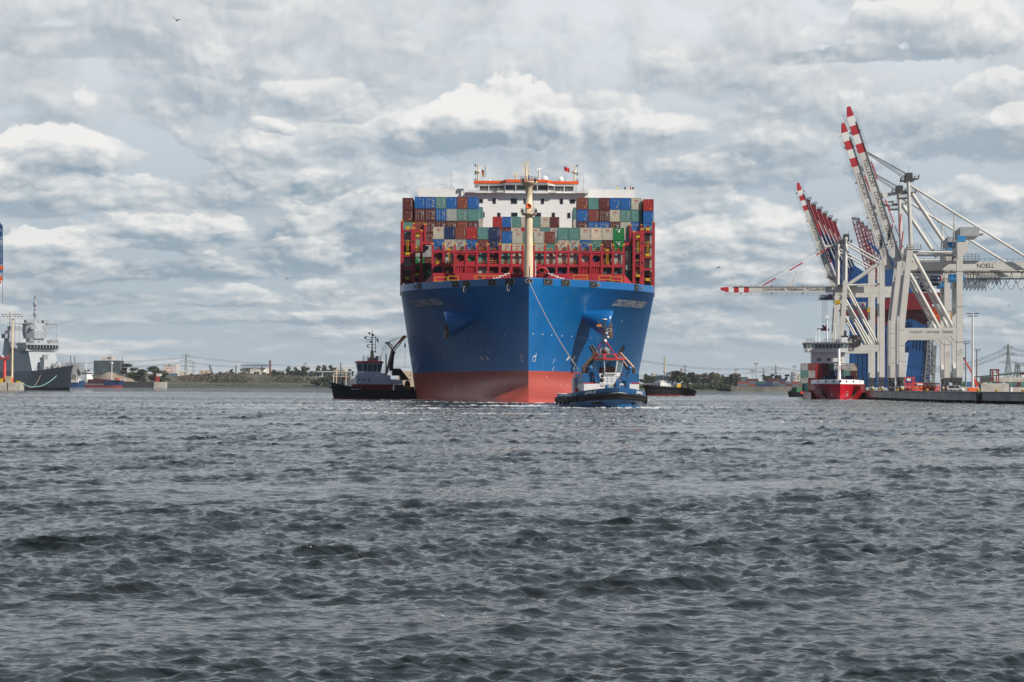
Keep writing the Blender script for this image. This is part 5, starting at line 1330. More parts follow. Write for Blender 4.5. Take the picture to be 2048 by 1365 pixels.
def big_crane():
    p = Plane(1803.5, 660, QR); G = M('crane_grey'); YF = 15.0
    t = thing('container_crane', 'nearest tall grey container crane, raised striped boom, nearest the right edge of the quay', 'crane', p.o, QR, 'grey container cranes on the quay')
    w0, w1, w2 = p(1803.5, 755), p(1803.5, 650), p(1820.5, 492); l0, l1 = p(1919, 755), p(1919, 487)
    for y in (0, YF):
        o = Vector((0, y, 0)); b = MB(G); b.beam(w0 + o, w1 + o, 2.6, 1.9, up=(1, 0, 0)); b.beam(w1 + o, w2 + o, 2.6, 2.0, up=(1, 0, 0), h1=1.8); obj('leg', b, t)
        b = MB(G); b.beam(l0 + o, l1 + o, 2.4, 2.0, up=(1, 0, 0)); a = p(1925, 511) + o; b.beam(p(1925, 505) + o, p(1925, 484) + o, 2.6, 3.6, up=(1, 0, 0)); b.prism([p(1914, 519) + o - Vector((0, 1.3, 0)), p(1936, 505) + o - Vector((0, 1.3, 0)), p(1914, 505) + o - Vector((0, 1.3, 0))], (0, 2.6, 0)); obj('leg', b, t)
        b = MB(G); c0, c1 = p(1809, 664.5) + o, p(1913.5, 664.5) + o; b.beam(c0, c1, 2.3, 2.6)
        for q in (c0, c1):
            s = 1 if q is c0 else -1; b.prism([q + Vector((0, -1.1, -1.3)), q + Vector((s * 2.2, -1.1, -1.3)), q + Vector((0, -1.1, -3.8))], (0, 2.2, 0))
        pb = obj('portal_beam', b, t)
        text_on('TOLLERORT   CONTAINER   TERMINAL', pb, p(1862, 665) + o + Vector((0, -1.16, 0)), (1, 0, 0), (0, 0, 1), 1.3, M('text_dark'), (p(1905, 665) - p(1816, 665)).x)
    for x, z in ((w0.x, w0.z + 1.4), (l0.x, l0.z + 1.4)):
        b = MB(M('crane_grey')); b.box(x - .85, x + .85, 1.3, YF - 1.3, z - 1.3, z + 1.6); b.prism([(x - .84, 1.3, z + 1.6), (x - .84, 3.2, z + 1.6), (x - .84, 1.3, z + 3.4)], (1.68, 0, 0)); b.prism([(x - .84, YF - 1.3, z + 1.6), (x - .84, YF - 3.2, z + 1.6), (x - .84, YF - 1.3, z + 3.4)], (1.68, 0, 0)); obj('sill_beam', b, t)
        bogies(t, None, x, 0, YF, w0.z)
    for q in (p(1820, 500), p(1919, 500)):
        b = MB(G); b.box(q.x - .8, q.x + .8, 1.2, YF - 1.2, q.z - 1.2, q.z + 1.2); obj('cross_beam', b, t)
    for y in (0, YF):
        o = Vector((0, y, 0))
        for a, c, r in ((p(1826, 508), p(1906, 655), .62), (p(1826, 505), p(1913, 505), .42)):
            b = MB(M('white_paint') if False else G); b.tube(a + o, c + o, r, r, 14); obj('brace', b, t)
    YM = YF / 2
    # trolley girder running back over the yard
    b = MB(G); a, c = p(1806, 533, YM), p(2160, 536, YM); c.z = a.z; b.beam(a, c, 2.2, 2.7); g = obj('girder', b, t)
    text_on('NOELL', g, p(1970, 533, YM) + Vector((0, -1.1, 0)), (1, 0, 0), (0, 0, 1), 2.1, M('text_dark'), (p(1988, 533, YM) - p(1953, 533, YM)).x, bold=.03)
    r = MB(M('dark_steel'))
    r.rail([a + Vector((3, -1.4, 1.4)), c + Vector((0, -1.4, 1.4))], 1.1, .04, 1.8, 2); r.beam(a + Vector((0, -1.0, -2.0)), c + Vector((0, -1.0, -2.0)), .3, .35); r.beam(a + Vector((0, 1.0, -1.9)), c + Vector((0, 1.0, -1.9)), .3, .5)
    r.box(l1.x - 4, l1.x + 7, YM - 1.8, YM + 1.8, a.z + 1.6, a.z + 1.72); r.rail([(l1.x - 4, YM - 1.8, a.z + 1.7), (l1.x + 7, YM - 1.8, a.z + 1.7)], 2.2, .06, 1.2, 3); r.rail([(l1.x - 5, YM - 2.2, a.z - 3), (l1.x + 8, YM - 2.2, a.z - 3)], 1.5, .05, 1.2, 3)
    obj('walkway', r, g)
    f = MB(M('black_paint')); x0, x1 = l1.x + 2, c.x
    xs = [l1.x + 2.5]
    while xs[-1] < c.x: xs.append(xs[-1] + (.9 if xs[-1] < l1.x + 6 else (.45 if xs[-1] < l1.x + 14 else 3.4)))
    for i, (q0, q1) in enumerate(zip(xs, xs[1:])):
        dp = 3.6 if q1 - q0 > 2 else 4.2 - (i % 3) * .5; pts = [Vector((q0 + (q1 - q0) * k / 8, YM - 1.1, a.z - 2.2 - dp * math.sin(PI * k / 8) ** .7)) for k in range(9)]
        f.path(pts, .085, 5)
    obj('festoon_cable', f, g)
    cab = MB(M('clad_grey')); q = p(1870, 558, YM); cab.box(q.x - 2.4, q.x + 2.4, YM - 1.6, YM + 1.6, q.z - 1.5, q.z + 1.6); cab.box(q.x - 2.6, q.x + 2.6, YM - 1.8, YM + 1.8, q.z + 1.61, q.z + 1.9); cab.use(M('dark_steel'))
    cab.box(q.x - 1.2, q.x + 1.4, YM - .9, YM + .9, q.z - 2.4, q.z - 1.51); cab.rail([(q.x - 2.5, YM - 1.7, q.z - 1.5), (q.x + 12, YM - 1.7, q.z - 1.5)], 1.2, .05, .8, 2); cab.beam((q.x - 2, YM, q.z + 1.9), (q.x - 2, YM, a.z - 2), .3); cab.beam((q.x + 2, YM, q.z + 1.9), (q.x + 2, YM, a.z - 2), .3)
    cab.use(M('box_blue')); cab.box(q.x + 4.4, q.x + 9.5, YM - 1.4, YM + 1.4, q.z - 1.2, q.z + 1.5); cab.use(M('rust_steel')); cab.box(q.x + 6.5, q.x + 8.5, YM - 1.0, YM + 1.0, q.z - 3.4, q.z - 1.4)
    tr = obj('trolley', cab, t); sg = MB(M('sign_blue')); sg.box(q.x - 1.7, q.x + 2.0, YM - 1.66, YM - 1.61, q.z - .9, q.z + .9); sg.use(M('white_paint')); sg.box(q.x - 1.9, q.x + 2.2, YM - 1.64, YM - 1.605, q.z - 1.1, q.z + 1.1); sg.use(M('signal_red')); sg.box(q.x + 1.75, q.x + 2.05, YM - 1.69, YM - 1.661, q.z - .9, q.z + .9); so = obj('sign', sg, tr)
    text_on('HHLA', so, (q.x - .1, YM - 1.67, q.z), (1, 0, 0), (0, 0, 1), 1.3, M('text_white'), 2.8)
    # twin pylon with back stays
    for y in (YM - 3.2, YM + 3.2):
        b = MB(G); b.tube(p(1822, 498, y), p(1816.5, 356, y), .72, .6, 14); obj('pylon', b, t)
        b = MB(G); b.tube(p(1824, 388, y), p(1897, 498, y), .68, .62, 14); obj('brace', b, t)
        b = MB(G); b.tube(p(1822, 372, y), p(2080, 532, y), .42, .4, 12); st = obj('back_stay', b, t)
        b = MB(G); k = p(1909, 425, y); 
        for px in (1905, 1911): b.tube(k, p(px, 500, y), .2, .16, 8)
        obj('stay_strut', b, st)
    b = MB(M('dark_steel')); hd = p(1816, 352, YM); b.box(hd.x - 1.0, hd.x + 1.2, YM - 4, YM + 4, hd.z - 2.0, hd.z + .6)
    b.use(M('crane_dark'))
    for q, w in ((p(1815, 362, YM), 4.4), (p(1817, 386, YM), 4.6), (p(1806, 397, YM), 3.6), (p(1827, 358, YM), 3.4)): pf = MB(M('crane_dark')); ladder_platform(pf, q, w, 6.0); obj('platform', pf, t)
    pf = MB(M('crane_dark')); ladder_platform(pf, p(1828, 499, 0), 4.5, 3.0, 1.6); obj('platform', pf, t); b.tube(hd, hd + Vector((.5, 0, 3.2)), .06)
    for k in range(40):
        z = 500 - 3.4 * k; q = p(1824, z, YM - 4); b.beam(q, q + Vector((.7, 0, 0)), .06)
    obj('pylon_head', b, t)
    a, c = p(1795, 524, YM), p(1694.5, 215, YM)
    bm = banded_boom(t, 'boom', a, c, 1.9, 2.55, G, M('band_red'), 3.2, True, 'TOLLERORT   CONTAINER   TERMINAL', (.085, .66, True, 1.9))
    w = MB(M('wire'))
    d = c - a
    for k, (fr, dz) in enumerate(((.715, 0), (.715, -.5), (.71, -1.5), (.70, -2.2))):
        for y in (-.6, .6): w.tube(a + d * fr + Vector((1.4, y, 0)), hd + Vector((0, y, dz + .5)), .06, n=4)
    w.tube(p(1824, 370, YM), p(1900, 480, YM), .06, n=4); w.tube(p(1824, 372, YM), p(1893, 500, YM), .06, n=4)
    obj('hoist_rope', w, t)
    s = MB(M('band_red'))
    for f0, f1, mm in ((.645, .53, 'band_red'), (.53, .40, 'white_paint'), (.40, .25, 'band_red'), (.25, .09, 'white_paint')):
        s.use(M(mm)); sd = Vector((1.9 + (.66 - f0) * 2.4, -.9, 0)); sd1 = Vector((1.9 + (.66 - f1) * 2.4, -.9, 0)); s.beam(a + d * f0 + sd, a + d * f1 + sd1, .35)
    s.use(M('band_red')); s.beam(p(1806, 463, YM), p(1802, 500, YM), .4)
    s.beam(p(1802.5, 428, YM - 3), p(1798, 463, YM - 3), .4); obj('forestay', s, t)
    b = MB(G); b.prism([p(1761, 386, YM) + Vector((0, -.5, 0)), p(1785, 386, YM) + Vector((0, -.5, 0)), p(1812, 389, YM) + Vector((0, -.5, 0)), p(1785, 391, YM) + Vector((0, -.5, 0)), p(1764, 397, YM) + Vector((0, -.5, 0))], (0, 1.0, 0)); b.beam(p(1764, 405, YM), p(1786, 404, YM), .7, .6); obj('boom_latch', b, t)
    # machine house
    m = MB(M('clad_grey')); q = p(1933, 468, YM); m.box(q.x - 3.0, q.x + 3.2, -1.5, YF + 1.5, q.z - 1.4, q.z + 1.55); m.use(M('crane_dark')); m.box(q.x + 3.2, q.x + 5.0, 2, 8, q.z - .6, q.z - .3); m.box(q.x - 3.05, q.x - 2.9, -1.2, YF, q.z - 1.3, q.z + 1.4)
    mh = obj('machine_house', m, t)
    for y in (0, YF):
        m = MB(M('box_blue')); q = p(1922.5, 477, y); m.box(q.x - 1.3, q.x + 1.3, y - 1.45, y + 1.45, q.z - 1.15, q.z + .95); obj('electrical_box', m, t)
    m = MB(M('box_blue')); q = p(1905, 490, YM); m.box(q.x - 1.6, q.x + 1.6, YM - 1, YM + 4, q.z - .8, q.z + .9); obj('winch_box', m, t)
    # small rungs and seams on the legs
    r = MB(M('dark_steel'))
    for a_, b_ in ((w0, w1), (l0, p(1919, 520))):
        for k in range(11):
            q = a_.lerp(b_, k / 10); r.box(q.x + .97, q.x + 1.5, -.3, .3, q.z, q.z + .1); r.box(q.x - 1.0, q.x + 1.0, -1.335, -1.29, q.z - .04, q.z + .04) if k % 3 == 0 else None
    obj('rung', r, t)
    q = MB(M('text_dark')); c_ = p(1920, 705)
    for x, z, w_, h_ in ((-.7, .3, .9, .08), (.3, .9, .7, .08), (-.6, -.5, .08, .8), (.1, -.2, .5, .06), (.5, 0, .08, .7), (-.2, -.9, .8, .07), (.0, .5, .06, .5)): q.box(c_.x + x - w_ / 2, c_.x + x + w_ / 2, -1.24, -1.205, c_.z + z - h_ / 2, c_.z + z + h_ / 2)
    obj('leg_marking', q, t)
    return t, p
ca, pa = big_crane()
dup(ca, ca.location + QD * 42.0, None, 'grey container crane directly behind the nearest one, slightly shorter looking raised boom')

def older_crane(px, D, raised, label):
    p = Plane(px, D, QR); G = M('crane_grey'); YF = 14.0; YM = 7.0
    t = thing('container_crane', label, 'crane', p.o, QR, 'grey container cranes on the quay')
    o0 = 1684.0; sh = px - o0     # pixel layout was read off the lowered crane; the other repeats it
    H = Plane(o0, 820, QR); k = lambda a, b, y=0.0: H(a, b, y)
    w0, w1 = k(1679, 755), k(1691, 562); l0, l1 = k(1764, 755), k(1764, 520)
    for y in (0, YF):
        o = Vector((0, y, 0))
        b = MB(G); b.beam(w0 + o, w1 + o, 2.0, 1.9, up=(1, 0, 0)); obj('leg', b, t)
        b = MB(G); b.beam(l0 + o, l1 + o, 2.0, 2.1, up=(1, 0, 0)); obj('leg', b, t)
        b = MB(G); b.beam(k(1684, 696.5) + o, k(1760, 696.5) + o, 1.8, 2.6); obj('portal_beam', b, t)
        for a, c in (((1694, 572), (1757, 690)), ((1692, 600), (1742, 688))):
            b = MB(G); b.tube(k(*a) + o, k(*c) + o, .45, .45, 12); obj('brace', b, t)
        b = MB(G); b.tube(k(1692, 474) + o * .7 + Vector((0, 2, 0)), k(1691, 575) + o * .7 + Vector((0, 2, 0)), .75, .85, 4); obj('pylon', b, t)
        b = MB(G); b.tube(k(1695, 485) + o, k(1760, 522) + o, .35, .35, 10); b.tube(k(1702, 566) + o, k(1757, 528) + o, .6, .6, 12); b.tube(k(1696, 571) + o, k(1762, 569) + o, .4, .4, 10); obj('back_stay', b, t)
    for x, z in ((w0.x, w0.z + 1.2), (l0.x, l0.z + 1.2)):
        b = MB(M('crane_grey')); b.box(x - .8, x + .8, 1.1, YF - 1.1, z - 1.2, z + 1.2); obj('sill_beam', b, t)
        bogies(t, None, x, 0, YF, w0.z)
    b = MB(G); a = k(1690, 580, YM); c = k(1815, 580, YM); c.z = a.z; b.beam(a, c, 2.2, 2.6); g = obj('girder', b, t)
    r = MB(M('dark_steel')); r.rail([a + Vector((0, -1.4, 1.4)), c + Vector((0, -1.4, 1.4))], 1.2, .05, 1.8, 2); r.box(a.x - 3, a.x + 5, YM - 3, YM + 3, a.z + 1.5, a.z + 1.9)
    hd = k(1692, 474, YM); r.box(hd.x - 1.1, hd.x + 1.1, 2, YF - 2, hd.z - 2.2, hd.z + .8); ladder_platform(r, k(1692, 486, YM), 4.5, 11); r.tube(hd + Vector((1, 0, 0)), hd + Vector((1.2, 0, 2.6)), .08)
    for q in range(8): r.beam(k(1688, 600 - q * 4, YM), k(1700, 600 - q * 4, YM), .15)
    obj('walkway', r, g)
    rr = MB(M('reel')); c_ = k(1710, 683, -2.4); n = 40
    rr.lathe([(.3, -.35), (.7, -.35), (.7, .35), (.3, .35), (.3, -.35)], c_, 12, (0, -1, 0))
    for i in range(n):
        a_ = 2 * PI * i / n; v = Vector((math.cos(a_), 0, math.sin(a_))); rr.beam(c_ + v * .6 + Vector((0, -.3, 0)), c_ + v * 2.75 + Vector((0, -.3, 0)), .16, .12)
    rr.lathe([(2.4, .1), (2.6, .1), (2.6, .2), (2.4, .2), (2.4, .1)], c_, 30, (0, -1, 0)); rr.use(M('steel_grey')); rr.lathe([(.0, .5), (.4, .5), (.4, .3)], c_, 10, (0, -1, 0)); rr.box(c_.x - .4, c_.x + .4, c_.y + .3, 1.0, c_.z - .4, c_.z + .4)
    rr.use(M('reel')); rr.lathe([(.3, .2), (2.35, .2), (2.35, .05), (.3, .05), (.3, .2)], c_, 30, (0, -1, 0))
    obj('cable_reel', rr, t)
    cab = MB(M('clad_grey')); q = k(1651, 595, YM) if not raised else k(1733, 603, YM); cab.box(q.x - 2.6, q.x + 3.4, YM - 1.6, YM + 1.6, q.z - 1.2, q.z + 1.3); cab.use(M('dark_steel')); cab.rail([(q.x - 3, YM - 1.7, q.z - 1.3), (q.x + 3.6, YM - 1.7, q.z - 1.3)], 1.0, .05, .8); cab.use(M('yellow_paint')); cab.box(q.x + 4, q.x + 6, YM - 1, YM + 1, q.z - 3, q.z - 1.2)
    tr = obj('trolley', cab, t); s = MB(M('sign_blue')); s.box(q.x - 1.9, q.x + 2.6, YM - 1.66, YM - 1.61, q.z - .7, q.z + .8); s.use(M('signal_red')); s.box(q.x + 2.2, q.x + 2.55, YM - 1.69, YM - 1.661, q.z - .7, q.z + .8); so = obj('sign', s, tr); text_on('HHLA', so, (q.x + .1, YM - 1.67, q.z + .05), (1, 0, 0), (0, 0, 1), 1.1, M('text_white'), 3.0)
    if not raised:
        c = k(1441, 580.5, YM); a = k(1698, 580, YM); c.z = a.z
        banded_boom(t, 'boom', a, c, 1.8, 2.3, G, M('band_red'), 2.1, True, None)
        text_on('CONTAINER TERMINAL TOLLERORT', t, k(1590, 580, YM) + Vector((0, -.9, 0)), (1, 0, 0), (0, 0, 1), 1.6, M('text_dark'), (k(1655, 580, YM) - k(1524, 580, YM)).x, 'lettering', .03, .03)
        s = MB(M('band_red')); q0, q1 = k(1525, 572, YM), k(1686, 480, YM)
        for i in range(6): s.use(M('band_red') if i % 2 == 0 else M('white_paint')); s.beam(q0.lerp(q1, i / 6), q0.lerp(q1, (i + 1) / 6), .5)
        s.use(M('wire')); s.tube(q0 + Vector((-3, 0, 0)), q1 + Vector((0, 0, 1)), .06, n=4); s.use(G); s.beam(k(1581, 573, YM), k(1594, 543, YM), 1.0, .8, w1=.5)
        obj('forestay', s, t)
        h = MB(M('wire'))
        for px in (1645, 1648, 1651, 1654): h.tube(k(px, 602, YM), k(px, 655, YM), .06, n=4)
        obj('hoist_rope', h, t)
        sp = MB(M('crane_red')); q = k(1650, 660, YM); sp.box(q.x - 1.6, q.x + 1.6, YM - 3, YM + 3, q.z - .4, q.z + .4); sp.box(q.x - .9, q.x + .9, YM - 1, YM + 1, q.z + .4, q.z + 1.4); sp.use(M('dark_steel')); sp.beam((q.x - 3.2, YM, q.z + .3), (q.x - 1.2, YM, q.z + .5), .5); sp.box(q.x - 1.2, q.x - .4, YM - 1, YM + 1, q.z + 1.41, q.z + 1.9); sp.box(q.x + .4, q.x + 1.1, YM - 1, YM + 1, q.z + 1.41, q.z + 1.9)
        obj('spreader', sp, t)
    else:
        H2 = Plane(px, D, QR); a = H2(1671, 582, YM); c = H2(1594, 367, YM)
        banded_boom(t, 'boom', a, c, 1.8, 2.3, G, M('band_red'), 2.3, True, 'CONTAINER TERMINAL TOLLERORT', (.07, .66, True, 1.7))
        s = MB(M('crane_grey')); s.beam(H2(1645, 492, YM), H2(1676, 494, YM), .8, 1.0); d = c - a
        for i, (f0, f1) in enumerate(((.62, .5), (.5, .38), (.38, .26), (.26, .14), (.14, .04))): s.use(M('band_red') if i % 2 == 0 else M('white_paint')); s.beam(a + d * f0 + Vector((2.2, -.9, 0)), a + d * f1 + Vector((2.4, -.9, 0)), .5)
        obj('forestay', s, t)
    return t
older_crane(1684, 820, False, 'grey container crane with its striped boom lowered out over the red cargo ship')
older_crane(1669, 861, True, 'grey container crane just behind the lowered one, striped boom raised steeply')

def blue_red_crane():
    D = 930.0; rz = -math.atan(.264); p = Plane(1703, D, rz); B = M('crane_blue'); YM = 8.0
    t = thing('container_crane', 'blue container crane with a solid raised red boom, nearest of its row', 'crane', p.o, rz, 'blue cranes with solid red booms')
    for y in (0, 16):
        o = Vector((0, y, 0))
        b = MB(B); b.beam(p(1703, 775) + o, p(1703, 600) + o, 1.8, 1.9, up=(1, 0, 0)); obj('leg', b, t)
        b = MB(B); b.beam(p(1812, 772) + o, p(1828, 640) + o, 1.0, 1.1, up=(1, 0, 0)); obj('leg', b, t)
        b = MB(B); b.beam(p(1703, 690) + o, p(1820, 690) + o, 1.6, 2.0); obj('portal_beam', b, t)
        b = MB(B); b.beam(p(1705, 690) + o, p(1822, 640) + o, 1.2); obj('brace', b, t)
        b = MB(B); b.beam(p(1703, 610) + o, p(1709, 533) + o, 1.6, 1.8, up=(1, 0, 0)); b.beam(p(1709, 535) + o, p(1740, 606) + o, 1.1); b.beam(p(1709, 533) + o, p(1755, 575) + o, .9); obj('a_frame', b, t)
    b = MB(B)
    for k in range(5): b.beam(p(1814 + 2 * k, 760 - 24 * k) + Vector((0, 0, 0)), p(1816 + 2 * k, 736 - 24 * k) + Vector((0, 16, 0)), .28); b.beam(p(1814 + 2 * k, 760 - 24 * k) + Vector((0, 16, 0)), p(1816 + 2 * k, 736 - 24 * k), .28)
    obj('leg_lattice', b, t)
    b = MB(M('crane_red')); a, c = p(1690, 626, YM), p(1893, 626, YM); c.z = a.z; b.beam(a, c, 4.0, 3.0); g = obj('girder', b, t)
    r = MB(M('dark_steel')); r.rail([a + Vector((0, -2.2, 1.5)), c + Vector((0, -2.2, 1.5))], 1.2, .06, 2.5); r.rail([c + Vector((-14, -2.6, -1.5)), c + Vector((3, -2.6, -4))], 2.5, .12, 1.6, 3); obj('walkway', r, g)
    m = MB(M('crane_red')); q = p(1800, 612, YM); m.box(q.x - 9, q.x + 12, YM - 4, YM + 4, q.z - 2, q.z + 2.6); m.use(M('orange_paint')); q = p(1880, 622, YM); m.box(q.x - 4, q.x + 4, YM - 4, YM + 4, q.z - 3.0, q.z - 1.5); m.rail([(q.x - 4, YM - 4, q.z - 1.5), (q.x + 4, YM - 4, q.z - 1.5)], 2.2, .14, 1.6, 3); m.use(M('yellow_paint')); m.box(q.x + 4, q.x + 5.5, YM - 3, YM, q.z - 3, q.z - .5)
    obj('machine_house', m, t)
    a, c = p(1693, 622, YM), p(1612, 402, YM); d = c - a; side = d.normalized().cross(Vector((0, 1, 0)))
    b = MB(M('crane_red')); b.beam(a, c, 3.4, 2.6, up=side); bo = obj('boom', b, t)
    b = MB(M('crane_navy')); b.beam(a + d * .05 + Vector((0, -1.78, 0)) + side * -.7, a + d * .70 + Vector((0, -1.78, 0)) + side * -.4, .3, 1.9, up=side); b.beam(a + d * .02 - side * 2.6, a + d * .72 - side * 1.9, .9, 1.5, up=side); b.use(M('off_white')); b.beam(a + d * .45 - side * 3.4 - Vector((0, 1, 0)), a + d * .80 - side * 2.2 - Vector((0, 1, 0)), .4); obj('boom_stay', b, bo)
    ux = -d.normalized(); uz = Vector((0, -1, 0)).cross(ux); text_on('CONTAINER TERMINAL', bo, a + d * .38 + Vector((0, -1.95, 0)) + side * -.9, ux, uz, 1.7, M('text_white'), d.length * .5, 'lettering', .02)
    tp = MB(M('dark_steel'))
    for k in range(4): tp.beam(c - d * .02 * k + side * 1.2, c - d * .02 * k + side * (3.0 - .3 * k) + Vector((0, -1, 1.4)), .3)
    tp.rail([c - d * .01 + Vector((-1, -1.6, 0)), c + Vector((2.6, -1.6, .3))], 1.4, .12, .8); tp.beam(c, c + Vector((2.0, 0, -.3)), 1.4); obj('boom_tip', tp, bo)
    return t, p
tb, pb_ = blue_red_crane()
for i in range(1, 6): dup(tb, tb.location + Vector((.264, 1, 0)) * (24.5 * i), None, f'blue container crane with solid raised red boom, {ORD[i + 1]} of its row from the nearest')
def lattice_crane():
    D = 1150.0; rz = -math.atan(.264); p = Plane(1760, D, rz); B = M('crane_navy'); YM = 8.0
    t = thing('container_crane', 'blue container crane with a raised red lattice boom, leftmost of the lattice ones', 'crane', p.o, rz, 'blue cranes with red lattice booms')
    for y in (0, 16):
        o = Vector((0, y, 0))
        b = MB(B); b.beam(p(1760, 776) + o, p(1760, 570) + o, 2.0, 2.2, up=(1, 0, 0)); obj('leg', b, t)
        b = MB(B); b.beam(p(1838, 774) + o, p(1838, 600) + o, 1.8, 1.8, up=(1, 0, 0)); b.beam(p(1760, 680) + o, p(1838, 680) + o, 1.6, 2.0); obj('leg', b, t)
        b = MB(M('crane_blue')); b.beam(p(1760, 575) + o, p(1764, 500) + o, 1.4); b.beam(p(1764, 500) + o, p(1815, 590) + o, 1.2); obj('a_frame', b, t)
    b = MB(M('crane_red')); a, c = p(1750, 592, YM), p(1880, 592, YM); c.z = a.z; b.beam(a, c, 3.4, 3.2); obj('girder', b, t)
    b = MB(M('crane_red')); a, c = p(1752, 585, YM), p(1711.5, 440, YM); b.lattice(a, c, 4.4, 3.6, .2, 16); bo = obj('boom', b, t)
    s = MB(M('crane_blue')); s.beam(p(1733, 480, YM), p(1764, 515, YM), .9); s.use(M('dark_steel')); s.beam(c + Vector((-1.6, -2, .5)), c + Vector((2, 2, 0)), .8); s.rail([c + Vector((-2, -2, 0)), c + Vector((2.4, -2, -.6))], 1.4, .16, 1.0); obj('boom_tip', s, bo)
    return t
tl = lattice_crane()
for i in range(1, 4): dup(tl, tl.location + Vector((.264, 1, 0)) * (27.0 * i), None, f'blue container crane with raised red lattice boom, {ORD[i + 1]} from left among the lattice ones')

def feeder():
    D = 634.0; p = P(1683, 799, D); t = thing('cargo_ship', 'small red and white container ship moored bow-on at the terminal quay', 'ship', (p.x - .4, D, 0), QR)
    Bm, ZT_, ZK_ = 8.5, 6.3, 4.9
    def hb(y, z):
        L = 34 - 2.4 * min(z, ZK_); s = max(0.0, min(1.0, y / L)); n = 1.7 + .12 * z
        return (Bm + (.6 if z > 3 else 0) * 0) * (1 - (1 - s) ** n) ** .85
    b = MB(M('feeder_red')); us = [(i / 22) ** 1.6 for i in range(23)]
    zs = [-1, 0, .6, 1.4, 2.4, 3.4, 4.2, ZK_]
    mf = lambda c: M('rust_steel') if c[2] < .25 else (M('white_paint') if c[2] > ZK_ else M('feeder_red'))
    def row(side, z, up=None): 
        L = 34 - 2.4 * min(z, ZK_); return [(side * hb(L * u, z), L * u + (ZK_ - min(z, ZK_)) * .25, up if up is not None else z) for u in us]
    for side in (-1, 1):
        rows = [row(side, z) for z in zs]; b.loft(rows if side > 0 else rows[::-1], mf)
        tp = [row(side, ZK_), [(x, y, ZT_ - .4 * max(0, y - 5) / 20) for x, y, z in row(side, ZK_)]]; inn = [(x * .93, y + .3, z) for x, y, z in tp[1]]
        tp += [inn, [(x, y, 4.6) for x, y, z in inn]]; b.loft(tp if side > 0 else tp[::-1], lambda c: M('white_paint') if c[2] > ZK_ else M('feeder_red'))
        mid = []
        for z in (-1, 0, .6, 1.6, 2.6): mid.append([(side * Bm, y, z) for y in (22, 50, 80, 110, 122)] + [(side * Bm * .7, 126, z)])
        b.loft(mid if side > 0 else mid[::-1], mf)
    hull = obj('hull', b, t)
    d = MB(M('deck_red'));  d.box(-8.3, 8.3, 3.2 + 3, 24, 4.5, 4.6); d.box(-9.1, 9.1, 22, 124, 2.2, 2.55); obj('deck', d, t)
    br = MB(M('deck_red')); br.box(-7.6, 7.6, 22.5, 23.2, 4.0, 6.4); br.box(-8.8, 8.8, 78, 84.5, 2.6, 4.6)
    for k in range(14):
        for s in (-1, 1): br.box(min(s * 8.7, s * 9.15), max(s * 8.7, s * 9.15), 26 + k * 7, 27 + k * 7, 2.56, 5.0)
    obj('hatch_coaming', br, t)
    m = MB(M('white_paint')); m.lathe([(.75, 4.5), (.5, 10), (.36, 16.2), (.0, 16.3)], (0, 9, 0), 14); m.beam((-1.6, 9, 11.2), (1.6, 9, 11.2), .25)
    m.rail([(-1.6, 8.5, 9.6), (1.6, 8.5, 9.6)], 1.0, .05, .6); obj('foremast', m, t)
    k = MB(M('fairlead_black'))
    for x in (-6.6, -4.2, -1.9, 1.9, 4.2, 6.6):
        y = next(q for q in np.linspace(.05, 20, 600) if hb(q, ZK_) >= abs(x)); k.cbox((x, y - .02, 5.75), .8 if abs(x) < 5 else .5, .25, .55)
    k.lathe([(0, .2), (.42, .2), (.42, 0)], (0, .02, 5.8), 12, (0, -1, 0)); obj('fairlead', k, t)
    for side in (-1, 1):
        me = text_mesh('VICTORIA', 1.1, M('text_white'), 0, .03, 5.2)
        def on(c, side=side):
            x = side * (7.2) + c.x * .55; y = next(q for q in np.linspace(.05, 24, 800) if hb(q, 4.2 + c.z * .8) >= abs(x) - .02) + .25 * (ZK_ - 4.2 - c.z * .8); return Vector((x, y - .12, 4.2 + c.z * .8))
        try: map_mesh(me, on); obj('ship_name', me, t)
        except StopIteration: pass
    mk = MB(M('text_white')); an = MB(M('rust_steel'))
    for s in (-1, 1):
        x = s * 2.2; y = next(q for q in np.linspace(.05, 24, 800) if hb(q, 1.9) >= abs(x)) + .75
        for dx, dz, w, h in ((0, .6, .9, .16), (-.35, .25, .16, .6), (0, -.05, .9, .16), (.35, -.4, .16, .6), (0, -.75, .9, .16)): mk.box(x + dx * s - w / 2, x + dx * s + w / 2, y - .3, y + .1, 1.9 + dz - h / 2, 1.9 + dz + h / 2)
        x = s * 4.6; y = next(q for q in np.linspace(.05, 24, 800) if hb(q, 1.8) >= abs(x)) + .8; an.box(x - .7, x + .7, y - .5, y + .3, 1.3, 2.6); an.beam((x, y - .4, 1.4), (x - s * 1.2, y - .5, .2), .6)
    obj('hull_marking', mk, t); obj('anchor', an, t)
    # bridge house aft
    W = MB(M('white_paint')); W.box(-5.8, 6.6, 112, 122, 2.5, 17.2); W.box(-8.9, 7.6, 110.4, 116, 17.0, 17.5); W.use(M('dark_glass'))
    for x, z, w in ((-3.4, 14.2, .6), (-2.6, 14.2, .6), (.3, 14.2, .5), (.9, 14.2, .5)): W.box(x - w / 2, x + w / 2, 111.95, 112.05, z - .5, z + .5)
    hs = obj('deckhouse', W, t)
    wheelhouse(t, [(-8.6, 110.8), (7.3, 110.8), (7.3, 116), (-8.6, 116)], 17.5, 18.3, 20.0, 20.5, M('white_paint'), .5, None, .3, M('green_glass'), .12)
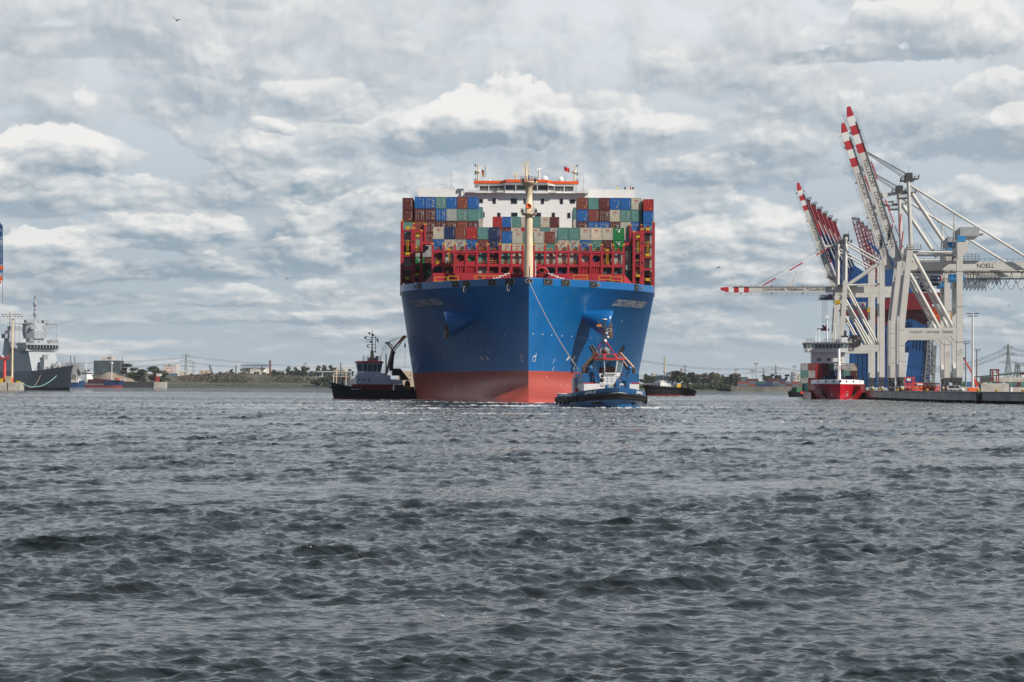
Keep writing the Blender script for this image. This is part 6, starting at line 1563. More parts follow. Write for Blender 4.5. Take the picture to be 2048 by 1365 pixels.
    r = MB(M('white_paint')); r.rail([(-8.8, 110.6, 20.6), (8.8, 110.6, 20.6)], 1.3, .07, 1.3, 3); r.box(-9.1, 9.1, 110.2, 116.3, 20.51, 20.65); r.rail([(-8.9, 110.4, 17.5), (8.9, 110.4, 17.5)], .9, .05, 1.6)
    for x, z in ((-4.2, 24.4), (-2.9, 26.6), (3.0, 28.0)): r.tube((x, 113, 20.6), (x, 113, z), .22, .12); r.beam((x - .8, 113, z - .4), (x + .8, 113, z - .4), .2)
    r.tube((0, 113.5, 20.6), (0, 113.5, 31.0), .34, .14); r.beam((-2, 113.5, 27.6), (2, 113.5, 27.6), .2); r.beam((-1.4, 113.5, 24.6), (1.4, 113.5, 24.6), .2); r.box(-.8, .8, 113, 114, 29.5, 30.4)
    r.box(3.4, 4.6, 111.5, 113, 20.6, 21.6); r.box(5.6, 7.8, 117, 119, 17, 22.8); r.use(M('black_paint')); r.tube((6.9, 118, 22.8), (7.0, 118.4, 25.2), .5, .45, 10); r.box(5.3, 8.1, 116.8, 119.2, 22.81, 23.3)
    obj('bridge_roof_gear', r, t)
    f = MB(M('flag_black')); 
    for i, mm in enumerate(('flag_black', 'signal_red', 'yellow_paint')): f.use(M(mm)); f.box(4.0, 5.3, 111.2, 111.26, 14.4 - .3 * (i + 1), 14.4 - .3 * i)
    obj('flag', f, t)
    # containers on deck
    short = {'m': 'maroon', 'w': 'brown', 'r': 'red', 'b': 'blue', 'n': 'navy', 't': 'teal', 'g': 'green', 'e': 'beige', 'y': 'grey', 'c': 'cream', 'k': 'dark teal', 's': 'slate'}
    ex = Vector((math.cos(QR), math.sin(QR), 0)); ey = Vector((-math.sin(QR), math.cos(QR), 0)); base = t.location
    for (yy, z0, rows_, where, n0) in ((85, 4.6, {3: 'ywrmtwye', 2: 'tyrmnntm', 1: 'ymwkkmrw'}, 'on red cargo ship', 8), (62, 2.6, {2: '...nn.n.', 1: 'kmtkkmsm'}, 'in forward rows of red cargo ship', 8), (30, 2.6, {1: 'kskmksmk'}, 'right behind bow of red cargo ship', 8)):
        for tn, row_ in rows_.items():
            for i, ch in enumerate(row_):
                if ch == '.': continue
                q = base + ex * ((i - 3.5) * 2.5 - .2) + ey * yy; q.z = z0 + (tn - 1) * 2.66
                container(q, short[ch], False, f'{short[ch]} container {where}, tier {tn}, {ORD[i + 1]} from left', 'containers on the red cargo ship', 12.19, QR, (1, 1, .95))
feeder()

# things standing on the terminal
def on_quay(px, d): p = P(px, 780, d); return Vector((p.x, d, ZQ + .004))
def van():
    t = thing('delivery_van', 'white panel van parked beside the crane wheels on the quay', 'van', on_quay(1912, 652), math.radians(62))
    b = MB(M('white_paint')); pr = [(-2.45, .35), (-2.5, .9), (-1.75, 1.15), (-1.15, 1.9), (2.35, 1.97), (2.5, 1.7), (2.5, .35)]
    b.prism([(-.95, y, z) for y, z in pr], (1.9, 0, 0)); obj('body', b, t)
    g = MB(M('dark_glass'))
    for s in (-1, 1): g.prism([(s * .955, -1.45, 1.15), (s * .955, -1.0, 1.75), (s * .955, -.1, 1.78), (s * .955, -.1, 1.15)], (s * .02, 0, 0)); g.prism([(s * .955, .1, 1.15), (s * .955, .1, 1.78), (s * .955, 2.1, 1.8), (s * .955, 2.1, 1.15)], (s * .02, 0, 0))
    g.prism([(-.75, 2.5, 1.15), (.75, 2.5, 1.15), (.7, 2.47, 1.75), (-.7, 2.47, 1.75)], (0, .03, 0)); g.prism([(-.8, -1.79, 1.2), (.8, -1.79, 1.2), (.75, -1.22, 1.84), (-.75, -1.22, 1.84)], (0, -.03, .03)); obj('window', g, t)
    for x in (-.85, .85):
        for y in (-1.6, 1.5): w = MB(M('rubber')); w.tube((x - .12, y, .33), (x + .12, y, .33), .33, n=14); w.use(M('steel_grey')); w.tube((x - .14, y, .33), (x + .14, y, .33), .18, n=10); obj('wheel', w, t)
    for x in (-.8, .8): l = MB(M('signal_red')); l.box(x - .1, x + .1, 2.49, 2.53, .8, 1.4); obj('tail_light', l, t)
van()
def spreaders():
    lst = [(1817, 700, 0, 'signal_red', 'tall red spreader frame standing upright beside the nearest crane leg'), (1841, 705, 1, 'orange_paint', 'orange lifting frame on the quay between the crane legs'), (1861, 708, 1, 'signal_red', 'red lifting frame at the right end of the row between crane legs')]
    for px, d, k, m, lab in lst:
        t = thing('spreader_frame', lab, 'lifting frame', on_quay(px, d), .1); b = MB(M(m))
        W, H = (3.4, 4.9) if k == 0 else (5.6, 2.9)
        for y in (-1.2, 1.2):
            for x in np.linspace(-W / 2, W / 2, 3 if k == 0 else 5): b.beam((x, y, 0), (x, y, H), .3)
            for z in (.3, H * .5, H - .15): b.beam((-W / 2, y, z), (W / 2, y, z), .28)
            for x in np.linspace(-W / 2, W / 2, 5)[:-1]: b.beam((x, y, .3), (x + W / 4, y, H * .5), .16)
        for x in (-W / 2, W / 2):
            for z in (.3, H - .15): b.beam((x, -1.2, z), (x, 1.2, z), .28)
        obj('frame', b, t); g = MB(M('off_white')); g.box(-W * .3, W * .1, -1.5, -1.25, H * .72, H * .9); g.use(M('dark_steel')); g.box(-W * .2, W * .3, -1.0, 1.0, .1, 1.0); obj('control_box', g, t)
spreaders()
def quay_blocks():
    p = on_quay(1990, 640); b = MB(M('concrete')); b.box(-4.5, 4.5, 0, 2.2, 0, 2.65); t = tag(obj('concrete_block', b, None, p), 'large grey concrete block standing on the quay right of the white van', 'concrete block')
    l = MB(M('off_white'))
    for x in (-3.2, 3.0): l.box(x - .5, x + .5, .2, .9, 2.66, 2.85); l.box(x - .12, x + .12, -.15, 0, 2.2, 2.5)
    obj('lamp', l, t); e = MB(M('dark_steel')); e.box(-4.75, -4.51, .1, 1.5, 0, 2.4); e.box(4.51, 4.8, .1, 1.5, 0, 2.7); obj('end_post', e, t)
    for px0, px1, d, h, lab in ((1925, 1961, 800, 1.6, 'low grey barrier wall between the van and the concrete block'), (2021, 2075, 720, 1.5, 'low grey barrier wall right of the concrete block')):
        a, c = on_quay(px0, d), on_quay(px1, d); w = MB(M('concrete')); w.box(0, c.x - a.x, 0, .5, 0, h); w.box(-.1, c.x - a.x + .1, -.05, .55, h + .003, h + .12); tag(obj('barrier_wall', w, None, a), lab, 'wall')
    w = MB(M('white_paint')); w.tube((0, 0, 0), (0, 0, 1.25), .42, n=12); w.use(M('off_white')); w.tube((0, 0, 1.25), (0, 0, 1.4), .2, n=10); tag(obj('white_drum', w, None, on_quay(2022, 610)), 'upright white drum beside the right end of the concrete block', 'drum')
quay_blocks()
def lamp_masts():
    for px, d, py, r, m, lab in ((1945.5, 742, 628, .55, 'off_white', 'tallest pale lamp mast behind the concrete block'), (1931.5, 1000, 684, .42, 'steel_grey', 'grey lamp mast left of the tallest one'), (1953.5, 1080, 699, .38, 'rust_steel', 'brown lamp mast just right of the tallest one')):
        q = on_quay(px, d); zt = P(px, py, d).z - ZQ; t = thing('lamp_mast', lab, 'lamp mast', q, 0, 'lamp masts on the terminal')
        b = MB(M(m)); b.tube((0, 0, 0), (0, 0, zt), r, r * .6, 12); b.use(M('orange_paint')); b.box(-1.8, 1.8, -1, 1, 0, 1.2) if r > .5 else None; obj('pole', b, t)
        h = MB(M('dark_steel')); h.beam((-2.1, 0, zt), (2.1, 0, zt), .2, .15); h.beam((-1.5, 0, zt - .9), (1.5, 0, zt - .9), .2, .15)
        for x in (-2, -1.4, -.8, .8, 1.4, 2): h.box(x - .28, x + .28, -.4, .4, zt - .05, zt + .25)
        for x in (-1.4, -.8, .8, 1.4): h.box(x - .28, x + .28, -.4, .4, zt - 1.0, zt - .7)
        obj('lamp_head', h, t)
lamp_masts()
# ------------------------------------------------------------------ left side: frigate, coasters, pier, harbour crane
mat('navy_grey', (.37, .40, .43), .55, streak=.10, var=.05)
mat('navy_dark', (.29, .305, .335), .5, streak=.15, var=.08)
mat('coaster_blue', (.012, .06, .17), .45, streak=.2)
mat('hatch_maroon', (.13, .04, .045), .6)
def frigate():
    D = 1190.0; th = math.radians(34); p = P(139, 780, D); t = thing('frigate', 'grey navy frigate with tall radar mast moored at the left edge', 'warship', (p.x, D, 0), th)
    L, B = 149.0, 18.8; G, K = M('navy_grey'), M('navy_dark')
    zt = lambda y: 10.2 + 2.4 * max(0, 1 - y / 45.0) ** 2
    def hb(y, f):
        e = 52 - 14 * f; s = max(0.0, min(1.0, (y + f * 6.0) / e)); return (B / 2) * (.80 + .2 * f) * (1 - (1 - s) ** 1.75)
    b = MB(K); ys = [-6, -5.4, -4, -2, 0, 3, 7, 12, 18, 25, 33, 42, 55, 75, 100, 130, 149]
    for side in (-1, 1):
        rows = []
        for f in (-.1, .02, .12, .35, .6, .85, 1.0):
            rows.append([(side * max(0.0, hb(max(y, -f * 6.0), f)), max(y, -max(0, f) * 6.0), max(-1, f) * zt(y)) for y in ys])
        b.loft(rows if side > 0 else rows[::-1], lambda c: M('black_paint') if c[2] < 1.3 else K)
    obj('hull', b, t)
    d = MB(M('steel_grey'))
    for y0, y1 in zip(ys, ys[1:]): d.quad((-hb(y0, 1), y0, zt(y0) - .02), (hb(y0, 1), y0, zt(y0) - .02), (hb(y1, 1), y1, zt(y1) - .02), (-hb(y1, 1), y1, zt(y1) - .02))
    obj('deck', d, t)
    s = MB(K); s.rail([(-hb(y, 1) * .97, y, zt(y)) for y in (-5, 0, 7, 18, 33)], 1.1, .06, 3); s.rail([(hb(y, 1) * .97, y, zt(y)) for y in (-5, 0, 7, 18, 33)], 1.1, .06, 3); obj('railing', s, t)
    rc = MB(M('fairlead_black'))
    for y, z in ((9, 8.6),): 
        x = -hb(y, .7); rc.prism([(x - .3, y - 2.2, z + 1.4), (x - .3, y - .4, z + 1.4), (x + .9, y + 1.4, z - 1.6), (x + .9, y + .2, z - 1.6)], (.3, 0, 0))
    obj('anchor_recess', rc, t)
    text_on('F 225', t, (-hb(34, .55) - .45, 34, 6.2), (.05, -1, 0), (-.16, 0, 1), 4.6, mat('number_grey', (.42, .43, .44)), 10.5, 'pennant_number', .03)
    # superstructure
    def block(name, x0, x1, y0, y1, z0, z1, m, tx=0.0, ty0=0.0, ty1=0.0):
        b = MB(m); lo = [(x0, y0), (x1, y0), (x1, y1), (x0, y1)]; hi = [(x0 + tx, y0 + ty0), (x1 - tx, y0 + ty0), (x1 - tx, y1 - ty1), (x0 + tx, y1 - ty1)]
        v = [(*q, z0) for q in lo] + [(*q, z1) for q in hi]; b.add(v, [(3, 2, 1, 0), (4, 5, 6, 7), (0, 1, 5, 4), (1, 2, 6, 5), (2, 3, 7, 6), (3, 0, 4, 7)]); return obj(name, b, t)
    block('deckhouse', -9.3, 9.3, 37, 78, 10.1, 21.0, G, 1.0, 9.5, 0)
    block('gun_shield', -4.4, 4.4, 31, 39, 10.1, 16.5, G, .8, 1.0, 0)
    bd = block('bridge', -10.3, 10.3, 45.5, 62, 21.0, 22.6, G, -.2, -.6, 0)
    gl = MB(M('dark_glass')); gl.prism([(-10.4, 44.9, 22.62), (-6, 43.4, 22.62), (6, 43.4, 22.62), (10.4, 44.9, 22.62), (10.4, 60, 22.62), (-10.4, 60, 22.62)], (0, 0, 1.7)); obj('bridge_window', gl, bd)
    mu = MB(G)
    for i in range(11):
        x = -9.8 + 19.6 * i / 10; y = 43.3 if abs(x) <= 6 else 43.3 + (abs(x) - 6) * .34; mu.box(x - .14, x + .14, y, y + .2, 22.63, 24.3)
    mu.prism([(-10.8, 44.6, 24.34), (-6, 42.9, 24.34), (6, 42.9, 24.34), (10.8, 44.6, 24.34), (10.8, 61, 24.34), (-10.8, 61, 24.34)], (0, 0, 1.1)); mu.rail([(-10.5, 45, 25.4), (-6, 43.5, 25.4), (6, 43.5, 25.4), (10.5, 45, 25.4)], 1.2, .07, 1.6)
    obj('bridge_roof', mu, bd)
    # forward mast: eight-sided, widest in the middle
    b = MB(G); cy = 58.0
    oc = lambda r, z, k=.42: [(x * r, cy + y * r, z) for x, y in ((-1, -k), (-k, -1), (k, -1), (1, -k), (1, k), (k, 1), (-k, 1), (-1, k))]
    b.loft([oc(5.0, 25.4), oc(5.0, 29), oc(6.2, 29.01), oc(7.1, 34.5), oc(6.8, 40.5)], None, True, False); b.poly(oc(6.8, 40.5)); mo = obj('mast_tower', b, t)
    q = MB(K)
    for x in (-3.6, 3.6): q.beam((x, cy - 6.9 + (0), 36.0), (x, cy - 6.95, 39.2), 3.4, .3, up=(0, 1, 0))
    obj('radar_panel', q, mo)
    u = MB(K); u.box(-3, 3, cy - 3, cy + 3, 40.5, 43.0); u.lathe([(1.3, 43), (.7, 45), (.45, 47), (.45, 49), (1.1, 50), (1.1, 54.5), (.5, 55.5), (.5, 57), (.9, 57.5), (.9, 58.5), (.5, 59), (.5, 61), (1.15, 62), (1.15, 66.5), (.5, 67.5), (.4, 71), (.8, 72), (.05, 77)], (0, cy, 0), 12)
    u.beam((-2.4, cy, 48.5), (2.4, cy, 48.5), .3); u.beam((-7, cy, 41.6), (-6.9, cy, 41.61), 1)
    for s_ in (-1, 1): u.box(s_ * 5.6 - 1.8, s_ * 5.6 + 1.8, cy - 5, cy - 1, 41.0, 44.6); u.rail([(s_ * 3, cy - 6, 40.6), (s_ * 7, cy - 6, 40.6)], 1.0, .07, 1.5)
    u.beam((5, cy, 40), (15, cy - 1, 40), .4); u.beam((13.5, cy - 1, 26), (13.5, cy - 1, 41), .28)
    for k in range(4): u.box(7.4 + k * 1.9, 8.2 + k * 1.9, cy - 1.4, cy - .6, 40.2, 41.6)
    u.beam((-5, cy, 40), (-17, cy + 2, 40.5), .9)
    obj('mast_top', u, mo)
    r = MB(M('steel_grey')); r.ball((-5.5, 50, 27.3), 1.7, 10, 6); r.ball((5.0, 48, 27), 1.1, 10, 6); r.ball((-1.5, 47, 26.6), .9, 8, 5); r.box(8, 13, 52, 58, 25.4, 28.2); r.ball((0, 44, 15.5), 1.7, 10, 6); r.box(-1.4, 1.4, 39, 41.5, 16.5, 19.0); obj('sensor', r, t)
    g = MB(K); g.lathe([(2.3, 10.3), (2.3, 11.6), (1.7, 14), (.6, 14.4)], (0, 25, 0), 12); g.tube((0, 24, 13), (-1.5, 15.5, 15.6), .28, .2, 8); obj('deck_gun', g, t)
    g = MB(M('black_paint')); g.tube((7, 39, 12.5), (5.5, 33, 14.4), .22, .18, 6); g.box(6, 8, 38, 40.5, 10.2, 13.2); g.use(G); g.prism([(5.2, 34, 10.1), (6.0, 34, 15.4), (7.6, 34, 15.0), (8.4, 34, 10.1)], (0, .5, 0)); obj('side_gun', g, t)
    block('midship_house', -9.3, 9.3, 78, 132, 10.1, 19.0, G, 1.2, 0, 4)
    am = block('after_mast', -5.5, 5.5, 90, 100, 19.0, 36, G, 1.2, 1, 1)
    k = MB(K); k.box(-3.5, 3.5, 91, 97, 36, 39.5); k.box(-7.0, -5.4, 91, 98, 30, 33.5); k.beam((-9, 95, 37), (-4, 95, 37.5), .6); k.tube((0, 95, 39), (0, 95, 44), .2); k.box(-6, 6, 84, 88, 19, 27); obj('mast_gear', k, am)
    w = MB(M('wire'))
    for x, y, z0, z1 in ((-12, 60, 25, 56), (-9, 76, 21, 55), (-2, 80, 21, 45)): w.tube((x, y, z0), (x, y, z1), .14, .07, 5)
    obj('whip_aerial', w, t)
    cl = MB(M('steel_grey'))
    for i in range(26):
        y = rnd.uniform(6, 36); x = rnd.uniform(-.8, .8) * hb(y, 1); h = rnd.uniform(.6, 1.9); cl.box(x - .4, x + .4, y - .4, y + .4, zt(y), zt(y) + h)
    cl.use(M('signal_red')); cl.prism([(0, -3, zt(0) + .3), (0, -4.6, zt(0) + .6), (0, -3, zt(0) + 2.0)], (.1, 0, 0)); obj('deck_gear', cl, t)
    return t
fr = frigate()
def raise_upperworks():
    done = set()
    def zf(z): z = z if z <= 25.4 else (25.4 + (z - 25.4) * .72 if z <= 40.5 else 36.3 + (z - 40.5) * .45); return z * 1.13 if z > 0 else z
    for o in list(COL.objects):
        if o.type == 'MESH' and (o.parent is fr or (o.parent is not None and o.parent.parent is fr)) and o.data.name not in done:
            done.add(o.data.name)
            for v in o.data.vertices: v.co.z = zf(v.co.z)
raise_upperworks()
def coaster():
    D = 2440.0; p = P(244, 774, D); p.z = 0; t = thing('coaster', 'distant blue and red coaster ship with white house at its stern', 'ship', (p.x, D, 0), math.radians(62))
    L, B = 62.0, 11.0; zt = lambda y: 4.2 + (5.0 * max(0, 1 - y / 9) ** .3 if y < 22 else 0) if y < 22 else (4.2 if y < 50 else 6.0)
    def hb(y, z): s = max(0, min(1, (y + z * .25) / 14.0)); return B / 2 * (1 - (1 - s) ** 2)
    b = MB(M('coaster_blue')); ys = [-2, -1, 0, 2, 5, 9, 14, 20, 21, 24, 28, 40, 49, 52, 60, 66]
    top = lambda y: 9.6 - y * .05 if y <= 20.5 else (max(4.6, 9.0 - (y - 20.5) * 1.3) if y < 40 else (4.6 if y < 49 else min(8.0, 4.6 + (y - 49) * 1.2)))
    for side in (-1, 1):
        rows = [[(side * hb(y, f * top(y)), y, f * top(y) if f > 0 else -1) for y in ys] for f in (0, .15, .3, .42, .7, 1.0)]
        b.loft(rows if side > 0 else rows[::-1], lambda c: M('hull_red') if c[2] < 3.0 else (M('coaster_blue') if c[1] < 26 else M('navy_grey')))
    obj('hull', b, t)
    d = MB(M('hatch_maroon')); d.box(-5, 5, 20, 49, 4.5, 10.0); d.box(-4, 4, 34, 42, 10.0, 11.0); obj('hatch_coaming', d, t)
    f = MB(M('signal_red')); f.box(-3, 3, 4, 9, 9.0, 11.4); f.use(M('white_paint')); f.tube((0, 16, 9), (0, 16, 32), .5, .35, 8); f.box(-1, 1, 15, 17, 29, 31); f.box(-5.6, 5.6, -1, 14, 9.0, 9.5); obj('foremast', f, t)
    w = MB(M('white_paint')); w.box(-5.8, 5.8, 50, 64, 6, 13.5); w.box(-4.8, 4.8, 51, 61, 13.5, 19); w.use(M('dark_glass'))
    w.box(-4.9, 4.9, 50.9, 60, 16.4, 18.0); w.use(M('white_paint')); w.box(-5.2, 5.2, 50.5, 62, 18.4, 19.3)
    for i in range(5): y = 51.5 + i * 2; w.box(-4.95, 4.95, y, y + .5, 16.3, 18.1)
    w.tube((0, 56, 19), (0, 56, 45), .4, .2, 6); w.beam((-1, 55, 24), (1, 57, 24), .6); w.box(-5, 5, 62, 66, 6, 9.5); obj('deckhouse', w, t)
    p2 = P(166, 774, 2460); t2 = thing('coaster', 'blue bow of a moored coaster half hidden behind the frigate', 'ship', (p2.x, 2460, 0), math.radians(70))
    b = MB(M('coaster_blue'))
    for side in (-1, 1):
        rows = [[(side * B / 2 * (1 - (1 - min(1, (y + 2) / 14)) ** 2), y, z * (1 if y < 20 else .7)) for y in (-2, -1, 1, 4, 8, 13, 20, 24, 40)] for z in (-1, 2, 5, 8.4)]
        b.loft(rows if side > 0 else rows[::-1])
    obj('hull', b, t2); d = MB(M('white_paint')); d.box(-5.7, 5.7, 4, 40, 6, 9.4); d.tube((0, 9, 9), (0, 9, 18), .35, .3, 8); d.box(-5, 5, 30, 40, 9, 12); obj('deckhouse', d, t2)
coaster()
def left_pier():
    D = 1140.0; a, c = P(-140, 780, D), P(39.5, 780, D); t = None
    z = Z(765.5, D, 20); b = MB(M('concrete')); b.box(a.x, c.x, D, D + 10, -1, z); t = tag(obj('pier', b), 'short concrete pier at the left edge in front of the frigate', 'pier')
    s = MB(M('fairlead_black')); q = P(15, 775, D).x; s.box(q - .25, q + .25, D - .06, D + .1, -1, z); obj('expansion_joint', s, t)
    def place(px, name, lab, cat): w = P(px, 770, D + 8); return thing(name, lab, cat, (w.x, D + 8, z + .01))
    zz = lambda py: Z(py, D + 8, 20) - z
    t = place(24, 'floodlight_mast', 'pale floodlight mast with an orange foot on the left pier', 'lamp mast'); b = MB(M('mast_tan')); b.use(M('cream_paint')); b.tube((0, 0, 0), (0, 0, zz(638)), .62, .5, 10); b.use(M('orange_paint')); b.tube((0, 0, 0), (0, 0, 2.6), .8, .75, 10); obj('pole', b, t)
    h = MB(M('off_white')); h.box(-4.5, 6.5, -1, 1, zz(638.5), zz(637.5)); h.rail([(-4.5, -1, zz(638)), (6.5, -1, zz(638))], 3.0, .12, 1.6); h.use(M('dark_steel'))
    for x in (-5, -3, -1, 1, 3, 5): h.box(x - .6, x + .6, -.6, .6, zz(634.5), zz(633)); h.box(x - 1.2, x, -.6, .6, zz(630.5), zz(629))
    h.tube((-1.8, 0, 0), (-1.8, 0, zz(623)), .15); obj('lamp_head', h, t)
    t = place(9, 'signal_post', 'red signal post with a small platform on the left pier', 'signal post'); b = MB(M('signal_red')); b.lathe([(1.3, 0), (1.3, 1.8), (.9, 2.1), (.9, zz(720)), (.8, zz(719))], (0, 0, 0), 12); obj('pole', b, t)
    h = MB(M('signal_red')); h.box(-2.4, 2.4, -1.2, 1.2, zz(719.5), zz(718.7)); h.rail([(-2.4, -1.2, zz(719)), (2.4, -1.2, zz(719))], 1.4, .1, 1.2); h.use(M('off_white')); h.ball((-1.4, 0, zz(715)), 1.1, 10, 6); h.use(M('signal_red')); h.box(1.6, 2.3, -.3, .3, zz(718), zz(712)); h.use(M('yellow_paint')); h.box(1.6, 2.3, -.3, .3, zz(712), zz(710.5)); obj('platform', h, t)
    for px, w, h_, m, lab in ((16.5, 1.6, 3.6, 'mast_tan', 'tan box cabinet between the red post and the floodlight mast'), (1, 1.5, 2.2, 'yellow_paint', 'yellow box at the extreme left of the pier'), (36.5, 1.0, .8, 'yellow_paint', 'low yellow bollard at the right end of the pier')):
        wld = P(px, 770, D + 4); b = MB(M(m)); b.box(-w, w, -1, 1, 0, h_); b.box(-w * .9, w * .9, -1.05, -1.0, h_ * .15, h_ * .45); b.box(-w * .9, w * .9, -1.05, -1.0, h_ * .55, h_ * .9); b.box(-w - .1, w + .1, -1.1, 1.1, h_ + .003, h_ + .15); tag(obj('pier_cabinet', b, None, (wld.x, D + 4, z + .01)), lab, 'cabinet')
    rope_between('mooring_rope', P(38.5, 764, D + 3), P(113, 752, 1183), 4.6, .22, M('rope_green'), 'green mooring rope sagging from the pier to the frigate bow', 'rope')
    rope_between('mooring_rope', P(52, 771, D + 22), P(81, 751, 1192), 4.0, .12, M('rope'), 'thin pale rope hanging along the frigate hull', 'rope')
left_pier()
def harbour_crane():
    D = 900.0; p = P(-45, 775, D); t = thing('harbour_crane', 'blue lattice crane jib with orange hook block at the left edge', 'crane', (p.x, D, 0))
    q = lambda px, py: Vector((P(px, py, D).x - p.x, 0, Z(py, D, px)))
    b = MB(M('crane_blue')); b.lattice((0, 0, 0), (0, 0, q(0, 560).z), 5, 4, .45, 12); b.box(-6, 6, -6, 6, -1, 3); b.box(-7, 4, -3, 3, q(0, 600).z, q(0, 570).z); obj('tower', b, t)
    b = MB(M('crane_blue')); b.lattice(q(-45, 570), q(1.0, 462), 3.0, 1.6, .14, 9); b.lattice(q(2.2, 450), q(3.2, 546), 1.0, .9, .1, 8); b.beam(q(0, 446), q(4.2, 462), .5); b.beam(q(4.2, 462), q(3.8, 528), .35); obj('jib', b, t)
    h = MB(M('orange_paint')); c = q(2.4, 536); h.box(c.x - 1.0, c.x + .9, -.8, .8, c.z - .7, c.z + .8); c2 = q(1.2, 557); h.box(c2.x - .9, c2.x + .7, -.7, .7, c2.z - .9, c2.z + .9); h.lathe([(.1, -1), (.5, -.5), (.2, .2)], c2 - Vector((0, 0, 1.4)), 8); obj('hook_block', h, t)
    w = MB(M('wire')); w.tube(q(5.2, 545), q(5.2, 607), .1, n=5); w.tube(q(1, 540), q(1, 556), .06, n=4); w.tube(q(3, 540), q(3, 556), .06, n=4); w.beam(q(4.6, 559), q(5.8, 559), .4); obj('hoist_rope', w, t)
harbour_crane()
# ------------------------------------------------------------------ far shores, trees, houses, pylons, birds, people
mat('mud', (.045, .042, .035), .8, var=.3, scale=.05)
mat('grass', (.062, .068, .036), .9, var=.3, scale=.04)
mat('scrub_ground', (.075, .065, .045), .95, var=.35, scale=.05)
mat('sand', (.26, .21, .155), .9, var=.25, scale=.08)
mat('leaf_dark', (.045, .062, .032), .8, spread=.35)
mat('leaf_mid', (.066, .088, .036), .8, spread=.35)
mat('leaf_light', (.105, .135, .052), .8, spread=.35)
mat('leaf_brown', (.10, .084, .062), .85, spread=.35)
mat('bark', (.06, .05, .04), .9)
mat('brick_red', (.16, .06, .045), .8)
mat('pale_wall', (.52, .48, .44), .8, var=.1)
mat('cream_wall', (.50, .40, .30), .8)
mat('blue_roof', (.10, .14, .20), .6)
mat('glass_blue', (.06, .085, .10), .15, spec=.8)
mat('pylon_grey', (.16, .18, .18), .6)
mat('roof_green', (.03, .07, .05), .6)
def far_ground():
    g = MB(M('grass'))
    def strip(name, pts, m, z_off=0): pass
    # left shore: cross-section rows running along x
    xs = [P(px, 775, 2500).x for px in (-260, 120, 200, 290, 335, 420, 470, 520, 560, 600, 640, 700, 800, 900, 1000, 1060)]
    def prof(x):
        px = 1024 + x / 2500 * F
        crest = float(np.interp(px, [-300, 150, 180, 215, 260, 330, 380, 430, 455, 505, 520, 590, 640, 700, 1060], [749, 752, 747, 745, 751, 758, 752, 749, 746, 752, 754, 752, 755, 757, 757]))
        return [(2494, -1.0), (2500, .6), (2512, 2.0), (2560, 2.6), (2600, 5.5), (2640, 7.0), (2680, Z(crest, 2680, 500) * .75), (2720, Z(crest, 2720, 500)), (2900, Z(crest, 2720, 500) * .7), (3300, 4), (12000, 4)]
    rows = []
    for x in xs: rows.append([(x * (y / 2500 if y > 3000 else 1), y + 6 * math.sin(x * .031), z) for y, z in prof(x)])
    b = MB(); b.loft(rows[::-1], lambda c: M('mud') if c[1] < 2566 else (M('grass') if c[1] < 2650 else M('scrub_ground')), smooth=False)
    struct('far_shore_left', b)
    b = MB(M('grass')); xs = [P(px, 775, 2450).x for px in (1180, 1290, 1400, 1462)] ; rows = [[(x, 2446, -1), (x, 2450, 1.5), (x, 2500, 3.5), (x, 2600, 6), (x, 3300, 6)] for x in xs]
    b.loft(rows[::-1], None, smooth=False); struct('far_shore_right', b)
    b = MB(M('apron')); x0 = P(1462, 775, 2070).x; b.quad((x0, 2070, 3.0), (1400, 2070, 3.0), (2200, 9000, 3.0), (x0 + 500, 9000, 3.0)); struct('far_terminal_ground', b)
    w = MB(mat('old_concrete', (.17, .165, .14), .9, streak=.5, var=.3, scale=.1)); w.box(x0, P(1640, 775, 2070).x, 2066, 2069.9, -1, 5.2); w.box(x0 - .3, x0 + 2, 2065.5, 2069.8, -1, 5.9); tag(obj('quay_wall', w), 'old grey quay wall on the far shore between the distant tug and red ship', 'wall')
    w = MB(M('concrete')); xa, xb = P(246, 774, 2480).x, P(331, 774, 2480).x; w.use(M('dark_steel')); w.box(xa, xb - 14, 2478, 2492, -1, 7.6); w.use(M('concrete')); w.box(xb - 14, xb, 2477.5, 2492, -1, 7.2)
    for k in range(22): w.use(M('black_paint')); x = xa + 2 + k * 2.2; w.box(x, x + .5, 2477.8, 2478, -1, 7.4) if x < xb - 15 else None
    tag(obj('quay_wall', w), 'dark sheet pile quay wall at the left shore beside the coaster', 'wall')
    g = MB(M('grass')); g.quad((-3500, 3000, 3.2), (3500, 3000, 3.2), (9000, 12000, 3.2), (-9000, 12000, 3.2)); struct('ground', g)
far_ground()
def leaf_cloud(n, fn, size, m, seed):
    """many small leaf clumps scattered through a volume as ONE mesh; fn(rng) -> (x, y, z)"""
    g = random.Random(seed); b = MB(m)
    for _ in range(n):
        c = Vector(fn(g)); s = size * g.uniform(.5, 1.25); a = Vector((g.gauss(0, 1), g.gauss(0, 1), g.gauss(0, 1))).normalized(); u = a.orthogonal().normalized() * s; v = a.cross(u)
        b.add([c - u - v * .6, c + u - v * .4, c + u * .7 + v * .8, c - u * .5 + v], [(0, 1, 2, 3)])
    return b
TREES = {}
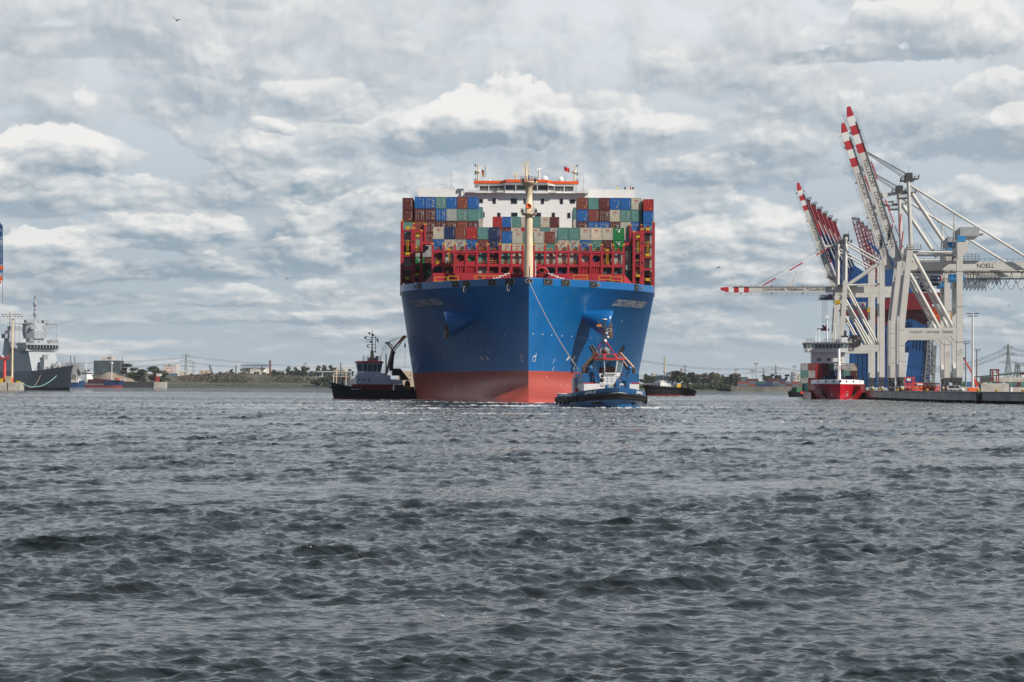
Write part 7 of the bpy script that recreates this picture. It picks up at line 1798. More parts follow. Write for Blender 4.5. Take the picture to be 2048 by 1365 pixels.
def tree_proto(kind):
    g = random.Random(kind * 17 + 3); H = 1.0
    spec = [('leaf_dark', 10, .42, .95, 1.0), ('leaf_dark', 7, .30, 1.2, .8), ('leaf_mid', 9, .46, .9, 1.0), ('leaf_brown', 9, .45, .85, .55), ('leaf_light', 8, .46, .85, 1.0), ('leaf_dark', 6, .22, 1.3, 1.0)][kind]
    m, nb, R, tall, dens = spec; lobes = []
    for i in range(nb):
        z = g.uniform(.2, .86); w = R * (1 - abs(z - .48) * .9); a = g.uniform(0, 2 * PI); lobes.append((w * .62 * math.cos(a), w * .62 * math.sin(a), z, g.uniform(.14, .22) * (1 if R > .3 else .75)))
    def fn(q):
        x, y, z, r = q.choice(lobes); d = Vector((q.gauss(0, 1), q.gauss(0, 1), q.gauss(0, 1))).normalized() * r * q.random() ** .4; return (x + d.x, y + d.y, z + d.z * .8)
    cr = leaf_cloud(int(620 * dens), fn, .066, M(m), kind)
    tr = MB(M('bark')); tr.tube((0, 0, -.06), (0, 0, .5), .03, .016, 7); tr.tube((0, 0, .5), (.02, 0, .8), .016, .006, 6)
    for x, y, z, r in lobes[:7]: tr.tube((0, 0, max(.2, z - .28)), (x, y, z), .012, .004, 5)
    TREES[kind] = (tr.mesh('trunk'), cr.mesh('crown'))
for k in range(6): tree_proto(k)
KIND = ['broad dark green tree', 'slender dark tree', 'mid green tree', 'bare brownish tree', 'light green tree', 'narrow poplar-like tree']
NT_ = [0]
def tree(px, D, py_top, kind, label, group, py_foot=None, wide=1.0, hide=0.0):
    foot = Z(py_foot, D, px) if py_foot else 3.0
    x = P(px, 770, D).x; h = Z(py_top, D, px) - foot; NT_[0] += 1
    t = thing('tree', label, 'tree', (x, D, foot), rnd.uniform(0, 6.28), group); t.scale = (h * wide, h * wide, h)
    tr, cr = TREES[kind]; obj('trunk', tr, t); obj('crown', cr, t); return t
def trees():
    L = [  # px, depth, top, kind, foot, wide, what tells it apart
        (158, 2800, 737, 0, 752, .8, 'dark round tree right of the grey block behind the frigate bow'), (174, 2850, 738, 2, 754, .9, 'small tree just left of the glass office building'),
        (253, 2640, 726, 1, 752, 1.5, 'tall dark conical tree right of the church spire'), (246, 2760, 740, 0, 755, .9, 'low dark tree at the foot of the church spire'), (263, 2640, 738, 4, 756, 1.5, 'light green tree right of the tall conical tree'), (275, 2640, 736, 4, 757, 2.0, 'wide light green tree behind the sandy bank'),
        (283, 2520, 738, 5, 769, 1.9, 'narrow dark tree standing on the quay wall left of the red marker'), (309, 2540, 730, 0, 770, 1.5, 'big dark round tree behind the red and white marker'), (323, 2560, 742, 2, 768, 1.6, 'bushy tree right of the big dark round one'),
        (463, 2900, 738, 5, 753, 1.2, 'slim tree left of the round tank building'), (481, 2900, 738, 4, 755, 1.3, 'light green tree left in front of the round tank'), (497, 2910, 740, 4, 755, 1.3, 'light green tree in front of the middle of the round tank'), (513, 2900, 742, 2, 755, 1.2, 'mid green tree in front of the right end of the tank'),
        (528, 2950, 744, 2, 754, 1.2, 'low tree right of the tall chimney'), (567, 2950, 742, 0, 753, 1.1, 'low dark tree left of the tall grove'), (580, 2900, 731, 0, 753, .95, 'left tall dark tree of the grove in front of the mast'), (590, 2910, 733, 0, 753, .9, 'second tall dark tree of the grove'), (603, 2900, 730, 0, 753, .95, 'third tall dark tree of the grove'), (613, 2920, 734, 1, 753, 1.2, 'rightmost slimmer tree of the grove'),
        (640, 2900, 729, 0, 753, .9, 'left dark tree behind the grey shed roof'), (652, 2910, 728, 0, 753, .9, 'middle dark tree behind the grey shed roof'), (664, 2900, 729, 0, 753, .9, 'right dark tree behind the grey shed roof'), (674, 2900, 734, 0, 753, 1.0, 'dark tree behind the white harbour gantry'), (700, 2900, 737, 0, 755, 1.0, 'dark tree behind the bow of the black tug'),
        (647, 2540, 752, 2, 774, 1.4, 'bushy waterside tree in front of the shed'), (632, 2545, 757, 2, 774, 1.5, 'low waterside bush left of the shed tree'), (440, 2930, 743, 2, 752, 1.1, 'small tree left of the slim one beyond the dike'), (412, 2940, 746, 2, 753, 1.0, 'small tree beyond the dike near the crawler crane'), (350, 2900, 742, 2, 754, 1.0, 'small tree by the wall of the grey silo building'), (380, 2900, 746, 0, 756, 1.2, 'dark low tree below the pylon on the left')]
    for px, D, top, k, foot, w, lab in L: tree(px, D, top, k, lab, 'trees on the left shore', foot, w)
    R = [(1285, 2500, 757, 2, 768, 1.6, 'low tree right beside the big hull'), (1298, 2510, 756, 0, 768, 1.4, 'low dark tree left of the far tug'), (1310, 2520, 752, 0, 768, 1.0, 'dark tree behind the house of the far tug'), (1346, 2520, 742, 3, 770, 1.0, 'brownish tree right of the far tug mast'), (1353, 2520, 740, 1, 770, 1.4, 'slim dark tree left of the white chimney'), (1363, 2530, 744, 1, 770, 1.3, 'slim dark tree at the white chimney'),
         (1378, 2520, 743, 0, 771, 1.0, 'dark tree below the small pylon'), (1391, 2520, 743, 0, 771, 1.0, 'dark tree right of the small pylon'), (1403, 2540, 747, 3, 771, 1.0, 'bare tree left of the widest bare one'), (1418, 2540, 744, 3, 771, 1.3, 'wide bare brownish tree'), (1430, 2530, 746, 3, 771, 1.1, 'bare tree right of the widest bare one'), (1442, 2530, 751, 2, 773, 1.2, 'mid green tree right of the bare trees'),
         (1459, 2470, 745, 0, 775, 1.0, 'big round dark tree at the right end of the far wood'), (1470, 2475, 751, 0, 775, 1.0, 'lower dark tree at the right foot of the round one'), (1530, 2600, 748, 0, 764, 1.1, 'dark tree behind the far containers'), (1542, 2600, 747, 0, 764, 1.2, 'dark round tree behind far containers under the wide pylon'), (1556, 2610, 749, 2, 764, 1.2, 'mid green tree right of the wide pylon'), (1574, 2620, 748, 1, 764, 1.3, 'slim tree left of the far silos'), (1583, 2620, 752, 0, 764, 1.2, 'low dark tree at the far silos'),
         (1896, 1500, 736, 0, 768, 1.0, 'dark tree seen between the landside legs of the nearest crane')]
    for px, D, top, k, foot, w, lab in R: tree(px, D, top, k, lab, 'trees on the right shore', foot, w)
    g = random.Random(5)
    for lab, grp, lst in (('dark green tree standing in the dense far wood right of the big ship', 'trees in the far right wood', [(1288 + i * 7.2 + g.uniform(-2, 2), 2540 + g.uniform(0, 60), g.uniform(746, 753), g.choice((0, 0, 2, 3)), 769, g.uniform(1.0, 1.5)) for i in range(27)]),
                          ('dark tree in the row of trees beyond the dike on the left shore', 'trees beyond the dike', [(535 + i * 8.5 + g.uniform(-3, 3), 2960 + g.uniform(0, 60), g.uniform(738, 747), g.choice((0, 0, 2)), 755, g.uniform(1.0, 1.5)) for i in range(19)] + [(255 + i * 9 + g.uniform(-3, 3), 2960, g.uniform(741, 748), g.choice((4, 2, 0)), 756, 1.4) for i in range(10)])):
        for px, D, top, k, foot, w in lst: tree(px, D, top, k, lab, grp, foot, w)
    def bank(px0, px1, d0, d1, top0, top1, n, m, name, lab, seed, sz=1.3):
        def fn(q):
            px = q.uniform(px0, px1); d = q.uniform(d0, d1); zt = Z(q.uniform(top0, top1), d, px); lo = 2 + (d - d0) / max(1, d1 - d0) * 3; return (P(px, 770, d).x, d, lo + (zt - lo) * q.random() ** .7)
        o = struct(name, leaf_cloud(n, fn, sz, M(m), seed), 'stuff', lab)
    bank(1365, 1470, 2452, 2500, 767, 774, 2600, 'leaf_dark', 'undergrowth', 'dense bushes along the far right waterline', 1)
    bank(1275, 1370, 2470, 2510, 768, 773, 900, 'leaf_mid', 'undergrowth', 'low bushes behind the far tug', 2)
    bank(1420, 1480, 2480, 2560, 756, 768, 1500, 'leaf_dark', 'undergrowth', 'bushes below the far right wood', 9)
    def dike(q):
        px = q.uniform(330, 640); d = q.uniform(2652, 2722); crest = float(np.interp(px, [330, 380, 430, 455, 505, 520, 590, 640], [758, 752, 749, 746, 752, 754, 752, 755])); zt = Z(crest, 2720, 500); f = (d - 2640) / 80; return (P(px, 770, d).x, d, 6.5 + (zt - 6.5) * min(1, f * 1.05) * q.uniform(.85, 1.08))
    struct('scrub', leaf_cloud(5200, dike, 1.25, M('leaf_brown'), 4), 'stuff', 'dry brown scrub covering the dike on the left shore')
    def dike2(q):
        px = q.choice((q.gauss(470, 16), q.gauss(440, 14), q.uniform(520, 625), q.gauss(600, 18))); d = q.uniform(2640, 2700); return (P(px, 770, d).x, d, q.uniform(6, 14))
    struct('undergrowth', leaf_cloud(2400, dike2, 1.2, M('leaf_mid'), 6), 'stuff', 'green bushes at the foot of the dike')
    def gr(q):
        px = q.uniform(328, 690); d = q.uniform(2560, 2645); return (P(px, 770, d).x, d, q.uniform(2.5, 3.4) + (d - 2560) * .045)
    struct('grass_tufts', leaf_cloud(3000, gr, .8, M('leaf_mid'), 8), 'stuff', 'pale green grass on the left shore')
trees()
def block_house(name, lab, px0, px1, pyt, pyb, D, m, dep=30, group=None):
    a, c = P(px0, pyb, D), P(px1, pyb, D); z0 = min(a.z, 3.0); z1 = Z(pyt, D, (px0 + px1) / 2); t = thing(name, lab, 'building', ((a.x + c.x) / 2, D, 0), 0, group); w = (c.x - a.x) / 2
    b = MB(M(m)); b.box(-w, w, 0, dep, z0, z1); obj('wall', b, t); return t, w, z1
def buildings():
    t, w, z1 = block_house('office_building', 'dark glass office block with a rooftop plant room behind the coaster', 187, 240, 721.5, 748, 3000, 'dark_steel')
    z0 = Z(748, 3000, 210); n = 5
    for k in range(n):
        za, zb = z0 + (z1 - z0) * (k + .12) / n, z0 + (z1 - z0) * (k + .85) / n
        for i in range(9):
            x0, x1 = -w + 2 * w * (i + .06) / 9, -w + 2 * w * (i + .94) / 9; b = MB(M('glass_blue') if (i * 3 + k * 5) % 7 else M('green_glass')); b.box(x0, x1, -.25, .1, za, zb); f = obj('window', b, t)
    b = MB(M('brick_red')); b.use(M('pale_wall')); b.box(-w * .42, w * .38, 4, 24, z1, z1 + 5); b.box(w * .1, w * .35, 2, 20, z1 + 5.01, z1 + 7.5); b.tube((w * .2, 3, z1), (w * .2, 3, z1 + 11), .4); obj('roof_plant', b, t)
    t, w, z1 = block_house('warehouse', 'plain grey block with two thin poles behind the frigate bow', 131, 158.5, 727.5, 746, 2900, 'navy_dark')
    b = MB(M('dark_steel')); 
    for px, py in ((139.5, 711), (147.5, 712)): x = P(px, 760, 2900).x - t.location.x; b.tube((x, 5, z1), (x, 5, Z(py, 2900, px)), .6, .5, 6)
    obj('roof_pole', b, t)
    t = thing('church', 'slender reddish church spire beside the office block', 'church', (P(243.5, 760, 3200).x, 3200, 0)); b = MB(M('brick_red')); zt = Z(717, 3200, 243); zs = Z(738, 3200, 243); b.box(-3.2, 3.2, 0, 7, 3, zs); obj('tower', b, t); s = MB(M('dark_steel')); s.use(M('brick_red')); s.add([(-3.2, 0, zs), (3.2, 0, zs), (3.2, 7, zs), (-3.2, 7, zs), (0, 3.5, zt)], [(0, 1, 4), (1, 2, 4), (2, 3, 4), (3, 0, 4)]); s.tube((0, 3.5, zt - 1), (0, 3.5, zt + 5), .3, .15, 5); obj('spire', s, t)
    t, w, z1 = block_house('silo_building', 'square grey silo building with a red framed sign on its wall', 325.5, 352, 731, 757, 2850, 'pale_wall')
    zc = Z(743, 2850, 339); b = MB(M('signal_red')); b.box(-2.2 - 1.8, 3.2, -.3, 0, zc - 5.5, zc + 4.2); b.use(M('off_white')); b.box(-3.4, 2.6, -.36, -.31, zc - 4.7, zc + 3.5); s = obj('sign', b, t); text_on('MP', s, (-.4, -.4, zc - 1.0), (1, 0, 0), (0, 0, 1), 5.0, M('signal_red'), 5.0)
    b = MB(M('glass_blue')); b.box(-1.8, 1.4, -.2, .1, zc + 7, zc + 9.5); obj('window', b, t)
    b = MB(M('clad_grey')); b.box(-w * .2, w * .25, 5, 15, z1, z1 + 2); b.tube((-w + .6, 2, z1), (-w + .6, 2, z1 + 4), .4); b.tube((w - .8, 2, z1), (w - .8, 2, z1 + 2.5), .3); b.box(-w - .2, w + .2, -.3, .4, z1 - .5, z1 + .3); obj('roof_gear', b, t)
    b = MB(M('blue_roof')); b.box(-w * 1.0, w * 1.3, -8, -2, 3, Z(747, 2840, 340)); obj('annex', b, t)
    for px0, px1, pt, pb, m, lab, nm in ((352.5, 376, 743.5, 752, 'pale_wall', 'low white flat building below the left pylon', 'house'), (398, 418.5, 741.5, 752, 'cream_wall', 'sunlit cream apartment block left of the crawler crane', 'apartment_block'), (496, 507, 751.5, 757, 'white_paint', 'small white tank trailer roof beyond the dike', 'shed'),
                                    (1363.5, 1366.5, 738, 768, 'pale_wall', 'pale square tower behind the slim dark trees', 'tower'), (1471, 1476.5, 746, 762, 'cream_wall', 'sunlit pale tower right of the round dark tree', 'tower'), (1476.5, 1496, 754, 768, 'blue_roof', 'bluish block with a white top behind the far containers', 'warehouse'),
                                    (1305, 1315, 748, 768, 'concrete', 'grey flat building behind the far tug', 'warehouse'), (1587, 1592, 745, 766, 'clad_grey', 'grey silo block left of the red cargo ship', 'silo'), (1592, 1601, 748, 766, 'concrete', 'wide grey silo beside the red cargo ship', 'silo'), (795, 846, 743, 770, 'cream_wall', 'long pale sunlit hall behind the black tug', 'hall')):
        t, w, z1 = block_house(nm, lab, px0, px1, pt, pb, 2950 if pb < 763 else 2560, m, 25)
        b = MB(M('dark_glass')); k = max(1, int(w / 3)); zb = Z(pb, 2900, px0)
        for i in range(k):
            for f in (.35, .7): x = -w + 2 * w * (i + .5) / k; z = zb + (z1 - zb) * f; b.box(x - .8, x + .8, -.15, .1, z - .6, z + .9)
        obj('window', b, t); b = MB(M('off_white')); b.box(-w * .3, w * .2, 4, 12, z1, z1 + 1.5); b.box(-w - .2, w + .2, -.25, 25.2, z1 + .003, z1 + .5); obj('roof', b, t)
    D = 2980; t = thing('gas_tank', 'round beige tank with a blue steel roof frame behind light green trees', 'tank', (P(509, 760, D).x, D, 0)); w = (P(536, 760, D).x - P(482, 760, D).x) / 2; zt = Z(736, D, 509); b = MB(M('pale_wall')); b.lathe([(w, 3), (w, zt), (0, zt + .5)], (0, w, 0), 36); obj('tank', b, t)
    f = MB(M('blue_roof')); zr = Z(731, D, 509); f.box(-w, w * 1.02, -2, 2 * w, zr, zr + .9); f.box(-w, w, -2.2, -1.8, zr - 1.8, zr - 1.2)
    for i in range(13): x = -w + 2 * w * i / 12; f.beam((x, -1.8, zt - 3), (x, -1.8, zr), .5); f.beam((x, -2, zr - 1.4), (x + w / 6, -2, zr), .4) if i < 12 else None
    for k in range(5): f.beam((w * .94, -2, 3 + k * 6), (w * 1.02, -2, 9 + k * 6), .5)
    obj('roof_frame', f, t)
    for px, py, r, m, lab in ((540, 721.5, 1.6, 'brick_red', 'tall dark red chimney right of the round tank'), (471.5, 731, .9, 'rust_steel', 'thin rusty pole left of the round tank'), (523.5, 733, .9, 'rust_steel', 'thin rusty pole in front of the tank')):
        t = thing('chimney' if r > 1 else 'pole', lab, 'chimney' if r > 1 else 'pole', (P(px, 760, 2900).x, 2900, 3)); h = Z(py, 2900, px) - 3; b = MB(M(m)); b.tube((0, 0, 0), (0, 0, h), r, r * .85, 10); b.lathe([(r, h - 1), (r * 1.2, h - .8), (r * 1.2, h), (r * .7, h)], (0, 0, 0), 10); obj('shaft', b, t)
    # shed with gantry behind the black tug
    D = 2540; t = thing('shed', 'long grey shed with blue glass wall behind the black tug bow', 'building', (P(668, 760, D).x, D, 0)); w = P(700, 760, D).x - P(668, 760, D).x; b = MB(M('clad_grey')); b.box(-w * 1.1, w, 0, 30, Z(745, D, 660), Z(742.5, D, 660)); obj('roof', b, t); b = MB(M('glass_blue')); b.box(-w * .55, w, 2, 28, 3, Z(745.1, D, 660)); b.use(M('hatch_maroon')); b.box(-w * .5, w, 1.6, 1.9, Z(758, D, 660), Z(754.5, D, 660)); obj('wall', b, t)
    g = MB(M('cream_paint'))
    for px, py in ((674, 735), (693, 735), (668, 748)): x = P(px, 760, D).x - t.location.x; g.beam((x, -6, 3), (x, -6, Z(py, D, px)), .9)
    for py in (741, 748, 753): g.beam((P(668, 760, D).x - t.location.x, -6, Z(py, D, 680)), (P(697, 760, D).x - t.location.x, -6, Z(py, D, 680)), .7)
    for a, c in ((674, 683), (693, 684), (683, 674)): g.beam((P(a, 760, D).x - t.location.x, -6, Z(737, D, a)), (P(c, 760, D).x - t.location.x, -6, Z(748, D, c)), .5)
    tag(obj('gantry', g, None, t.location), 'white steel gantry on the shore just left of the black tug', 'gantry')
    b = MB(M('sand')); D = 2700; pts = [(212, 752), (222, 745), (245, 748), (280, 757), (283, 768), (205, 770), (203, 757)]
    rows = []
    for px, ct in ((200, 757), (206, 749), (215, 745), (225, 745), (240, 748), (256, 751), (272, 755), (284, 760), (292, 768)): rows.append([(P(px, 770, 2600).x, 2600, 2), (P(px, 770, 2625).x, 2625, Z(ct, 2625, px) * .7 + rnd.uniform(-1, 1)), (P(px, 770, 2650).x, 2650, Z(ct, 2650, px)), (P(px, 770, 2700).x, 2700, 3)])
    b.loft(rows[::-1], None); struct('sand_bank', b)
    t = thing('channel_marker', 'red channel marker with a white arrow board on the left quay wall', 'sign', (P(315, 768, 2484).x, 2484, 7.3)); b = MB(M('signal_red')); b.box(-2.2, -.9, 0, 1, 0, 10); b.box(.6, 1.9, 0, 1, 0, 10); b.box(-2.2, 1.9, 0, 1, 6.5, 10.4); obj('post', b, t); b = MB(M('white_paint')); b.prism([(-1.2, -.1, 7.0), (4.0, -.1, 7.0), (6.0, -.1, 8.6), (4.0, -.1, 10.2), (-1.2, -.1, 10.2)], (0, .09, 0)); b.use(M('text_dark')); b.lathe([(.6, .06), (1.1, .06), (1.1, .0)], (1.0, -.1, 8.6), 12, (0, -1, 0)); obj('board', b, t)
    # crawler crane far away
    t = thing('crawler_crane', 'small dark lattice boom crane beyond the dike', 'crane', (P(424, 755, 2950).x, 2950, 3)); b = MB(M('dark_steel')); q = lambda px, py: Vector((P(px, 760, 2950).x - t.location.x, 0, Z(py, 2950, px) - 3)); b.lattice(q(426, 752), q(418.5, 731), 2.2, 1.2, .3, 8); b.box(-4, 5, -2, 2, 8, 14); obj('boom', b, t)
    D = 2700
buildings()
def pylons():
    def proto(kind):
        b = MB(M('pylon_grey')); b.lattice((0, 0, 0), (0, 0, .62), .17, .055, .006, 9); b.lattice((0, 0, .62), (0, 0, 1.0), .055, .012, .005, 6)
        c = MB(M('pylon_grey'))
        for z, w in ((.60, .21), (.76, .20), (.93, .12)) if kind == 0 else ((.62, .34), (.80, .26)):
            for s in (-1, 1): c.add([(0, -.02, z), (0, .02, z), (s * w, 0, z + .004), (0, 0, z + .05)], [(0, 1, 2), (0, 2, 3), (1, 3, 2)]) if False else None; 
            for s in (-1, 1):
                c.beam((0, 0, z), (s * w, 0, z), .012); c.beam((0, 0, z + .045), (s * w, 0, z), .009)
                for f in (.55, .98): c.beam((s * w * f, 0, z), (s * w * f, 0, z - .04), .007)
        return b.mesh('tower'), c.mesh('crossarm')
    ms = [proto(0), proto(1)]
    tops = []
    for px, D, top, k, w, lab in ((371.5, 3300, 707, 0, 1, 'tall lattice pylon on the left shore above the low white building'), (386.5, 4200, 723, 0, .7, 'smaller thinner pylon right of the tall left one'), (1370, 3400, 730, 0, 1, 'small pylon above the slim dark trees right of the far tug'), (1527, 3600, 736, 0, .9, 'small pylon left of the wide armed one'), (1551.5, 3200, 729, 1, 1, 'wide armed pylon behind the far containers'),
                            (2016.5, 1750, 688, 0, 1, 'large pylon at the right behind the yard containers'), (610, 4300, 725, 0, .8, 'thin mast above the dark grove on the left shore')):
        x = P(px, 760, D).x; h = Z(top, D, px) - 3; t = thing('pylon', lab, 'pylon', (x, D, 3), .25, 'power line pylons'); t.scale = (h * w, h * w, h); obj('tower', ms[k][0], t); obj('crossarm', ms[k][1], t); tops.append((x, D, h, w))
    def line(a, b, sag, lab, r=.22):
        rope_between('power_line', a, b, sag, r, M('wire'), lab, 'power line', 24)
    i = 0
    for (pa, da), (pb2, db), sag, where in ([((371, 726), 3300), ((-160, 728), 3300), 12, 'low from the left pylon to the left frame edge'], [((371, 717), 3300), ((-160, 708), 3300), 12, 'upper from the left pylon to the left frame edge'], [((371, 726), 3300), ((800, 742), 3600), 8, 'low from the left pylon to the black tug'], [((371, 714), 3300), ((820, 735), 3600), 8, 'upper from the left pylon towards the big ship'],
                               [((1551, 735), 3200), ((1200, 707), 2200), 10, 'upper from the wide armed pylon to the big hull'], [((1551, 741), 3200), ((1200, 750), 2400), 6, 'low from the wide armed pylon to the big hull'], [((1551, 735), 3200), ((1700, 745), 3200), 5, 'right from the wide armed pylon'],
                               [((2016, 698), 1750), ((1840, 735), 2300), 7, 'upper left from the right pylon'], [((2016, 707), 1750), ((1840, 742), 2300), 7, 'low left from the right pylon'], [((2016, 698), 1750), ((2240, 706), 1750), 5, 'upper right from the right pylon'], [((2016, 707), 1750), ((2240, 715), 1750), 5, 'low right from the right pylon']):
        for dz in (0, 1.6): line(P(*pa, da) + Vector((0, 0, dz)), P(*pb2, db) + Vector((0, 0, dz)), sag, ('thin power line, ' if dz == 0 else 'second thin power line, ') + where)
    for px, D, top, lab, r in ((1512, 2300, 728, 'tall lamp mast above the far red containers', .5), (1504.5, 2500, 742, 'shorter lamp mast left of the tall far one', .4), (1472, 2700, 739, 'lamp mast over the sunlit pale tower', .4), (1588.5, 2600, 733, 'thin mast above the far silos', .4)):
        t = thing('lamp_mast', lab, 'lamp mast', (P(px, 760, D).x, D, 3), 0, 'lamp masts on the far terminal'); h = Z(top, D, px) - 3; b = MB(M('steel_grey')); b.tube((0, 0, 0), (0, 0, h), r, r * .6, 7); obj('pole', b, t); b = MB(M('dark_steel')); b.box(-3.2, 3.2, -.5, .5, h, h + .7); b.box(-1.8, 1.8, -.5, .5, h - 1.6, h - 1); obj('lamp_head', b, t)
pylons()
def far_yard():
    g = random.Random(12); cols = ['slate', 'maroon', 'navy', 'brown', 'slate', 'maroon', 'dark teal', 'brown', 'slate', 'navy']
    n = 0
    for px, tiers, dd in ((1486, 3, 2085), (1499, 3, 2088), (1505, 4, 2110), (1520, 3, 2090), (1533, 3, 2092), (1547, 4, 2094), (1559, 4, 2096), (1572, 3, 2098), (1586, 3, 2100), (1598, 3, 2102)):
        n += 1
        for k in range(tiers):
            c = cols[(n * 3 + k * 7) % len(cols)] if n % 3 else g.choice(cols); p = P(px, 770, dd)
            container((p.x - 6, dd, 3.0 + 2.62 * k), c, False, f'far {c} container, stack {n} from left on the distant yard, tier {k + 1}', 'containers on the distant yard', 12.19, -PI / 2, (1, 1, .94))
    # near yard behind the nearest crane
    row = [(1917, 'm', 'g', 0), (1936, 'n', 'b', 1), (1951, 'k', 't', 0), (1959, 'n', 'w', 0), (1967, 'n', 'm', 0), (1974, 'n', 'g', 0), (1982, 'y', 'g', 0), (1990, 'w', 'n', 0), (1998, 'w', 'm', 0), (2006, 'w', 't', 0), (2014, 'n', 'k', 0), (2022, 'n', 't', 0), (2030, 'n', 'k', 0), (2038, 'n', 'm', 0), (2046, 'k', 't', 0), (2054, 'n', 'm', 0), (1925, 'm', 'g', 0), (1943, 'b', 's', 0)]
    short = {'m': 'maroon', 'w': 'brown', 'r': 'red', 'b': 'blue', 'n': 'navy', 't': 'teal', 'g': 'green', 'y': 'grey', 'k': 'dark teal', 's': 'slate'}
    for i, (px, a, b, s) in enumerate(sorted(row)):
        p = P(px, 770, 1240)
        for k, ch in enumerate((a, b)):
            container((p.x, 1240, ZQ + .005 + 2.74 * k), short[ch], (i + k) % 3 == 0, f'{short[ch]} yard container, {"upper" if k else "lower"} one, stack {i + 1} from left behind the lamp masts', 'containers in the yard on the right', 12.19, 0)
    p = P(2030, 770, 1330); t = thing('storage_hall', 'long hall with a low green roof behind the yard containers', 'building', (p.x, 1330, ZQ)); w = 16.0; b = MB(M('concrete')); b.box(-14, 30, 0, 40, 0, Z(755, 1330, 2030) - ZQ); obj('wall', b, t); zt = Z(744, 1330, 2030) - ZQ; ze = Z(753, 1330, 2000) - ZQ
    r = MB(M('roof_green')); r.prism([(-18, -.5, ze), (8, -.5, zt), (34, -.5, ze), (34, -.5, ze - .6), (8, -.5, zt - .6), (-18, -.5, ze - .6)], (0, 41, 0)); obj('roof', r, t)
    p = P(1989, 770, 1300); t = thing('straddle_carrier', 'dark red straddle carrier towering over the yard containers', 'straddle carrier', (p.x, 1300, ZQ)); h = Z(740, 1300, 1989) - ZQ; b = MB(M('crane_red'))
    for x in (-2, 2):
        for y in (-3, 3): b.beam((x, y, 0), (x, y, h), .6)
        b.beam((x, -3.4, h - .6), (x, 3.4, h - .6), .7)
    b.box(-2.4, 2.4, -3.4, 3.4, h - .5, h + .4); b.box(-2.2, 2.2, -1, 1, h - 2.4, h - 1.6); obj('frame', b, t); c = MB(M('off_white')); c.box(-.9, .9, -2.5, -.8, h - 3.4, h - 1.8); obj('cab', c, t)
    p = P(2040, 770, 1500); t = thing('gantry_crane', 'grey lattice gantry crane at the right edge behind the green roof', 'crane', (p.x, 1500, ZQ)); h = Z(729, 1500, 2036) - ZQ; b = MB(M('pylon_grey')); x0 = P(2033, 770, 1500).x - p.x
    b.lattice((x0 - 2.4, 0, 0), (x0 + .6, 0, h), 3, 1.6, .2, 6); b.lattice((x0 + 3, 0, 0), (x0 + 1.2, 0, h), 2.4, 1.6, .2, 6); b.lattice((x0 - 1, 0, h), (x0 + 30, 0, h), 2, 2, .2, 10); obj('frame', b, t); c = MB(M('signal_red')); c.box(x0 + 3, x0 + 5, -1, 1, h - 8, h - 5.5); obj('beacon', c, t)
    p = P(1936, 770, 1000); t = thing('boom_lift', 'red telescopic boom reaching up beside the tallest lamp mast', 'boom lift', (P(1946, 770, 900).x, 900, ZQ)); q = lambda px, py: Vector((P(px, 760, 900).x - t.location.x, 0, Z(py, 900, px) - ZQ)); b = MB(M('signal_red')); b.beam(q(1944, 746), q(1927.5, 718), .7, .7, w1=.45, h1=.45); b.beam(q(1944, 746), (2, 0, 1.5), .9); obj('boom', b, t); b = MB(M('orange_paint')); b.box(-3, 4, -1.2, 1.2, .5, 1.8); b.use(M('dark_steel')); b.box(q(1927, 718).x - .8, q(1927, 718).x + .6, -.6, .6, q(1927, 718).z - .2, q(1927, 718).z + .6)
    for x in (-2.4, 3.2):
        for y in (-1.1, 1.1): b.tube((x, y - .2, .5), (x, y + .2, .5), .5, n=10)
    obj('carriage', b, t)
    # grey lattice mast of a mobile crane seen through the portal of the nearest crane
    D = 1020; t = thing('lattice_mast_crane', 'grey lattice crane tower seen through the portal of the nearest crane', 'crane', (P(1856, 775, D).x, D, ZQ)); b = MB(M('pylon_grey')); b.lattice((0, 0, 0), (1.5, 0, Z(690, D, 1856) - ZQ), 5.0, 4.4, .26, 10); b.lattice((.5, 1, 8), (1.5, 1, Z(640, D, 1856) - ZQ), 3, 2.6, .2, 14); b.box(-2.6, 2.6, -2.6, 2.6, .2, 3.0); obj('tower', b, t)
far_yard()

# ------------------------------------------------------------------ birds
mat('feather_white', (.62, .62, .60), .8); mat('feather_grey', (.12, .125, .13), .8)
def gull_mesh(pose, dark):
    b = MB(M('feather_grey') if dark else M('feather_white')); b.sm = True
    b.lathe([(.01, -.32), (.06, -.24), (.085, -.08), (.08, .06), (.045, .16), (.04, .22), (.05, .27), (.03, .32), (.008, .37)], (0, 0, 0), 8, (0, -1, 0)); b.sm = False
    b.add([(-.03, .28, 0), (.03, .28, 0), (.09, .44, .0), (-.09, .44, .0), (0, .34, .02)], [(0, 1, 4), (1, 2, 4), (2, 3, 4), (3, 0, 4)])
    b.use(M('yellow_paint')); b.tube((0, -.36, 0), (0, -.43, -.01), .016, .004, 5)
    for s in (-1, 1):
        up = pose; b.use(M('feather_grey') if dark else M('feather_white'))
        j = [Vector((s * .06, 0, .03)), Vector((s * .34, -.07, .03 + .22 * up)), Vector((s * .66, .02, .03 + .20 * up - .06 * abs(up)))]
        w = [.13, .12, .02]
        for k in range(2):
            a, c = j[k], j[k + 1]
            if k == 1 and not dark: b.use(M('feather_grey'))
            up_ = Vector((0, 0, .012))
            b.add([a + Vector((0, -w[k], 0)), c + Vector((0, -w[k + 1], 0)), c + Vector((0, w[k + 1], 0)), a + Vector((0, w[k], 0)), a + up_, c + up_ * .6], [(0, 1, 5, 4), (4, 5, 2, 3), (3, 2, 1, 0)])
    return b.mesh('gull')
GULLS = [gull_mesh(p, d) for p in (.9, .25, -.6) for d in (True, False)]
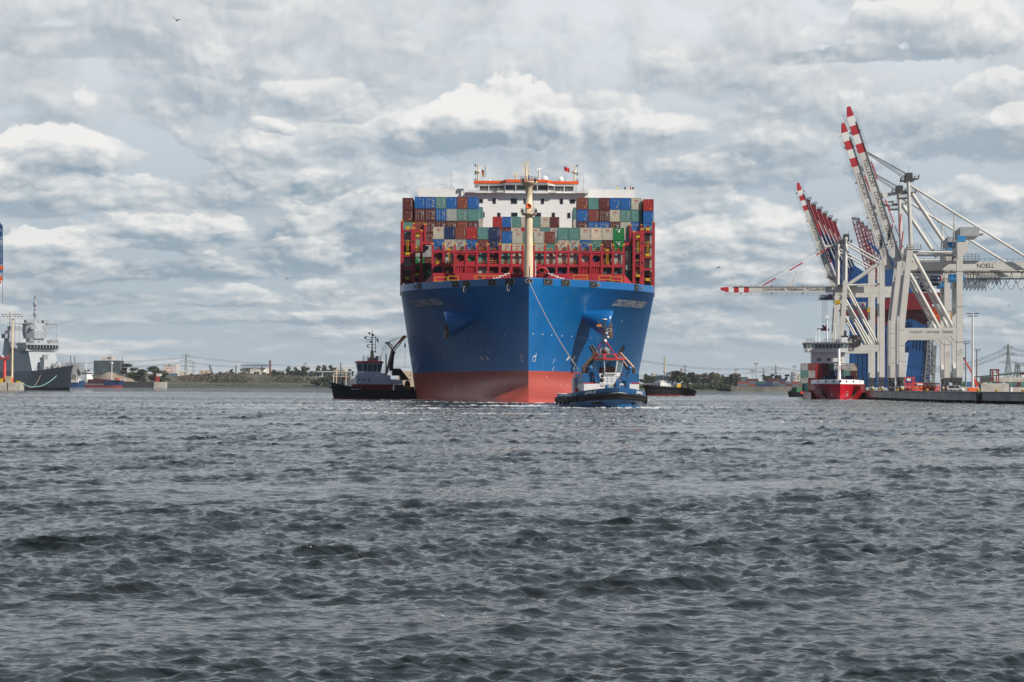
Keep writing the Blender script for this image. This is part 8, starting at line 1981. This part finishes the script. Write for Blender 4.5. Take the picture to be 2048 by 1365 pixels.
def gulls():
    # pixel, apparent span in px, pose, dark, heading, roll, how it stands apart
    L = [(353, 41, 19, 0, 1, 75, .35, 'gull high in the upper left sky'), (574, 558, 13, 0, 1, 70, .4, 'gull left of the big ship at container height'), (445, 593, 5, 1, 1, 20, .2, 'tiny gull above the left dike'), (684, 646, 7, 0, 1, 60, .3, 'gull above the mast of the black tug'), (709, 592, 4, 1, 1, 10, .2, 'tiny gull left of the big bow'), (653, 580, 4, 1, 1, 50, .2, 'tiny gull right of the one at container height'),
         (1244, 643, 10, 2, 0, 110, .5, 'white gull in front of the blue hull'), (1437, 536, 14, 0, 1, 120, -.4, 'large dark gull left above the lowered boom'), (1465, 558, 10, 0, 1, 100, .5, 'dark gull just above the lowered boom tip'), (1537, 491, 7, 0, 1, 60, .2, 'gull high between big ship and cranes'), (1544, 379, 7, 1, 1, 30, .2, 'gull left of the striped boom tip'), (1618, 313, 8, 1, 1, 60, .3, 'gull left of the two tallest booms'), (1566, 506, 4, 1, 0, 20, .1, 'tiny pale gull above the forestay'),
         (1616, 508, 7, 1, 1, 70, .3, 'gull near the forestay of the lowered boom'), (1368, 511, 7, 0, 1, 40, .3, 'gull right of the red outer container stack'), (1341, 426, 6, 0, 1, 50, .2, 'gull right of the bridge wing'), (1221, 333, 7, 1, 1, 60, .2, 'gull above the right bridge wing'), (1341, 213, 7, 0, 1, 80, .3, 'gull high above the big ship to the right'), (1291, 161, 7, 1, 1, 20, .1, 'highest gull right of the centre'), (1440, 603, 5, 0, 1, 100, .4, 'small gull below the lowered boom tip'), (1538, 652, 8, 2, 0, 60, .3, 'pale gull below the lowered boom, left one'), (1568, 653, 5, 1, 0, 80, .2, 'pale gull below the lowered boom, right one'),
         (1404, 609, 5, 1, 1, 40, .2, 'tiny gull right of the hull below boom height'), (1325, 635, 3.5, 1, 1, 70, .2, 'speck of a gull right of the ship name'), (1962, 334, 7, 0, 1, 60, .3, 'gull above the back stays on the right'), (2018, 613, 9, 0, 0, 110, .5, 'pale gull under the cable loops at the right edge'), (1992, 681, 4, 1, 1, 30, .2, 'tiny gull above the right yard'), (1338, 536, 4, 1, 1, 40, .2, 'tiny gull right of the lashing tower'), (1466, 624, 6, 1, 0, 50, .2, 'pale gull left of the feeder mast height'), (230, 592, 3.5, 1, 1, 50, .1, 'speck of a gull above the frigate bow')]
    for px, py, span, pose, dark, hd, roll, lab in L:
        D = min(700, 1.30 * F / span * .85); 
        if (px, py) == (1244, 643): D = 400
        o = bpy.data.objects.new('gull', GULLS[pose * 2 + (0 if dark else 1)]); COL.objects.link(o); o.location = P(px, py, D); o.rotation_euler = (rnd.uniform(-.25, .25), roll, math.radians(hd - 90)); k = span * D / F / 1.32 * 1.15; o.scale = (k, k, k)
        tag(o, lab, 'gull', 'gulls over the harbour')
gulls()

# ------------------------------------------------------------------ people
def person_mesh(arm, top, legs_m, helmet=None):
    b = bpy.data.meshes.new('person')
    J = {'pelvis': (0, 0, .95), 'chest': (0, 0, 1.32), 'neck': (0, -.01, 1.5), 'head': (0, -.02, 1.66), 'crown': (0, -.01, 1.77)}
    E = [('pelvis', 'chest'), ('chest', 'neck'), ('neck', 'head'), ('head', 'crown')]; R = {'pelvis': .15, 'chest': .17, 'neck': .065, 'head': .105, 'crown': .085}
    for s, n in ((-1, 'l'), (1, 'r')):
        J[n + 'hip'] = (s * .1, 0, .88); J[n + 'knee'] = (s * .11, -.02, .48); J[n + 'ank'] = (s * .12, .02, .08); J[n + 'toe'] = (s * .13, -.14, .04)
        J[n + 'sh'] = (s * .2, 0, 1.42); J[n + 'el'] = (s * .27, -.04 - arm * .1, 1.14); J[n + 'wr'] = (s * .22, -.08 - arm * .28, .95 + arm * .18); J[n + 'hand'] = (s * .2, -.1 - arm * .36, .88 + arm * .24)
        E += [('pelvis', n + 'hip'), (n + 'hip', n + 'knee'), (n + 'knee', n + 'ank'), (n + 'ank', n + 'toe'), ('chest', n + 'sh'), (n + 'sh', n + 'el'), (n + 'el', n + 'wr'), (n + 'wr', n + 'hand')]
        R.update({n + 'hip': .105, n + 'knee': .07, n + 'ank': .05, n + 'toe': .045, n + 'sh': .075, n + 'el': .05, n + 'wr': .038, n + 'hand': .042})
    names = list(J); b.from_pydata([J[k] for k in names], [(names.index(a), names.index(c)) for a, c in E], [])
    o = bpy.data.objects.new('person', b); COL.objects.link(o); m = o.modifiers.new('skin', 'SKIN'); b.skin_vertices[0].data[0].use_root = True
    for i, k in enumerate(names): b.skin_vertices[0].data[i].radius = (R[k], R[k] * .85)
    o.modifiers.new('sub', 'SUBSURF').levels = 1
    dg = bpy.context.evaluated_depsgraph_get(); dg.update(); me = bpy.data.meshes.new_from_object(o.evaluated_get(dg)); bpy.data.objects.remove(o)
    me.materials.clear()
    for q in (top, legs_m, M('skin'), helmet or M('cloth_dark')): me.materials.append(q)
    for p_ in me.polygons: z = p_.center.z; x = abs(p_.center.x); p_.material_index = 1 if z < .93 and x < .19 and p_.center.y > -.3 else (2 if (1.5 < z < 1.68 and x < .15) or (z < 1.12 and x >= .18 and p_.center.y < -.08) else (3 if z >= 1.68 else 0)); p_.use_smooth = True
    me.name = 'person'; return me
def people():
    pm = [person_mesh(.0, M('cloth_dark'), M('cloth_dark')), person_mesh(.7, M('cloth_yellow'), M('cloth_dark'), M('orange_paint')), person_mesh(.4, M('cloth_dark'), M('cloth_dark'), M('orange_paint')), person_mesh(.5, M('signal_red'), M('cloth_dark')), person_mesh(.3, M('tug_white'), M('cloth_dark'))]
    zt = Z(378.5, 546, 1053)
    for px, k, lab in ((1235, 1, 'person in a yellow vest standing on the right bridge wing'), (1250, 0, 'person in dark clothes, left of the group on the right bridge wing'), (1257, 4, 'person in a pale shirt within the group on the bridge wing'), (1261, 3, 'person in a red top within the group on the bridge wing'), (1266, 0, 'person in dark clothes at the far right of the bridge wing')):
        o = bpy.data.objects.new('person', pm[k]); COL.objects.link(o); o.location = (P(px, 378, 547.5).x, 547.6, zt - .7); o.rotation_euler = (0, 0, rnd.uniform(-.6, .6)); tag(o, lab, 'person')
    for px, py, dd, k, lab in ((960.5, 549.5, 441, 2, 'person with an orange helmet behind the left bulwark of the big bow'), (1221, 552, 448, 2, 'person with an orange helmet behind the right bulwark of the big bow')):
        z = P(px, py, dd).z - 1.78; o = bpy.data.objects.new('person', pm[k]); COL.objects.link(o); o.location = (P(px, py, dd).x, dd, z); tag(o, lab, 'person')
        b = MB(M('deck_red')); b.box(-.9, .9, -.6, .6, ZD - z, -.005); b.use(M('yellow_paint')); b.rail([(-.9, .55, 0), (.9, .55, 0)], .9, .03, .9); st = obj('deck_platform', b, None, (P(px, py, dd).x, dd, z)); st.parent = ship; st.location = (P(px, py, dd).x - SX, dd - SY, z)
    o = bpy.data.objects.new('person', pm[0]); COL.objects.link(o); w = Vector((17.6, 327.5, 0)); r8 = math.radians(8); lx, ly = -.15, 9.6; o.location = (w.x + lx * math.cos(r8) - ly * math.sin(r8), w.y + lx * math.sin(r8) + ly * math.cos(r8), 5.72); tag(o, 'person in dark clothes standing inside the blue tug wheelhouse', 'person')
people()

# ------------------------------------------------------------------ exhaust smoke of the black tug
def smoke():
    m = bpy.data.materials.new('exhaust_smoke'); m.use_nodes = True; t = NT(m.node_tree); out = t.n('ShaderNodeOutputMaterial'); v = t.n('ShaderNodeVolumePrincipled')
    v.inputs['Color'].default_value = (.20, .20, .21, 1)
    pos = t.n('ShaderNodeTexCoord').outputs['Object']; x, y, z = t.sep(pos); r = t.v('LENGTH', pos)
    n_ = t.noise(pos, 1.7, 3, .6)
    t.put(v.inputs['Density'], t.m('MULTIPLY', t.m('MULTIPLY', t.smooth(r, .25, 1.0, 1.0, 0.0), t.smooth(n_, .42, .68)), .16)); t.t.links.new(v.outputs[0], out.inputs['Volume'])
    b = MB(m); b.ball((0, 0, 0), 1.0, 14, 8); o = obj('smoke', b); c = P(778, 694, 528); o.location = c; o.scale = (4.6, 3.5, 5.5); o.rotation_euler = (0, .25, 0); o['kind'] = 'stuff'; o['label'] = 'thin dark exhaust smoke drifting above the black tug'
smoke()

# ------------------------------------------------------------------ river air: everything far off fades a little
def haze():
    m = bpy.data.materials.new('river_haze'); m.use_nodes = True; t = NT(m.node_tree); out = t.n('ShaderNodeOutputMaterial'); v = t.n('ShaderNodeVolumePrincipled')
    v.inputs['Color'].default_value = (.92, .95, 1.0, 1); v.inputs['Density'].default_value = 0.00003; v.inputs['Anisotropy'].default_value = .2
    t.t.links.new(v.outputs[0], out.inputs['Volume']); m.cycles.homogeneous_volume = True if hasattr(m.cycles, 'homogeneous_volume') else None
    b = MB(m); b.box(-9600, 9600, -60, 12400, -3, 130); o = obj('haze', b); o['kind'] = 'stuff'; o['label'] = 'thin pale river haze'
haze()
